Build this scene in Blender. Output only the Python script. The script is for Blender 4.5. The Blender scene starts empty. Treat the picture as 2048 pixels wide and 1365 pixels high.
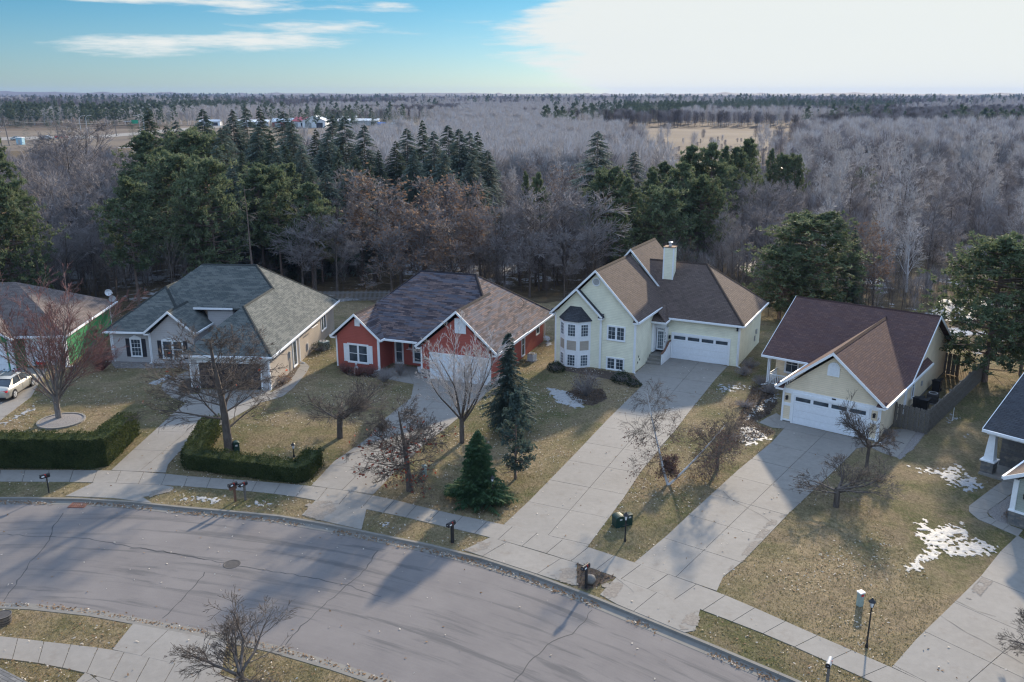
import bpy, math, random
import numpy as np
from mathutils import Vector, Matrix
from mathutils.geometry import tessellate_polygon
from mathutils import noise as mnoise

# ------------------------------------------------------------------ camera, sky, sun, exposure
S = bpy.context.scene
COL = S.collection
CAM_H, FPX, PITCH = 22.0, 1750.0, math.radians(15.8)
cam_d = bpy.data.cameras.new('camera'); cam = bpy.data.objects.new('camera', cam_d); COL.objects.link(cam)
cam_d.sensor_width = 36.0; cam_d.lens = 36.0 * FPX / 2048.0
cam_d.clip_start = 0.5; cam_d.clip_end = 30000
cam.location = (0, 0, CAM_H); cam.rotation_euler = (math.radians(90) - PITCH, 0, 0)
S.camera = cam
SUN_AZ, SUN_EL = math.radians(24.0), math.radians(21.5)      # azimuth measured to the right of +Y
sun_d = bpy.data.lights.new('sun', 'SUN'); sun = bpy.data.objects.new('sun', sun_d); COL.objects.link(sun)
sun_d.energy = 5.0; sun_d.angle = math.radians(2.0); sun_d.color = (1.0, 0.84, 0.62)
sdir = Vector((math.sin(SUN_AZ) * math.cos(SUN_EL), math.cos(SUN_AZ) * math.cos(SUN_EL), math.sin(SUN_EL)))
sun.rotation_euler = sdir.to_track_quat('Z', 'Y').to_euler(); sun.location = (60, 150, 70)
S.view_settings.view_transform = 'Standard'; S.view_settings.look = 'None'
S.view_settings.exposure = 0.72; S.view_settings.gamma = 1.0; S.view_settings.use_curve_mapping = False
S.cycles.max_bounces = 5; S.cycles.diffuse_bounces = 3; S.cycles.transparent_max_bounces = 6
S.cycles.volume_bounces = 0; S.cycles.use_denoising = True; S.cycles.pixel_filter_type = 'BLACKMAN_HARRIS'; S.cycles.filter_width = 1.25

def world_setup():
    w = bpy.data.worlds.new('World'); S.world = w; w.use_nodes = True
    nt = w.node_tree; N = nt.nodes; L = nt.links; N.clear()
    out = N.new('ShaderNodeOutputWorld'); bg = N.new('ShaderNodeBackground'); bg.inputs['Strength'].default_value = 0.12
    sky = N.new('ShaderNodeTexSky'); sky.sky_type = 'NISHITA'; sky.sun_disc = False
    sky.sun_elevation = SUN_EL; sky.sun_rotation = SUN_AZ; sky.air_density = 1.0; sky.dust_density = 0.25; sky.ozone_density = 2.0
    def math_(op, a, b=None, c=None, clamp=False):
        n = N.new('ShaderNodeMath'); n.operation = op; n.use_clamp = clamp
        for i, v in enumerate((a, b, c)):
            if v is None: continue
            if isinstance(v, (int, float)): n.inputs[i].default_value = v
            else: L.new(v, n.inputs[i])
        return n.outputs[0]
    def mix(f, a, b, bt='MIX'):
        n = N.new('ShaderNodeMix'); n.data_type = 'RGBA'; n.blend_type = bt
        for s, v in ((n.inputs[0], f), (n.inputs[6], a), (n.inputs[7], b)):
            if isinstance(v, (int, float, tuple)): s.default_value = v
            else: L.new(v, s)
        return n.outputs[2]
    def noise(vec, scale, det=5, rough=0.55):
        n = N.new('ShaderNodeTexNoise'); n.inputs['Scale'].default_value = scale; n.inputs['Detail'].default_value = det
        n.inputs['Roughness'].default_value = rough; L.new(vec, n.inputs['Vector']); return n.outputs['Fac']
    tc = N.new('ShaderNodeTexCoord'); sp = N.new('ShaderNodeSeparateXYZ'); L.new(tc.outputs['Generated'], sp.inputs[0])
    x, y, z = sp.outputs
    az = math_('ARCTAN2', x, y)                               # 0 straight ahead, + to the right
    hor = math_('SQRT', math_('ADD', math_('MULTIPLY', x, x), math_('MULTIPLY', y, y)))
    el = math_('ARCTAN2', z, hor)
    cv = N.new('ShaderNodeCombineXYZ'); L.new(math_('MULTIPLY', az, 3.0), cv.inputs[0]); L.new(math_('MULTIPLY', el, 24.0), cv.inputs[1])
    n1 = noise(cv.outputs[0], 1.9, 9, 0.62); 
    cv2 = N.new('ShaderNodeCombineXYZ'); L.new(math_('MULTIPLY', az, 1.2), cv2.inputs[0]); L.new(math_('MULTIPLY', el, 5.0), cv2.inputs[1]); cv2.inputs[2].default_value = 3.3
    n2 = noise(cv2.outputs[0], 1.6, 4, 0.5)
    # thin cloud sheet is thick round the sun and thins out to the left
    da = math_('SUBTRACT', az, SUN_AZ + 0.02); cover = math_('SUBTRACT', 1.0, math_('DIVIDE', math_('ABSOLUTE', da), 0.86), clamp=True)
    def ss(v, a, b):
        n = N.new('ShaderNodeMapRange'); n.interpolation_type = 'SMOOTHSTEP'; n.inputs[1].default_value = a; n.inputs[2].default_value = b
        L.new(v, n.inputs[0]); return n.outputs[0]
    elc = math_('MINIMUM', el, 0.12)
    edge = math_('ADD', -0.15, math_('MULTIPLY', math_('SUBTRACT', 0.10, elc), 2.3))        # the sheet's ragged left edge leans to the right lower down
    cover = math_('MULTIPLY', ss(math_('SUBTRACT', az, edge), -0.13, 0.13), math_('SUBTRACT', 1.0, ss(az, 1.0, 1.7)))
    base = math_('ADD', math_('MULTIPLY', cover, math_('ADD', 1.0, math_('MULTIPLY', ss(az, 0.0, 0.25), 1.0))), math_('MULTIPLY', math_('SUBTRACT', n1, 0.5), 2.5))
    base = math_('ADD', base, math_('MULTIPLY', math_('SUBTRACT', n2, 0.5), 0.7))
    def bank(a0, e0, sa, se, amp):                                                          # one cloud bank
        u = math_('DIVIDE', math_('SUBTRACT', az, a0), sa); v = math_('DIVIDE', math_('SUBTRACT', el, e0), se)
        return math_('MULTIPLY', math_('EXPONENT', math_('MULTIPLY', math_('ADD', math_('MULTIPLY', u, u), math_('MULTIPLY', v, v)), -1.0)), amp)
    for b in ((-0.32, 0.050, 0.15, 0.011, 0.95), (-0.27, 0.090, 0.13, 0.009, 0.75), (-0.43, 0.091, 0.06, 0.005, 0.8), (-0.19, 0.068, 0.09, 0.008, 0.75), (-0.56, 0.100, 0.10, 0.006, 0.7), (-0.035, 0.094, 0.060, 0.018, -1.25), (0.505, 0.004, 0.05, 0.0022, -0.9)):
        base = math_('ADD', base, bank(*b))
    fill_veil = ss(el, 0.105, 0.24)                                                               # unseen bright veil above the view, added to lift the shaded walls
    m = math_('MAXIMUM', ss(base, 0.38, 0.95), math_('MULTIPLY', fill_veil, 0.9))
    skyc = mix(1.0, sky.outputs[0], mix(ss(el, 0.0, 0.13), (0.25, 0.365, 0.55, 1), (0.12, 0.31, 0.44, 1)), 'MULTIPLY')
    cloud = mix(n2, (4.15, 4.35, 4.35, 1), (4.5, 4.6, 4.4, 1)); cloud = mix(ss(el, 0.10, 0.35), cloud, (3.75, 5.1, 7.3, 1))  # overhead part made brighter and bluer than the visible cloud to fill shade
    c = mix(math_('MULTIPLY', m, 0.97), skyc, cloud)
    L.new(c, bg.inputs['Color']); L.new(bg.outputs[0], out.inputs['Surface'])
world_setup()

rnd = random.Random(7)
# ------------------------------------------------------------------ where a thing on the ground stands (survey of the place)
_c, _s = math.cos(PITCH), math.sin(PITCH)
def G(px, py, z=0.0):
    u = (px - 1024) / FPX; v = (py - 682.5) / FPX
    f = _c - v * _s; d = _s + v * _c; t = (CAM_H - z) / d
    return (u * t, f * t, z)
def height(bx, by, ty):
    g = G(bx, by); v = (ty - 682.5) / FPX; f = _c - v * _s; d = _s + v * _c
    return CAM_H - d / f * g[1]
def at(px, dist, z=0.0):                       # a point seen in column px, dist metres ahead
    # column x = 1024 + F*X/w  with w = Y*c + dz*s
    w = dist * _c + (CAM_H - z) * _s
    return ((px - 1024) / FPX * w, dist, z)
def top_of(dist, ty):
    v = (ty - 682.5) / FPX; return CAM_H - (_s + v * _c) / (_c - v * _s) * dist

# ------------------------------------------------------------------ object helpers
def tag(o, label=None, cat=None, group=None, kind=None):
    if label: o['label'] = label
    if cat: o['category'] = cat
    if group: o['group'] = group
    if kind: o['kind'] = kind
    return o
def empty(name, loc=(0, 0, 0), rz=0.0, parent=None, **k):
    o = bpy.data.objects.new(name, None); COL.objects.link(o); o.location = loc; o.rotation_euler = (0, 0, rz)
    o.empty_display_size = 0.3
    if parent: o.parent = parent
    return tag(o, **k)
def link(name, me, parent=None, loc=None, **k):
    o = bpy.data.objects.new(name, me); COL.objects.link(o)
    if parent: o.parent = parent
    if loc: o.location = loc
    return tag(o, **k)
def np_mesh(name, V, F, m, smooth=False, mats=None, midx=None):
    """V (N,3) F (M,k) numpy"""
    V = np.asarray(V, dtype=np.float32); F = np.asarray(F, dtype=np.int32)
    me = bpy.data.meshes.new(name); k = F.shape[1]
    me.vertices.add(len(V)); me.vertices.foreach_set('co', V.ravel())
    me.loops.add(F.size); me.loops.foreach_set('vertex_index', F.ravel())
    me.polygons.add(len(F)); me.polygons.foreach_set('loop_start', np.arange(0, F.size, k, dtype=np.int32))
    if smooth: me.polygons.foreach_set('use_smooth', np.ones(len(F), dtype=bool))
    for mm in (mats or [m]): me.materials.append(mm)
    if midx is not None: me.polygons.foreach_set('material_index', np.asarray(midx, dtype=np.int32))
    me.update(calc_edges=True); return me
class MB:
    def __init__(s): s.v = []; s.f = []; s.uv = {}
    def box(s, x0, x1, y0, y1, z0, z1):
        n = len(s.v)
        s.v += [(x0, y0, z0), (x1, y0, z0), (x1, y1, z0), (x0, y1, z0), (x0, y0, z1), (x1, y0, z1), (x1, y1, z1), (x0, y1, z1)]
        s.f += [tuple(n + i for i in q) for q in ((0, 3, 2, 1), (4, 5, 6, 7), (0, 1, 5, 4), (1, 2, 6, 5), (2, 3, 7, 6), (3, 0, 4, 7))]
        return s
    def prism(s, pts, vec):
        """polygon pts (3-D, any plane) swept by vec"""
        n = len(s.v); k = len(pts); vec = Vector(vec)
        a = [Vector(p) for p in pts]; s.v += [tuple(p) for p in a] + [tuple(p + vec) for p in a]
        tris = tessellate_polygon([a]) if k > 4 else None
        if tris:
            for t in tris: s.f.append((n + t[0], n + t[1], n + t[2])); s.f.append((n + k + t[2], n + k + t[1], n + k + t[0]))
        else:
            s.f.append(tuple(n + i for i in range(k))); s.f.append(tuple(n + k + i for i in reversed(range(k))))
        for i in range(k):
            j = (i + 1) % k; s.f.append((n + i, n + k + i, n + k + j, n + j))
        return s
    def tube(s, p, q, r0, r1=None, n=8, cap=True):
        r1 = r0 if r1 is None else r1; p = Vector(p); q = Vector(q); d = (q - p).normalized()
        a = d.orthogonal().normalized(); b = d.cross(a); m = len(s.v)
        for c, r in ((p, r0), (q, r1)):
            for i in range(n):
                t = 2 * math.pi * i / n; s.v.append(tuple(c + a * (r * math.cos(t)) + b * (r * math.sin(t))))
        for i in range(n):
            j = (i + 1) % n; s.f.append((m + i, m + j, m + n + j, m + n + i))
        if cap: s.f.append(tuple(m + i for i in reversed(range(n)))); s.f.append(tuple(m + n + i for i in range(n)))
        return s
    def lathe(s, prof, c=(0, 0), n=16):
        m = len(s.v)
        for r, z in prof:
            for i in range(n):
                t = 2 * math.pi * i / n; s.v.append((c[0] + r * math.cos(t), c[1] + r * math.sin(t), z))
        for k in range(len(prof) - 1):
            for i in range(n):
                j = (i + 1) % n; s.f.append((m + k * n + i, m + k * n + j, m + (k + 1) * n + j, m + (k + 1) * n + i))
        s.f.append(tuple(m + i for i in reversed(range(n)))); s.f.append(tuple(m + (len(prof) - 1) * n + i for i in range(n)))
        return s
    def build(s, name, m, parent=None, loc=None, bevel=0.0, smooth=False, **k):
        if name in ('rake_board', 'gutter', 'meter_box', 'number_rail', 'wall_lamp') and len(s.v) > 8 and name in ('rake_board', 'gutter'):
            for i in range(0, len(s.v), 8):
                q = MB(); q.v = s.v[i:i + 8]; q.f = [tuple(j - i for j in f) for f in s.f if i <= f[0] < i + 8]; o = q.build(name, m, parent)
            return o
        me = bpy.data.meshes.new(name); me.from_pydata(s.v, [], s.f); me.materials.append(m)
        if s.uv:
            ul = me.uv_layers.new(name='UVMap')
            for p in me.polygons:
                if p.index in s.uv:
                    for li, c in zip(p.loop_indices, s.uv[p.index]): ul.data[li].uv = c
        import bmesh
        bm = bmesh.new(); bm.from_mesh(me); bmesh.ops.recalc_face_normals(bm, faces=bm.faces); bm.to_mesh(me); bm.free()
        if smooth:
            for p in me.polygons: p.use_smooth = True
        o = link(name, me, parent, loc, **k)
        if bevel:
            b = o.modifiers.new('bevel', 'BEVEL'); b.width = bevel; b.segments = 2; b.limit_method = 'ANGLE'
        return o

# ------------------------------------------------------------------ materials
class NT:
    def __init__(s, name, rough=0.8, spec=0.3, metal=0.0):
        s.m = bpy.data.materials.new(name); s.m.use_nodes = True; s.n = s.m.node_tree.nodes; s.l = s.m.node_tree.links
        s.b = s.n['Principled BSDF']; s.b.inputs['Roughness'].default_value = rough
        s.b.inputs['Specular IOR Level'].default_value = spec; s.b.inputs['Metallic'].default_value = metal
        s.tc = s.n.new('ShaderNodeTexCoord'); s.geo = s.n.new('ShaderNodeNewGeometry')
    def set(s, sock, v):
        if isinstance(v, (int, float, tuple)): sock.default_value = v
        else: s.l.new(v, sock)
    def math(s, op, a, b=None, c=None, clamp=False):
        n = s.n.new('ShaderNodeMath'); n.operation = op; n.use_clamp = clamp
        for i, v in enumerate((a, b, c)):
            if v is not None: s.set(n.inputs[i], v)
        return n.outputs[0]
    def mix(s, f, a, b, bt='MIX'):
        n = s.n.new('ShaderNodeMix'); n.data_type = 'RGBA'; n.blend_type = bt
        s.set(n.inputs[0], f); s.set(n.inputs[6], c4(a)); s.set(n.inputs[7], c4(b)); return n.outputs[2]
    def noise(s, vec, scale, det=4, rough=0.55, dist=0.0):
        n = s.n.new('ShaderNodeTexNoise'); n.inputs['Scale'].default_value = scale; n.inputs['Detail'].default_value = det
        n.inputs['Roughness'].default_value = rough; n.inputs['Distortion'].default_value = dist; s.set(n.inputs['Vector'], vec); return n.outputs['Fac']
    def ramp(s, v, a, b, lo=0.0, hi=1.0):
        n = s.n.new('ShaderNodeMapRange'); n.inputs[1].default_value = a; n.inputs[2].default_value = b
        n.inputs[3].default_value = lo; n.inputs[4].default_value = hi; s.set(n.inputs[0], v); return n.outputs[0]
    def mapping(s, vec, scale=(1, 1, 1), rot=(0, 0, 0), loc=(0, 0, 0)):
        n = s.n.new('ShaderNodeMapping'); n.inputs['Scale'].default_value = scale; n.inputs['Rotation'].default_value = rot
        n.inputs['Location'].default_value = loc; s.set(n.inputs['Vector'], vec); return n.outputs[0]
    def color(s, c): s.set(s.b.inputs['Base Color'], c4(c)); return s
    def bump(s, h, strength=0.3, dist=0.02):
        n = s.n.new('ShaderNodeBump'); n.inputs['Strength'].default_value = strength; n.inputs['Distance'].default_value = dist
        s.set(n.inputs['Height'], h); s.l.new(n.outputs[0], s.b.inputs['Normal']); return s
def c4(c): return (c[0], c[1], c[2], 1.0) if isinstance(c, tuple) and len(c) == 3 else c
def plain(name, c, rough=0.6, var=0.12, scale=6.0, metal=0.0, spec=0.3):
    t = NT(name, rough, spec, metal); p = t.geo.outputs['Position']
    n = t.noise(p, scale, 4); n2 = t.noise(p, scale * 7, 2)
    f = t.math('ADD', t.math('MULTIPLY', n, 0.7), t.math('MULTIPLY', n2, 0.3))
    lo = tuple(q * (1 - var) for q in c); hi = tuple(min(1, q * (1 + var)) for q in c)
    t.color(t.mix(t.ramp(f, 0.3, 0.7), lo, hi)); t.bump(n2, 0.15, 0.01); return t.m
def siding(name, c, pitch=0.135, shake=False):
    t = NT(name, 0.62, 0.3); g = t.geo.outputs['Position']; o = t.tc.outputs['Object']
    sp = t.n.new('ShaderNodeSeparateXYZ'); t.l.new(o, sp.inputs[0])
    zz = t.math('DIVIDE', sp.outputs[2], pitch); fr = t.math('FRACT', zz)
    line = t.ramp(fr, 0.0, 0.16, 1.0, 0.0)
    n = t.noise(g, 1.2, 4); n2 = t.noise(t.mapping(g, (9, 9, 40)), 1.0, 2)
    col = t.mix(t.ramp(n, 0.3, 0.7), tuple(q * 0.90 for q in c), tuple(q * 1.06 for q in c))
    col = t.mix(t.math('MULTIPLY', t.ramp(n2, 0.4, 0.7), 0.15), col, tuple(q * 0.7 for q in c))
    h = fr
    if shake:
        row = t.math('FLOOR', zz); ax = t.math('ADD', t.math('ADD', sp.outputs[0], sp.outputs[1]), t.math('MULTIPLY', row, 0.137))
        fx = t.math('FRACT', t.math('DIVIDE', ax, 0.21)); lx = t.ramp(fx, 0.0, 0.10, 1.0, 0.0); line = t.math('MAXIMUM', line, t.math('MULTIPLY', lx, 0.8))
    col = t.mix(t.math('MULTIPLY', line, 0.42), col, tuple(q * 0.42 for q in c))
    t.color(col); t.bump(t.math('SUBTRACT', 1.0, t.math('MAXIMUM', fr, line)), 0.5, 0.02); return t.m
def shingles(name, c1, c2, c3, w=0.33, h=0.145, mort=0.4):
    t = NT(name, 0.9, 0.15); uv = t.tc.outputs['UV']
    b = t.n.new('ShaderNodeTexBrick'); t.l.new(uv, b.inputs['Vector']); b.offset = 0.5
    for k, v in (('Color1', c4(c1)), ('Color2', c4(c2)), ('Mortar', c4(tuple(q * mort for q in c1))), ('Scale', 1.0), ('Mortar Size', 0.012), ('Mortar Smooth', 0.2), ('Bias', 0.0), ('Brick Width', w), ('Row Height', h)):
        b.inputs[k].default_value = v
    b2 = t.n.new('ShaderNodeTexBrick'); t.l.new(uv, b2.inputs['Vector']); b2.offset = 0.37
    for k, v in (('Color1', (0, 0, 0, 1)), ('Color2', (1, 1, 1, 1)), ('Mortar', (0, 0, 0, 1)), ('Scale', 1.0), ('Mortar Size', 0.0), ('Brick Width', w * 1.9), ('Row Height', h)):
        b2.inputs[k].default_value = v
    g = t.geo.outputs['Position']
    big = t.noise(g, 0.7, 4); fine = t.noise(g, 24, 2)
    col = t.mix(t.math('MULTIPLY', t.math('GREATER_THAN', b2.outputs['Color'], 0.62), 0.55), b.outputs['Color'], c3)
    col = t.mix(t.math('MULTIPLY', t.ramp(big, 0.35, 0.7), 0.28), col, tuple(q * 0.62 for q in c1))
    col = t.mix(t.math('MULTIPLY', t.ramp(fine, 0.5, 0.75), 0.25), col, tuple(min(1, q * 1.6) for q in c3))
    t.color(col); t.bump(t.math('ADD', b.outputs['Fac'], t.math('MULTIPLY', fine, -0.6)), 0.5, -0.015); return t.m
def concrete(name, c=(0.252, 0.236, 0.218)):
    t = NT(name, 0.85, 0.2); g = t.geo.outputs['Position']
    oi = t.n.new('ShaderNodeObjectInfo'); n1 = t.noise(g, 0.45, 5, 0.6); n2 = t.noise(g, 3.0, 5, 0.65); n3 = t.noise(g, 45, 3)
    v = t.math('ADD', t.math('MULTIPLY', n1, 0.5), t.math('MULTIPLY', n2, 0.5))
    col = t.mix(t.ramp(v, 0.32, 0.68), tuple(q * 0.80 for q in c), tuple(q * 1.08 for q in c))
    col = t.mix(t.math('MULTIPLY', oi.outputs['Random'], 0.22), col, (c[0] * 0.78, c[1] * 0.82, c[2] * 0.88))
    col = t.mix(t.math('MULTIPLY', t.ramp(n3, 0.45, 0.75), 0.22), col, tuple(q * 0.55 for q in c))
    st = t.noise(t.mapping(g, (1, 1, 1), (0, 0, 0), (30, 4, 0)), 0.9, 6, 0.7)
    col = t.mix(t.math('MULTIPLY', t.ramp(st, 0.56, 0.72), 0.5), col, (0.16, 0.135, 0.115))
    t.color(col); t.bump(t.math('ADD', n3, n2), 0.25, 0.01); return t.m
def lawn_mat():
    t = NT('lawn_grass', 0.95, 0.05); g = t.geo.outputs['Position']
    a = t.noise(g, 0.09, 5, 0.6, 0.4); b = t.noise(t.mapping(g, loc=(11, 5, 0)), 0.42, 5, 0.65, 0.6); c = t.noise(g, 1.7, 5, 0.75, 0.5); d = t.noise(t.mapping(g, (1, 0.6, 1), (0, 0, 0.5)), 6.5, 5, 0.8); e = t.noise(g, 19, 3, 0.75)
    col = t.mix(t.ramp(t.math('ADD', t.math('MULTIPLY', a, 0.6), t.math('MULTIPLY', b, 0.4)), 0.42, 0.58), (0.110, 0.118, 0.050), (0.380, 0.290, 0.180))
    col = t.mix(t.ramp(b, 0.50, 0.66, 0.0, 0.7), col, (0.215, 0.165, 0.115))
    col = t.mix(t.ramp(c, 0.38, 0.62, 0.0, 0.65), col, (0.150, 0.122, 0.078))
    col = t.mix(t.ramp(d, 0.50, 0.68, 0.0, 0.5), col, (0.42, 0.34, 0.225))
    col = t.mix(t.ramp(d, 0.48, 0.34, 0.0, 0.6), col, (0.055, 0.055, 0.027))
    col = t.mix(t.ramp(e, 0.57, 0.72, 0.0, 0.3), col, (0.33, 0.28, 0.20))
    col = t.mix(t.ramp(e, 0.47, 0.34, 0.0, 0.5), col, (0.045, 0.045, 0.024))
    t.color(col); t.bump(t.math('ADD', t.math('MULTIPLY', d, 1.4), t.math('MULTIPLY', e, 0.6)), 1.0, 0.12); return t.m
def floor_mat():
    t = NT('leaf_litter_ground', 0.95, 0.05); g = t.geo.outputs['Position']
    a = t.noise(g, 0.06, 5, 0.6); b = t.noise(g, 0.5, 5, 0.7); c = t.noise(g, 6, 4, 0.7)
    col = t.mix(t.ramp(b, 0.35, 0.65), (0.045, 0.038, 0.026), (0.135, 0.105, 0.068))
    col = t.mix(t.ramp(c, 0.4, 0.7, 0, 0.6), col, (0.17, 0.12, 0.075))
    sp = t.n.new('ShaderNodeSeparateXYZ'); t.l.new(g, sp.inputs[0]); near = t.ramp(sp.outputs[1], 300, 520)
    sn = t.math('ADD', t.math('MULTIPLY', a, 0.62), t.math('MULTIPLY', b, 0.38))
    snow = t.math('MULTIPLY', t.ramp(sn, 0.545, 0.575), t.math('SUBTRACT', 1.0, near))
    col = t.mix(near, col, (0.13, 0.10, 0.075))
    col = t.mix(t.math('MULTIPLY', snow, t.ramp(c, 0.35, 0.5)), col, (0.46, 0.47, 0.50))
    t.color(col); t.bump(t.math('ADD', b, c), 0.6, 0.1); return t.m
def field_mat():
    t = NT('dry_field_grass', 0.95, 0.05); g = t.geo.outputs['Position']
    a = t.noise(g, 0.02, 5, 0.6); b = t.noise(t.mapping(g, (0.1, 1, 1)), 0.25, 4, 0.7)
    col = t.mix(t.ramp(a, 0.35, 0.65), (0.125, 0.104, 0.088), (0.185, 0.155, 0.125)); col = t.mix(t.ramp(b, 0.4, 0.7, 0, 0.4), col, (0.16, 0.12, 0.08))
    t.color(col); return t.m
def asphalt_mat():
    t = NT('asphalt', 0.9, 0.2); g = t.geo.outputs['Position']; uv = t.tc.outputs['UV']
    n1 = t.noise(g, 0.35, 5, 0.6); st = t.noise(t.mapping(uv, (0.11, 1.5, 1)), 1.0, 7, 0.66, 0.5); st2 = t.noise(t.mapping(uv, (0.035, 0.9, 1), loc=(4, 2.2, 0)), 1.0, 5, 0.6); gr = t.noise(g, 60, 3, 0.7); fl = t.noise(t.mapping(uv, (0.6, 9, 1)), 1.0, 4, 0.7)
    col = t.mix(t.ramp(n1, 0.3, 0.7), (0.150, 0.138, 0.140), (0.202, 0.186, 0.183))
    col = t.mix(t.ramp(fl, 0.40, 0.75, 0, 0.35), col, (0.235, 0.218, 0.206))
    col = t.mix(t.ramp(gr, 0.35, 0.75, 0, 0.55), col, (0.085, 0.078, 0.078))
    band = t.math('MULTIPLY', t.ramp(st, 0.51, 0.60), t.ramp(st2, 0.43, 0.54))
    col = t.mix(t.math('MULTIPLY', band, 0.55), col, (0.062, 0.064, 0.070))
    t.color(col); t.bump(gr, 0.35, 0.01); return t.m
def bark_mat(name, c, c2, sc=9):
    t = NT(name, 0.9, 0.1); g = t.tc.outputs['Object']; n = t.noise(t.mapping(g, (1, 1, 0.25)), sc, 4, 0.7); n2 = t.noise(g, 1.3, 3)
    col = t.mix(t.ramp(n, 0.35, 0.65), c, c2); col = t.mix(t.ramp(n2, 0.4, 0.7, 0, 0.4), col, tuple(q * 0.6 for q in c)); t.color(col); t.bump(n, 0.5, 0.02); return t.m
def leaf_mat(name, c, c2, sc=0.8, rough=0.75):
    t = NT(name, rough, 0.12); g = t.tc.outputs['Object']; oi = t.n.new('ShaderNodeObjectInfo')
    n = t.noise(g, sc, 3, 0.6); n2 = t.noise(g, sc * 9, 2)
    v = t.math('ADD', t.math('MULTIPLY', n, 0.55), t.math('MULTIPLY', n2, 0.45))
    col = t.mix(t.ramp(v, 0.35, 0.65), c, c2)
    col = t.mix(t.math('MULTIPLY', oi.outputs['Random'], 0.35), col, tuple(q * 0.55 for q in c)); t.color(col)
    tr = t.n.new('ShaderNodeBsdfTranslucent'); t.set(tr.inputs['Color'], col); ms = t.n.new('ShaderNodeMixShader'); ms.inputs[0].default_value = 0.35; out = [q for q in t.n if q.type == 'OUTPUT_MATERIAL'][0]; t.l.new(t.b.outputs[0], ms.inputs[1]); t.l.new(tr.outputs[0], ms.inputs[2]); t.l.new(ms.outputs[0], out.inputs['Surface']); return t.m
def glass_mat(name, c=(0.035, 0.045, 0.055)):
    t = NT(name, 0.16, 0.35); g = t.geo.outputs['Position']; n = t.noise(g, 1.4, 3)
    t.color(t.mix(t.ramp(n, 0.35, 0.65), c, tuple(min(1, q * 2.2) for q in c))); return t.m
def stone_mat(name, uvscale=1.0):
    t = NT(name, 0.85, 0.2); g = t.tc.outputs['Object']; n = t.noise(g, 3.0, 3); n2 = t.noise(g, 30, 3); oi = t.n.new('ShaderNodeObjectInfo')
    col = t.mix(t.ramp(n, 0.35, 0.65), (0.17, 0.155, 0.14), (0.30, 0.27, 0.235)); col = t.mix(oi.outputs['Random'], col, (0.13, 0.135, 0.145)); col = t.mix(t.ramp(n2, 0.4, 0.7, 0, 0.4), col, (0.10, 0.09, 0.08))
    t.color(col); t.bump(n2, 0.5, 0.01); return t.m

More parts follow.
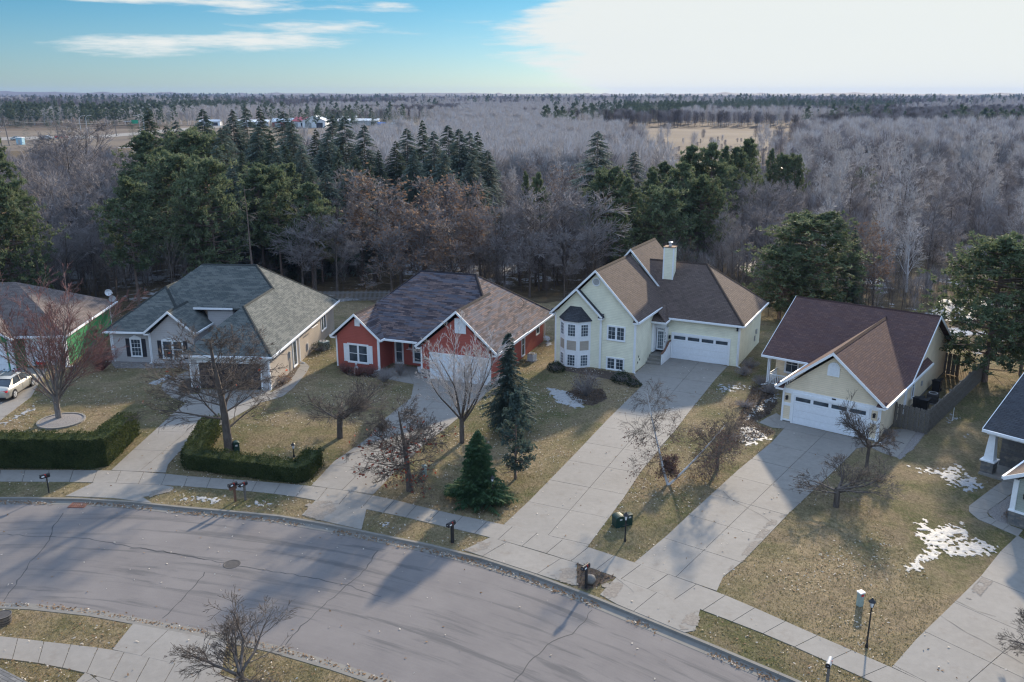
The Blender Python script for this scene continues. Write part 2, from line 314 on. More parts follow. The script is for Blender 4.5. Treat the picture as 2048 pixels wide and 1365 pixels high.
M = dict(
    white=plain('white_trim_paint', (0.80, 0.82, 0.85), 0.5, 0.06), door_white=plain('white_door_paint', (0.76, 0.79, 0.84), 0.45, 0.06),
    black=plain('black_metal', (0.025, 0.025, 0.028), 0.4, 0.3), dark=plain('dark_shutter_and_shade', (0.035, 0.035, 0.045), 0.5, 0.2), iron=plain('cast_iron', (0.06, 0.055, 0.055), 0.7, 0.3),
    green_box=plain('green_utility_paint', (0.010, 0.036, 0.028), 0.5, 0.2), pale_box=plain('pale_green_grey_plastic', (0.30, 0.37, 0.34), 0.6, 0.15), orange=plain('orange_plastic', (0.75, 0.13, 0.05), 0.5, 0.1), red=plain('red_plastic', (0.55, 0.03, 0.03), 0.5, 0.1),
    grey=plain('grey_metal', (0.38, 0.39, 0.40), 0.5, 0.15), galv=plain('galvanised_steel', (0.55, 0.56, 0.58), 0.4, 0.1, metal=0.3), wood=plain('weathered_wood', (0.155, 0.140, 0.125), 0.85, 0.35, 14), brownwood=plain('brown_post_wood', (0.16, 0.085, 0.06), 0.8, 0.3),
    s_grey=siding('blue_grey_shake_siding', (0.47, 0.455, 0.46), 0.16, True), s_beige=siding('beige_lap_siding', (0.42, 0.37, 0.32)), s_red=siding('red_lap_siding', (0.40, 0.100, 0.078)), s_yel=siding('pale_yellow_lap_siding', (0.86, 0.835, 0.665)), s_tan=siding('tan_lap_siding', (0.80, 0.675, 0.50)), s_green=siding('green_lap_siding', (0.025, 0.24, 0.095)), s_sage=siding('sage_siding', (0.34, 0.37, 0.33)),
    r_slate=shingles('grey_green_shingles', (0.075, 0.088, 0.090), (0.125, 0.135, 0.132), (0.16, 0.165, 0.155)), r_multi=shingles('multicolour_shingles', (0.042, 0.036, 0.044), (0.200, 0.138, 0.125), (0.105, 0.115, 0.150), 0.62), r_brown=shingles('brown_shingles', (0.100, 0.076, 0.068), (0.150, 0.112, 0.096), (0.125, 0.092, 0.082)), r_red=shingles('red_brown_shingles', (0.105, 0.060, 0.055), (0.150, 0.090, 0.078), (0.085, 0.055, 0.058)), r_purple=shingles('weathered_brown_shingles', (0.115, 0.094, 0.090), (0.155, 0.128, 0.120), (0.185, 0.155, 0.148)), r_black=shingles('charcoal_shingles', (0.050, 0.052, 0.060), (0.075, 0.076, 0.084), (0.062, 0.066, 0.078)), r_grey=shingles('grey_shingles', (0.11, 0.11, 0.115), (0.18, 0.18, 0.185), (0.07, 0.075, 0.085), 0.4, 0.145, 0.3),
    conc=concrete('concrete'), conc2=concrete('kerb_concrete', (0.20, 0.188, 0.172)), lawn=lawn_mat(), floor=floor_mat(), field=field_mat(), asphalt=asphalt_mat(), glass=glass_mat('dark_window_glass'), glass_b=glass_mat('bluish_window_glass', (0.06, 0.075, 0.09)), stone=stone_mat('ledge_stone'),
    tar=plain('crack_tar', (0.055, 0.055, 0.06), 0.8, 0.4, 20), joint=plain('dark_joint_dirt', (0.055, 0.05, 0.042), 0.95, 0.4, 10), gravel=plain('mixed_gravel', (0.20, 0.185, 0.18), 0.9, 0.6, 18), mulch=plain('brown_mulch', (0.070, 0.052, 0.042), 0.95, 0.6, 16),
    bark=bark_mat('grey_brown_bark', (0.085, 0.070, 0.062), (0.155, 0.132, 0.118)), bark_l=bark_mat('pale_grey_bark', (0.14, 0.125, 0.118), (0.25, 0.228, 0.215)), bark_w=bark_mat('white_birch_bark', (0.42, 0.41, 0.43), (0.70, 0.69, 0.70), 5), bark_p=bark_mat('pine_bark', (0.13, 0.095, 0.080), (0.24, 0.185, 0.16)), bark_r=bark_mat('reddish_twig_bark', (0.17, 0.085, 0.078), (0.27, 0.15, 0.14)), bark_f=bark_mat('purple_grey_twigs', (0.200, 0.180, 0.180), (0.335, 0.308, 0.310)), bark_t=bark_mat('tan_twigs', (0.38, 0.355, 0.35), (0.58, 0.55, 0.545)),
    spruce=leaf_mat('blue_green_spruce_needles', (0.078, 0.118, 0.098), (0.220, 0.265, 0.220)), spruce_d=leaf_mat('dark_spruce_needles', (0.056, 0.092, 0.064), (0.160, 0.200, 0.135)), pine=leaf_mat('pine_needles', (0.060, 0.100, 0.052), (0.225, 0.250, 0.145)), fir=leaf_mat('green_fir_needles', (0.036, 0.085, 0.044), (0.110, 0.175, 0.080)), bluespruce=leaf_mat('pale_blue_spruce_needles', (0.050, 0.080, 0.070), (0.12, 0.165, 0.145)), hedge=leaf_mat('hedge_leaves', (0.022, 0.040, 0.016), (0.082, 0.100, 0.040), 1.2), yew=leaf_mat('yew_needles', (0.020, 0.036, 0.020), (0.05, 0.07, 0.035), 1.2), brownleaf=leaf_mat('rust_brown_leaves', (0.15, 0.100, 0.074), (0.27, 0.185, 0.135), 2), redleaf=leaf_mat('red_oak_leaves', (0.20, 0.05, 0.035), (0.34, 0.10, 0.06), 2), litter=leaf_mat('bleached_fallen_leaves', (0.52, 0.46, 0.39), (0.78, 0.72, 0.64), 4), deadplant=leaf_mat('dead_bed_plants', (0.085, 0.066, 0.054), (0.20, 0.160, 0.130), 3), duskleaf=leaf_mat('dull_birch_leaves', (0.11, 0.070, 0.065), (0.20, 0.125, 0.105), 2), litter_b=leaf_mat('brown_fallen_leaves', (0.17, 0.10, 0.06), (0.36, 0.24, 0.15), 4), grassblade=leaf_mat('dry_grass_blades', (0.14, 0.125, 0.055), (0.33, 0.265, 0.145), 3),
)
def snow_mat():
    t = NT('old_snow', 0.6, 0.3); g = t.geo.outputs['Position']; n = t.noise(g, 5, 4, 0.7); n2 = t.noise(g, 22, 3)
    an = t.n.new('ShaderNodeAttribute'); an.attribute_name = 'thick'; n3 = t.noise(g, 11, 5, 0.8)
    tf = t.math('ADD', t.math('MULTIPLY', an.outputs['Fac'], 2.4), t.math('MULTIPLY', t.math('SUBTRACT', n3, 0.52), 3.2))
    base = t.mix(t.ramp(n, 0.35, 0.6), (0.25, 0.262, 0.28), (0.345, 0.345, 0.35)); base = t.mix(t.ramp(n2, 0.54, 0.72, 0, 0.35), base, (0.24, 0.21, 0.17))
    t.color(t.mix(t.ramp(tf, -0.35, 0.10), (0.17, 0.14, 0.085), base)); t.bump(t.math('ADD', n, n2), 0.6, 0.05); return t.m
M['snow'] = snow_mat()

def pip(x, y, poly):
    c = False; j = len(poly) - 1
    for i in range(len(poly)):
        xi, yi, xj, yj = poly[i][0], poly[i][1], poly[j][0], poly[j][1]
        if (yi > y) != (yj > y) and x < (xj - xi) * (y - yi) / (yj - yi) + xi: c = not c
        j = i
    return c
# ------------------------------------------------------------------ ground, street, pavements
def P2(pts): return [G(*p)[:2] for p in pts]
def sheet(name, pts, z, m, **k):
    v = [Vector((p[0], p[1], z)) for p in pts]; t = tessellate_polygon([v])
    me = bpy.data.meshes.new(name); me.from_pydata([tuple(q) for q in v], [], [tuple(i) for i in t]); me.materials.append(m); me.update()
    import bmesh
    bm = bmesh.new(); bm.from_mesh(me)
    for f in bm.faces:
        if f.normal.z < 0: f.normal_flip()
    bm.to_mesh(me); bm.free(); return link(name, me, **k)
def resample(pts, n=None, step=None):
    p = [Vector(q[:2]) for q in pts]; d = [0.0]
    for a, b in zip(p, p[1:]): d.append(d[-1] + (b - a).length)
    n = n or max(2, int(round(d[-1] / step)) + 1); out = []
    for i in range(n):
        s = d[-1] * i / (n - 1); j = max(k for k in range(len(d)) if d[k] <= s + 1e-9); j = min(j, len(p) - 2)
        f = (s - d[j]) / max(1e-9, d[j + 1] - d[j]); out.append(p[j].lerp(p[j + 1], f))
    return out
def smooth(pts, it=2):
    p = [Vector(q[:2]) for q in pts]
    for _ in range(it):
        n = [p[0]]
        for a, b in zip(p, p[1:]): n += [a.lerp(b, 0.25), a.lerp(b, 0.75)]
        n.append(p[-1]); p = n
    return p
ROAD_Z = -0.13
far_kerb = smooth(P2([(-500, 1012), (-160, 998), (0, 994), (131, 996), (227, 998), (304, 1008), (454, 1021), (554, 1029), (661, 1048), (785, 1074), (927, 1102), (1100, 1158), (1235, 1211), (1369, 1267), (1485, 1313), (1581, 1355), (1800, 1450), (2150, 1640), (2500, 1900)]))
near_kerb = smooth(P2([(-500, 1235), (-160, 1215), (0, 1215), (77, 1220), (171, 1230), (265, 1248), (385, 1270), (538, 1302), (654, 1337), (785, 1379), (1000, 1470), (1300, 1640), (1700, 1990)]))
def offset(line, d):
    out = []
    for i, p in enumerate(line):
        a = line[max(0, i - 1)]; b = line[min(len(line) - 1, i + 1)]; t = (b - a).normalized(); out.append(p + Vector((-t.y, t.x)) * d)
    return out
ext = 9000
far_pts = [(-ext, far_kerb[0].y)] + [tuple(p) for p in far_kerb] + [(ext, far_kerb[-1].y - 1), (ext, 12000), (-ext, 12000)]
near_pts = [(-ext, near_kerb[0].y)] + [tuple(p) for p in near_kerb] + [(near_kerb[-1].x + 30, -200), (-ext, -200)]
sheet('ground', far_pts, -0.012, M['floor'], kind='structure')
sheet('ground', near_pts, -0.004, M['lawn'], kind='structure')
lawn_back = P2([(2500, 700), (2048, 704), (1975, 716), (1895, 684), (1700, 640), (1560, 606), (1300, 604), (1100, 604), (900, 606), (700, 602), (640, 606), (350, 640), (200, 678), (-300, 700)])
lawn_back = [(p[0] + rnd.uniform(-.5, .5), p[1] + rnd.uniform(-.8, .8)) for p in [tuple(q) for q in resample(lawn_back, step=1.2)]]
sheet('lawn', [tuple(p) for p in far_kerb] + lawn_back, 0.0, M['lawn'], kind='structure')
# street as a strip with its own u/v so wheel-track streaks follow the bend
def strip(name, a, b, z, m, **k):
    mb = MB(); n = len(a)
    for p, q in zip(a, b): mb.v += [(p[0], p[1], z), (q[0], q[1], z)]
    d = 0; us = [0]
    for p, q in zip(a, a[1:]): d += (Vector(q) - Vector(p)).length; us.append(d)
    for i in range(n - 1):
        mb.uv[len(mb.f)] = [(us[i], (Vector(a[i]) - Vector(b[i])).length), (us[i], 0), (us[i + 1], 0), (us[i + 1], (Vector(a[i + 1]) - Vector(b[i + 1])).length)]
        mb.f.append((2 * i, 2 * i + 1, 2 * i + 3, 2 * i + 2))
    me = bpy.data.meshes.new(name); me.from_pydata(mb.v, [], mb.f); me.materials.append(m); ul = me.uv_layers.new(name='UVMap')
    for p in me.polygons:
        for li, c in zip(p.loop_indices, mb.uv[p.index]): ul.data[li].uv = c
    if me.polygons[0].normal.z < 0: me.flip_normals()
    return link(name, me, **k)
fr = resample(far_kerb, 120); nr = resample(near_kerb, 120)
street = strip('street', [tuple(p) for p in fr], [tuple(p) for p in nr], ROAD_Z, M['asphalt'], kind='structure')
def kerb(line, side, label):
    k = empty('kerb', kind='structure')
    pts = resample(line, step=3.05); prof = [(-0.02, 0.012), (0.14, 0.012), (0.17, ROAD_Z + 0.03), (0.62, ROAD_Z + 0.008), (0.62, ROAD_Z - 0.1), (-0.02, ROAD_Z - 0.1)]
    off = {d: [None] * len(pts) for d, _ in prof}
    for d, _ in prof: off[d] = offset(pts, side * d)
    for i in range(len(pts) - 1):
        mb = MB(); n = len(prof); g = 0.004
        for j in (i, i + 1):
            for d, z in prof:
                a, b = off[d][i], off[d][i + 1]; t = (b - a).normalized(); q = (off[d][j] + t * (g if j == i else -g)); mb.v.append((q.x, q.y, z))
        mb.f = [tuple((a, (a + 1) % n, n + (a + 1) % n, n + a)) for a in range(n)] + [tuple(range(n)), tuple(range(2 * n - 1, n - 1, -1))]
        mb.build('kerb_segment', M['conc2'], k)
    return k
kerb(far_kerb, -1, ''); kerb(near_kerb, 1, '')
# --- slabs
SLAB_BASE, SLAB_TOP = -0.05, 0.022; PAVED = []
def slab(poly, parent, m=None, name='slab', top=None, base=None):
    if len(poly) < 3: return
    top = (SLAB_TOP if top is None else top) + rnd.uniform(-.002, .003)
    PAVED.append([tuple(p) for p in poly]); mb = MB(); mb.prism([(p[0], p[1], top) for p in poly], (0, 0, (SLAB_BASE if base is None else base) - top)); return mb.build(name, m or M['conc'], parent)
def clip(poly, n, d):
    out = []; k = len(poly)
    for i in range(k):
        a, b = Vector(poly[i]), Vector(poly[(i + 1) % k]); da, db = a.dot(n) - d, b.dot(n) - d
        if da <= 0: out.append(a)
        if (da < 0 < db) or (db < 0 < da): out.append(a + (b - a) * (da / (da - db)))
    return out
def area(p): return 0.5 * abs(sum(p[i][0] * p[(i + 1) % len(p)][1] - p[(i + 1) % len(p)][0] * p[i][1] for i in range(len(p)))) if len(p) > 2 else 0
def paving(name, poly, origin, heading, us, vs, gap=0.012, joint=True):
    """poly split by a grid: us across, vs along heading from origin"""
    par = empty(name, kind='structure'); hd = Vector((math.cos(heading), math.sin(heading))); ac = Vector((hd.y, -hd.x)); o = Vector(origin[:2])
    if joint: j = sheet('joint_bed', [tuple(p) for p in poly], 0.008, M['joint']); j.parent = par
    for i in range(len(us) - 1):
        for j in range(len(vs) - 1):
            c = [Vector(p) for p in poly]
            for n, d in ((-ac, -(us[i] + gap)), (ac, us[i + 1] - gap), (-hd, -(vs[j] + gap)), (hd, vs[j + 1] - gap)):
                c = clip(c, n, d + o.dot(n)) if c else c
            if area(c) > 0.06: slab(c, par)
    return par
def strip_slabs(name, up, lo, n, skip=()):
    par = empty(name, kind='structure'); a = resample(up, n + 1); b = resample(lo, n + 1)
    poly = [tuple(p) for p in a] + [tuple(p) for p in reversed(b)]; j = sheet('joint_bed', poly, 0.006, M['joint']); j.parent = par
    for i in range(n):
        if i in skip: continue
        t = (a[i + 1] - a[i]).normalized() * 0.014; slab([a[i] + t, a[i + 1] - t, b[i + 1] - t, b[i] + t], par)
    return par
sw_up = P2([(-240, 941), (0, 941), (223, 941), (331, 948), (346, 951), (470, 960), (631, 973), (754, 992), (885, 1025), (1008, 1050), (1096, 1071), (1173, 1094), (1269, 1126), (1433, 1184), (1515, 1219), (1636, 1273), (1784, 1336), (1900, 1390), (2100, 1490)])
sw_lo = P2([(-240, 964), (0, 964), (188, 965), (327, 971), (385, 974), (554, 988), (631, 1001), (781, 1028), (896, 1056), (981, 1075), (1092, 1107), (1154, 1127), (1233, 1155), (1388, 1215), (1546, 1275), (1612, 1305), (1735, 1360), (1850, 1415), (2030, 1510)])
strip_slabs('sidewalk', smooth(sw_up, 1), smooth(sw_lo, 1), 44)
ns_up = P2([(-240, 1262), (0, 1273), (88, 1284), (225, 1300), (327, 1323), (442, 1351), (560, 1385)]); ns_lo = P2([(-240, 1300), (0, 1317), (85, 1328), (169, 1346), (250, 1369), (400, 1412), (520, 1450)])
strip_slabs('sidewalk', ns_up, ns_lo, 15)
def drive(pts, head_a, head_b, across, along, shift=0.0):
    poly = P2(pts); a = Vector(G(*head_a)[:2]); b = Vector(G(*head_b)[:2]); h = math.atan2((b - a).y, (b - a).x)
    return paving('driveway', poly, a, h, across, [shift + along * i for i in range(-3, 16)])
# driveway of the blue-grey house with its two curved walks
drive([(223, 941), (267, 900), (317, 855), (345, 829), (373, 806), (399, 789), (402, 780), (543, 781), (522, 805), (449, 846), (395, 880), (358, 905), (336, 930), (331, 947)], (278, 944), (470, 785), [-8, 0, 8], 3.2)
walk_w = P2([(373, 806), (352, 799), (335, 790), (323, 780), (322, 773), (329, 766), (343, 758), (357, 751), (376, 744), (380, 757), (366, 763), (357, 771), (356, 778), (363, 785), (376, 789), (399, 789)])
def poly_slabs(name, pairs, parent=None):
    par = parent or empty(name, kind='structure')
    for (a, b), (c, d) in zip(pairs, pairs[1:]):
        a, b, c, d = [Vector(G(*q)[:2]) for q in (a, b, c, d)]; t = ((c - a) + (d - b)).normalized() * 0.01; slab([a + t, c - t, d - t, b + t], par)
    return par
poly_slabs('front_walk', [((372, 806), (400, 789.5)), ((348, 797.5), (374, 788.5)), ((331, 787), (362, 784)), ((322.5, 777), (357, 778)), ((325, 769), (358, 770)), ((339, 760), (367, 762)), ((357, 751), (381, 756)), ((376, 743), (392, 747))])
poly_slabs('side_walk', [((522, 805.5), (520, 789)), ((545, 800), (540, 786)), ((566, 793), (556, 779)), ((585, 778), (575, 767)), ((601, 761), (588, 752)), ((613, 745), (596, 738)), ((619, 734), (601, 733)), ((610, 725), (598, 727))])
drive([(131, 993), (188, 965.5), (327, 971.5), (347, 975), (345, 981), (322, 989), (285, 995), (304, 1007), (227, 997)], (278, 944), (470, 785), [-12, -3, 3, 12], 9)
# red house
drive([(623, 972), (669, 923), (735, 878), (770, 838), (822, 797), (828, 767), (845, 758), (977, 771), (968, 793), (898, 852), (860, 880), (802, 932), (746, 990)], (684, 981), (905, 766), [-8, 0, 8], 3.1)
drive([(604, 1031), (631, 1001.5), (733, 1019), (729, 1036), (723, 1060), (661, 1046)], (684, 981), (905, 766), [-12, 0.2, 12], 12)
poly_slabs('porch_slab', [((754, 741), (766, 757)), ((781, 737), (800, 764)), ((812, 733), (828, 769)), ((838, 737), (860, 762))])
# yellow house
drive([(1008, 1050), (1061, 1000), (1146, 913), (1215, 840), (1285, 771), (1267.5, 750), (1294, 726), (1341, 712), (1455, 733), (1430, 760), (1381, 821), (1345, 868), (1284, 941), (1247, 997), (1175, 1094.5)], (1096, 1072), (1400, 722), [-9, 0, 9], 3.15)
drive([(927, 1101), (981, 1075.5), (1154, 1127.5), (1153, 1172), (1100, 1157)], (1050, 1100), (1096, 1072), [-9, -4.4, -1.2, 1.9, 5.0, 9], 14, -7)
# tan house
drive([(1269, 1126), (1335, 1071), (1388, 1021), (1477, 940), (1544, 885), (1579, 846), (1740, 884), (1738, 894), (1714, 897), (1660, 950), (1590, 1016), (1577, 1028), (1488, 1121), (1446, 1155), (1433, 1184)], (1352, 1155), (1655, 863), [-9, 0, 9], 3.1)
drive([(1200, 1190), (1233, 1155.5), (1400, 1219.5), (1390, 1262), (1369, 1266), (1235, 1210)], (1290, 1205), (1352, 1155), [-9, -3.2, 0, 3.2, 9], 14, -7)
poly_slabs('stoop_walk', [((1517.6, 846), (1544, 856)), ((1536, 835), (1567, 858)), ((1553, 827), (1580, 846))])
poly_slabs('side_walk', [((1738, 894), (1752, 884)), ((1766, 907), (1779, 890))])
poly_slabs('side_walk', [((1766, 907), (1794, 916)), ((1779, 890), (1808, 899)), ((1793, 873), (1821, 880)), ((1806, 858), (1834, 862))])
# right-hand house
drive([(1784, 1335), (1834, 1278), (1922, 1193), (1963, 1152), (2001, 1104), (2035, 1072), (2330, 1240), (2100, 1490), (1960, 1420)], (1900, 1390), (2180, 1150), [-9, -4, 0.1, 4.2, 9], 3.2)
poly_slabs('front_walk', [((2036, 1074), (2046, 1061)), ((2006, 1061), (2018, 1051)), ((1982, 1050), (1993, 1042)), ((1957, 1040), (1978, 1034)), ((1938, 1024), (1974, 1027)), ((1938, 1013), (1976, 1022)), ((1960, 996), (1995, 1009)), ((1984, 978), (2016, 993)), ((2009, 960), (2040, 975))])
# near left drive
drive([(225, 1300), (266, 1249), (385, 1271), (454, 1287), (442, 1351.5), (327, 1323)], (300, 1310), (350, 1262), [-9, -0.3, 3.4, 9], 14, -7)
drive([(170, 1347), (250, 1370), (400, 1413), (300, 1560), (40, 1480)], (240, 1400), (300, 1368), [-9, -2, 2, 9], 4, -4)
# green house drive
drive([(-200, 930), (-120, 880), (0, 842), (62, 795), (95, 738), (-200, 725), (-400, 800)], (-60, 880), (10, 750), [-12, 0, 4, 12], 4)

# cracks in the asphalt, raised tar ribbons
def ribbon(name, pts, w, z, m, parent, jit=0.06):
    p = resample(P2(pts), step=0.35); a = []; b = []
    for i, q in enumerate(p):
        j = rnd.uniform(-jit, jit); ww = w * rnd.uniform(.5, 1.3); t = (p[min(i + 1, len(p) - 1)] - p[max(0, i - 1)]).normalized(); n = Vector((-t.y, t.x)); a.append(tuple(q + n * (j + ww / 2))); b.append(tuple(q + n * (j - ww / 2)))
    o = strip(name, a, b, z, m); o.parent = parent
for pts in ([(127, 1022), (108, 1045), (95, 1080), (60, 1120), (30, 1165), (8, 1197)], [(410, 1140), (390, 1165), (360, 1200), (325, 1232)], [(756, 1097), (725, 1140), (660, 1195), (600, 1250), (570, 1285)], [(1185, 1215), (1150, 1260), (1110, 1273), (1060, 1320), (1020, 1370)], [(0, 1064), (60, 1068), (170, 1072), (265, 1090), (400, 1112), (480, 1128), (620, 1150), (700, 1168), (760, 1190)], [(260, 1092), (330, 1099), (410, 1114)]):
    ribbon('crack', pts, 0.045, ROAD_Z + 0.004, M['tar'], street)
for pts in ([(1446, 984), (1462, 1000), (1485, 1012), (1520, 1030), (1546, 1048)], [(1880, 1232), (1925, 1262), (1990, 1296), (2046, 1330)], [(1233, 1158), (1250, 1170), (1268, 1186)], [(1905, 1200), (1950, 1222), (1992, 1235)]):
    ribbon('crack', pts, 0.02, SLAB_TOP + 0.009, M['tar'], street, .02)
M['stain'] = plain('brown_dirt_film', (0.200, 0.178, 0.158), 0.95, 0.3, 9)
def stain(pts, seed, thr=.05):
    p = P2(pts); V, F, idx = [], [], {}; cell = .07; x0, y0 = min(q[0] for q in p) - .3, min(q[1] for q in p) - .3; nx, ny = int((max(q[0] for q in p) + .3 - x0) / cell), int((max(q[1] for q in p) + .3 - y0) / cell); cx, cy = sum(q[0] for q in p) / len(p), sum(q[1] for q in p) / len(p); r = max(math.hypot(q[0] - cx, q[1] - cy) for q in p)
    def ok(i, j): x, y = x0 + i * cell, y0 + j * cell; return pip(x, y, p) and mnoise.fractal(Vector((x * 1.6, y * 1.6, seed)), .8, 2.0, 4) > -.25 + .9 * (math.hypot(x - cx, y - cy) / r - .35)
    for i in range(nx):
        for j in range(ny):
            if ok(i, j):
                q = []
                for a, b in ((i, j), (i + 1, j), (i + 1, j + 1), (i, j + 1)):
                    if (a, b) not in idx: idx[a, b] = len(V); V.append((x0 + a * cell + rnd.uniform(-.02, .02), y0 + b * cell + rnd.uniform(-.02, .02), SLAB_TOP + .008))
                    q.append(idx[a, b])
                F.append(tuple(q))
    if F: link('dirt_stain', np_mesh('dirt_stain', V, F, M['stain']), kind='stuff')
for k_, pg in enumerate(([(1090, 1145), (1110, 1135), (1152, 1140), (1155, 1176), (1120, 1165)], [(600, 1030), (612, 1005), (660, 1003), (672, 1020), (640, 1045)], [(1352, 1262), (1372, 1232), (1402, 1222), (1392, 1262)], [(1196, 1192), (1204, 1170), (1240, 1160), (1246, 1172), (1225, 1205)], [(1575, 1030), (1560, 1040), (1480, 1130), (1462, 1148), (1455, 1142), (1540, 1040)], [(290, 1000), (315, 990), (350, 984), (344, 975), (300, 985)], [(928, 1100), (955, 1086), (985, 1080), (975, 1098), (940, 1108)], [(1925, 1196), (1965, 1156), (1990, 1158), (1950, 1205)])): stain(pg, 3.0 + k_)
# manhole and storm drain
mh = G(463, 1124); mb = MB(); mb.lathe([(0.42, ROAD_Z - 0.05), (0.42, ROAD_Z + 0.008), (0.36, ROAD_Z + 0.012), (0.34, ROAD_Z + 0.004), (0.0, ROAD_Z + 0.006)], (mh[0], mh[1]), 24)
mo = mb.build('manhole_cover', M['iron'], label='round iron manhole cover set in the asphalt street', cat='manhole cover')
dg = G(156, 1007); dr = empty('storm_drain', (dg[0], dg[1], ROAD_Z), math.radians(-1), label='rusty slotted storm drain in the gutter before the driveway', cat='storm drain')
M['rust'] = plain('rusty_iron', (0.20, 0.085, 0.06), 0.8, 0.3)
MB().box(-.42, .42, -.3, -.26, -.02, .035).box(-.42, .42, .26, .3, -.02, .035).box(-.46, -.42, -.3, .3, -.02, .035).box(.42, .46, -.3, .3, -.02, .035).build('frame', M['rust'], dr)
MB().box(-.42, .42, -.26, .26, -.05, 0.006).build('pit', M['tar'], dr)
for i in range(7): MB().box(-.40 + i * .118, -.34 + i * .118, -.26, .26, .008, .034).build('bar', M['rust'], dr)

# beds: gravel and mulch
def bed(name, pts, m, z=0.006, cell=.11, **k):
    p = P2(pts); x0, y0 = min(q[0] for q in p), min(q[1] for q in p); nx, ny = int((max(q[0] for q in p) - x0) / cell) + 1, int((max(q[1] for q in p) - y0) / cell) + 1; V, F, idx = [], [], {}
    for i in range(nx):
        for j in range(ny):
            if not pip(x0 + (i + .5) * cell, y0 + (j + .5) * cell, p): continue
            q = []
            for a, b in ((i, j), (i + 1, j), (i + 1, j + 1), (i, j + 1)):
                if (a, b) not in idx: idx[a, b] = len(V); V.append((x0 + a * cell + rnd.uniform(-.04, .04), y0 + b * cell + rnd.uniform(-.04, .04), z + rnd.uniform(0, .012)))
                q.append(idx[a, b])
            F.append(tuple(q))
    return link(name, np_mesh(name, V, F, m), kind='structure')
    p = P2(pts); v = resample(p + [p[0]], step=0.25)[:-1]; v = [(q.x + rnd.uniform(-.04, .04), q.y + rnd.uniform(-.04, .04)) for q in v]; return sheet(name, v, z, m, kind='structure')
bed('gravel_bed', [(1793, 873), (1779, 890), (1766, 907), (1757, 888), (1785, 860), (1806, 858)], M['gravel'])
bed('gravel_bed', [(1834, 862), (1821, 880), (1794, 916), (1800, 920), (1830, 895), (1850, 868)], M['gravel'])
bed('gravel_bed', [(1975, 1027), (1993, 1042), (2020, 1052), (2022, 1020), (2023, 990), (1990, 1011)], M['gravel'])
bed('gravel_bed', [(222, 724), (230, 737), (365, 737), (378, 742), (376, 728), (300, 724)], M['gravel'])
bed('gravel_bed', [(357, 778), (363, 785), (376, 789), (402, 782), (384, 765), (381, 757), (366, 763)], M['mulch'])
bed('gravel_bed', [(545, 782), (556, 779), (575, 767), (588, 752), (600, 734), (590, 733), (560, 757)], M['mulch'])
bed('mulch_bed', [(1153, 1127), (1232, 1155), (1198, 1171), (1174, 1182), (1156, 1175)], M['mulch'])
bed('mulch_bed', [(1130, 788), (1150, 806), (1185, 812), (1215, 798), (1205, 780), (1160, 775)], M['mulch'])
bed('mulch_bed', [(680, 742), (700, 752), (752, 756), (756, 742), (700, 736)], M['mulch'])
bed('mulch_bed', [(1110, 738), (1180, 752), (1262, 768), (1292, 772), (1266, 750), (1180, 738), (1110, 728)], M['mulch'])
bed('mulch_bed', [(1505, 775), (1470, 850), (1495, 882), (1530, 878), (1552, 864), (1508, 846), (1538, 830), (1555, 806), (1545, 780)], M['mulch'])
# tree ring of gravel with a stone edging
rc = G(123, 843); ring = empty('tree_ring', (rc[0], rc[1], 0), label='round gravel tree ring with pale stone edging on the left lawn', cat='tree ring')
mb = MB(); mb.lathe([(1.42, 0.0), (1.42, 0.05), (0.8, 0.09), (0.0, 0.10)], n=28); mb.build('gravel', M['gravel'], ring)
for i in range(26):
    a = 2 * math.pi * i / 26; b = a + 0.225; mb = MB(); mb.prism([(1.42 * math.cos(a), 1.42 * math.sin(a), 0), (1.56 * math.cos(a), 1.56 * math.sin(a), 0), (1.56 * math.cos(b), 1.56 * math.sin(b), 0), (1.42 * math.cos(b), 1.42 * math.sin(b), 0)], (0, 0, 0.10)); mb.build('edging_stone', M['conc'], ring)

# ------------------------------------------------------------------ houses
def roof_uv(pts):
    """u along the eave, v up the slope, in metres"""
    a = [Vector(p) for p in pts]; n = Vector((0, 0, 0))
    for i in range(1, len(a) - 1): n += (a[i] - a[0]).cross(a[i + 1] - a[0])
    n.normalize();
    if n.z < 0: n = -n
    h = Vector((n.x, n.y, 0)); h = h.normalized() if h.length > 1e-4 else Vector((0, 1, 0)); e = Vector((-h.y, h.x, 0)); sl = n.cross(e)
    return [(p.dot(e), p.dot(sl)) for p in a]
def roof(parent, faces, m, th=0.13, name='roof'):
    """closed slab of shingled planes; each plane keeps its own u/v"""
    mb = MB()
    for f in faces:
        n = len(mb.v); k = len(f); mb.uv[len(mb.f)] = roof_uv(f); mb.v += [tuple(p) for p in f] + [(p[0], p[1], p[2] - th) for p in f]
        mb.f.append(tuple(range(n, n + k))); mb.f.append(tuple(reversed(range(n + k, n + 2 * k))))
        for i in range(k): j = (i + 1) % k; mb.f.append((n + i, n + k + i, n + k + j, n + j))
    return mb.build(name, m, parent)
def board(mb, p, q, c, h=0.19, t=0.03, up=0.015, ext=0.0):
    """vertical board along edge p-q on the side away from c (2-D), hanging from the roof edge"""
    p, q = Vector(p), Vector(q); d = (q - p); d2 = Vector((d.x, d.y, 0)).normalized(); o = Vector((d2.y, -d2.x, 0)); mid = (p + q) / 2
    if o.dot(Vector((mid.x - c[0], mid.y - c[1], 0))) < 0: o = -o
    p = p - d2 * ext; q = q + d2 * ext; up = Vector((0, 0, up)); dn = Vector((0, 0, -h))
    mb.prism([p + up + o * .002, q + up + o * .002, q + dn + o * .002, p + dn + o * .002], o * t)
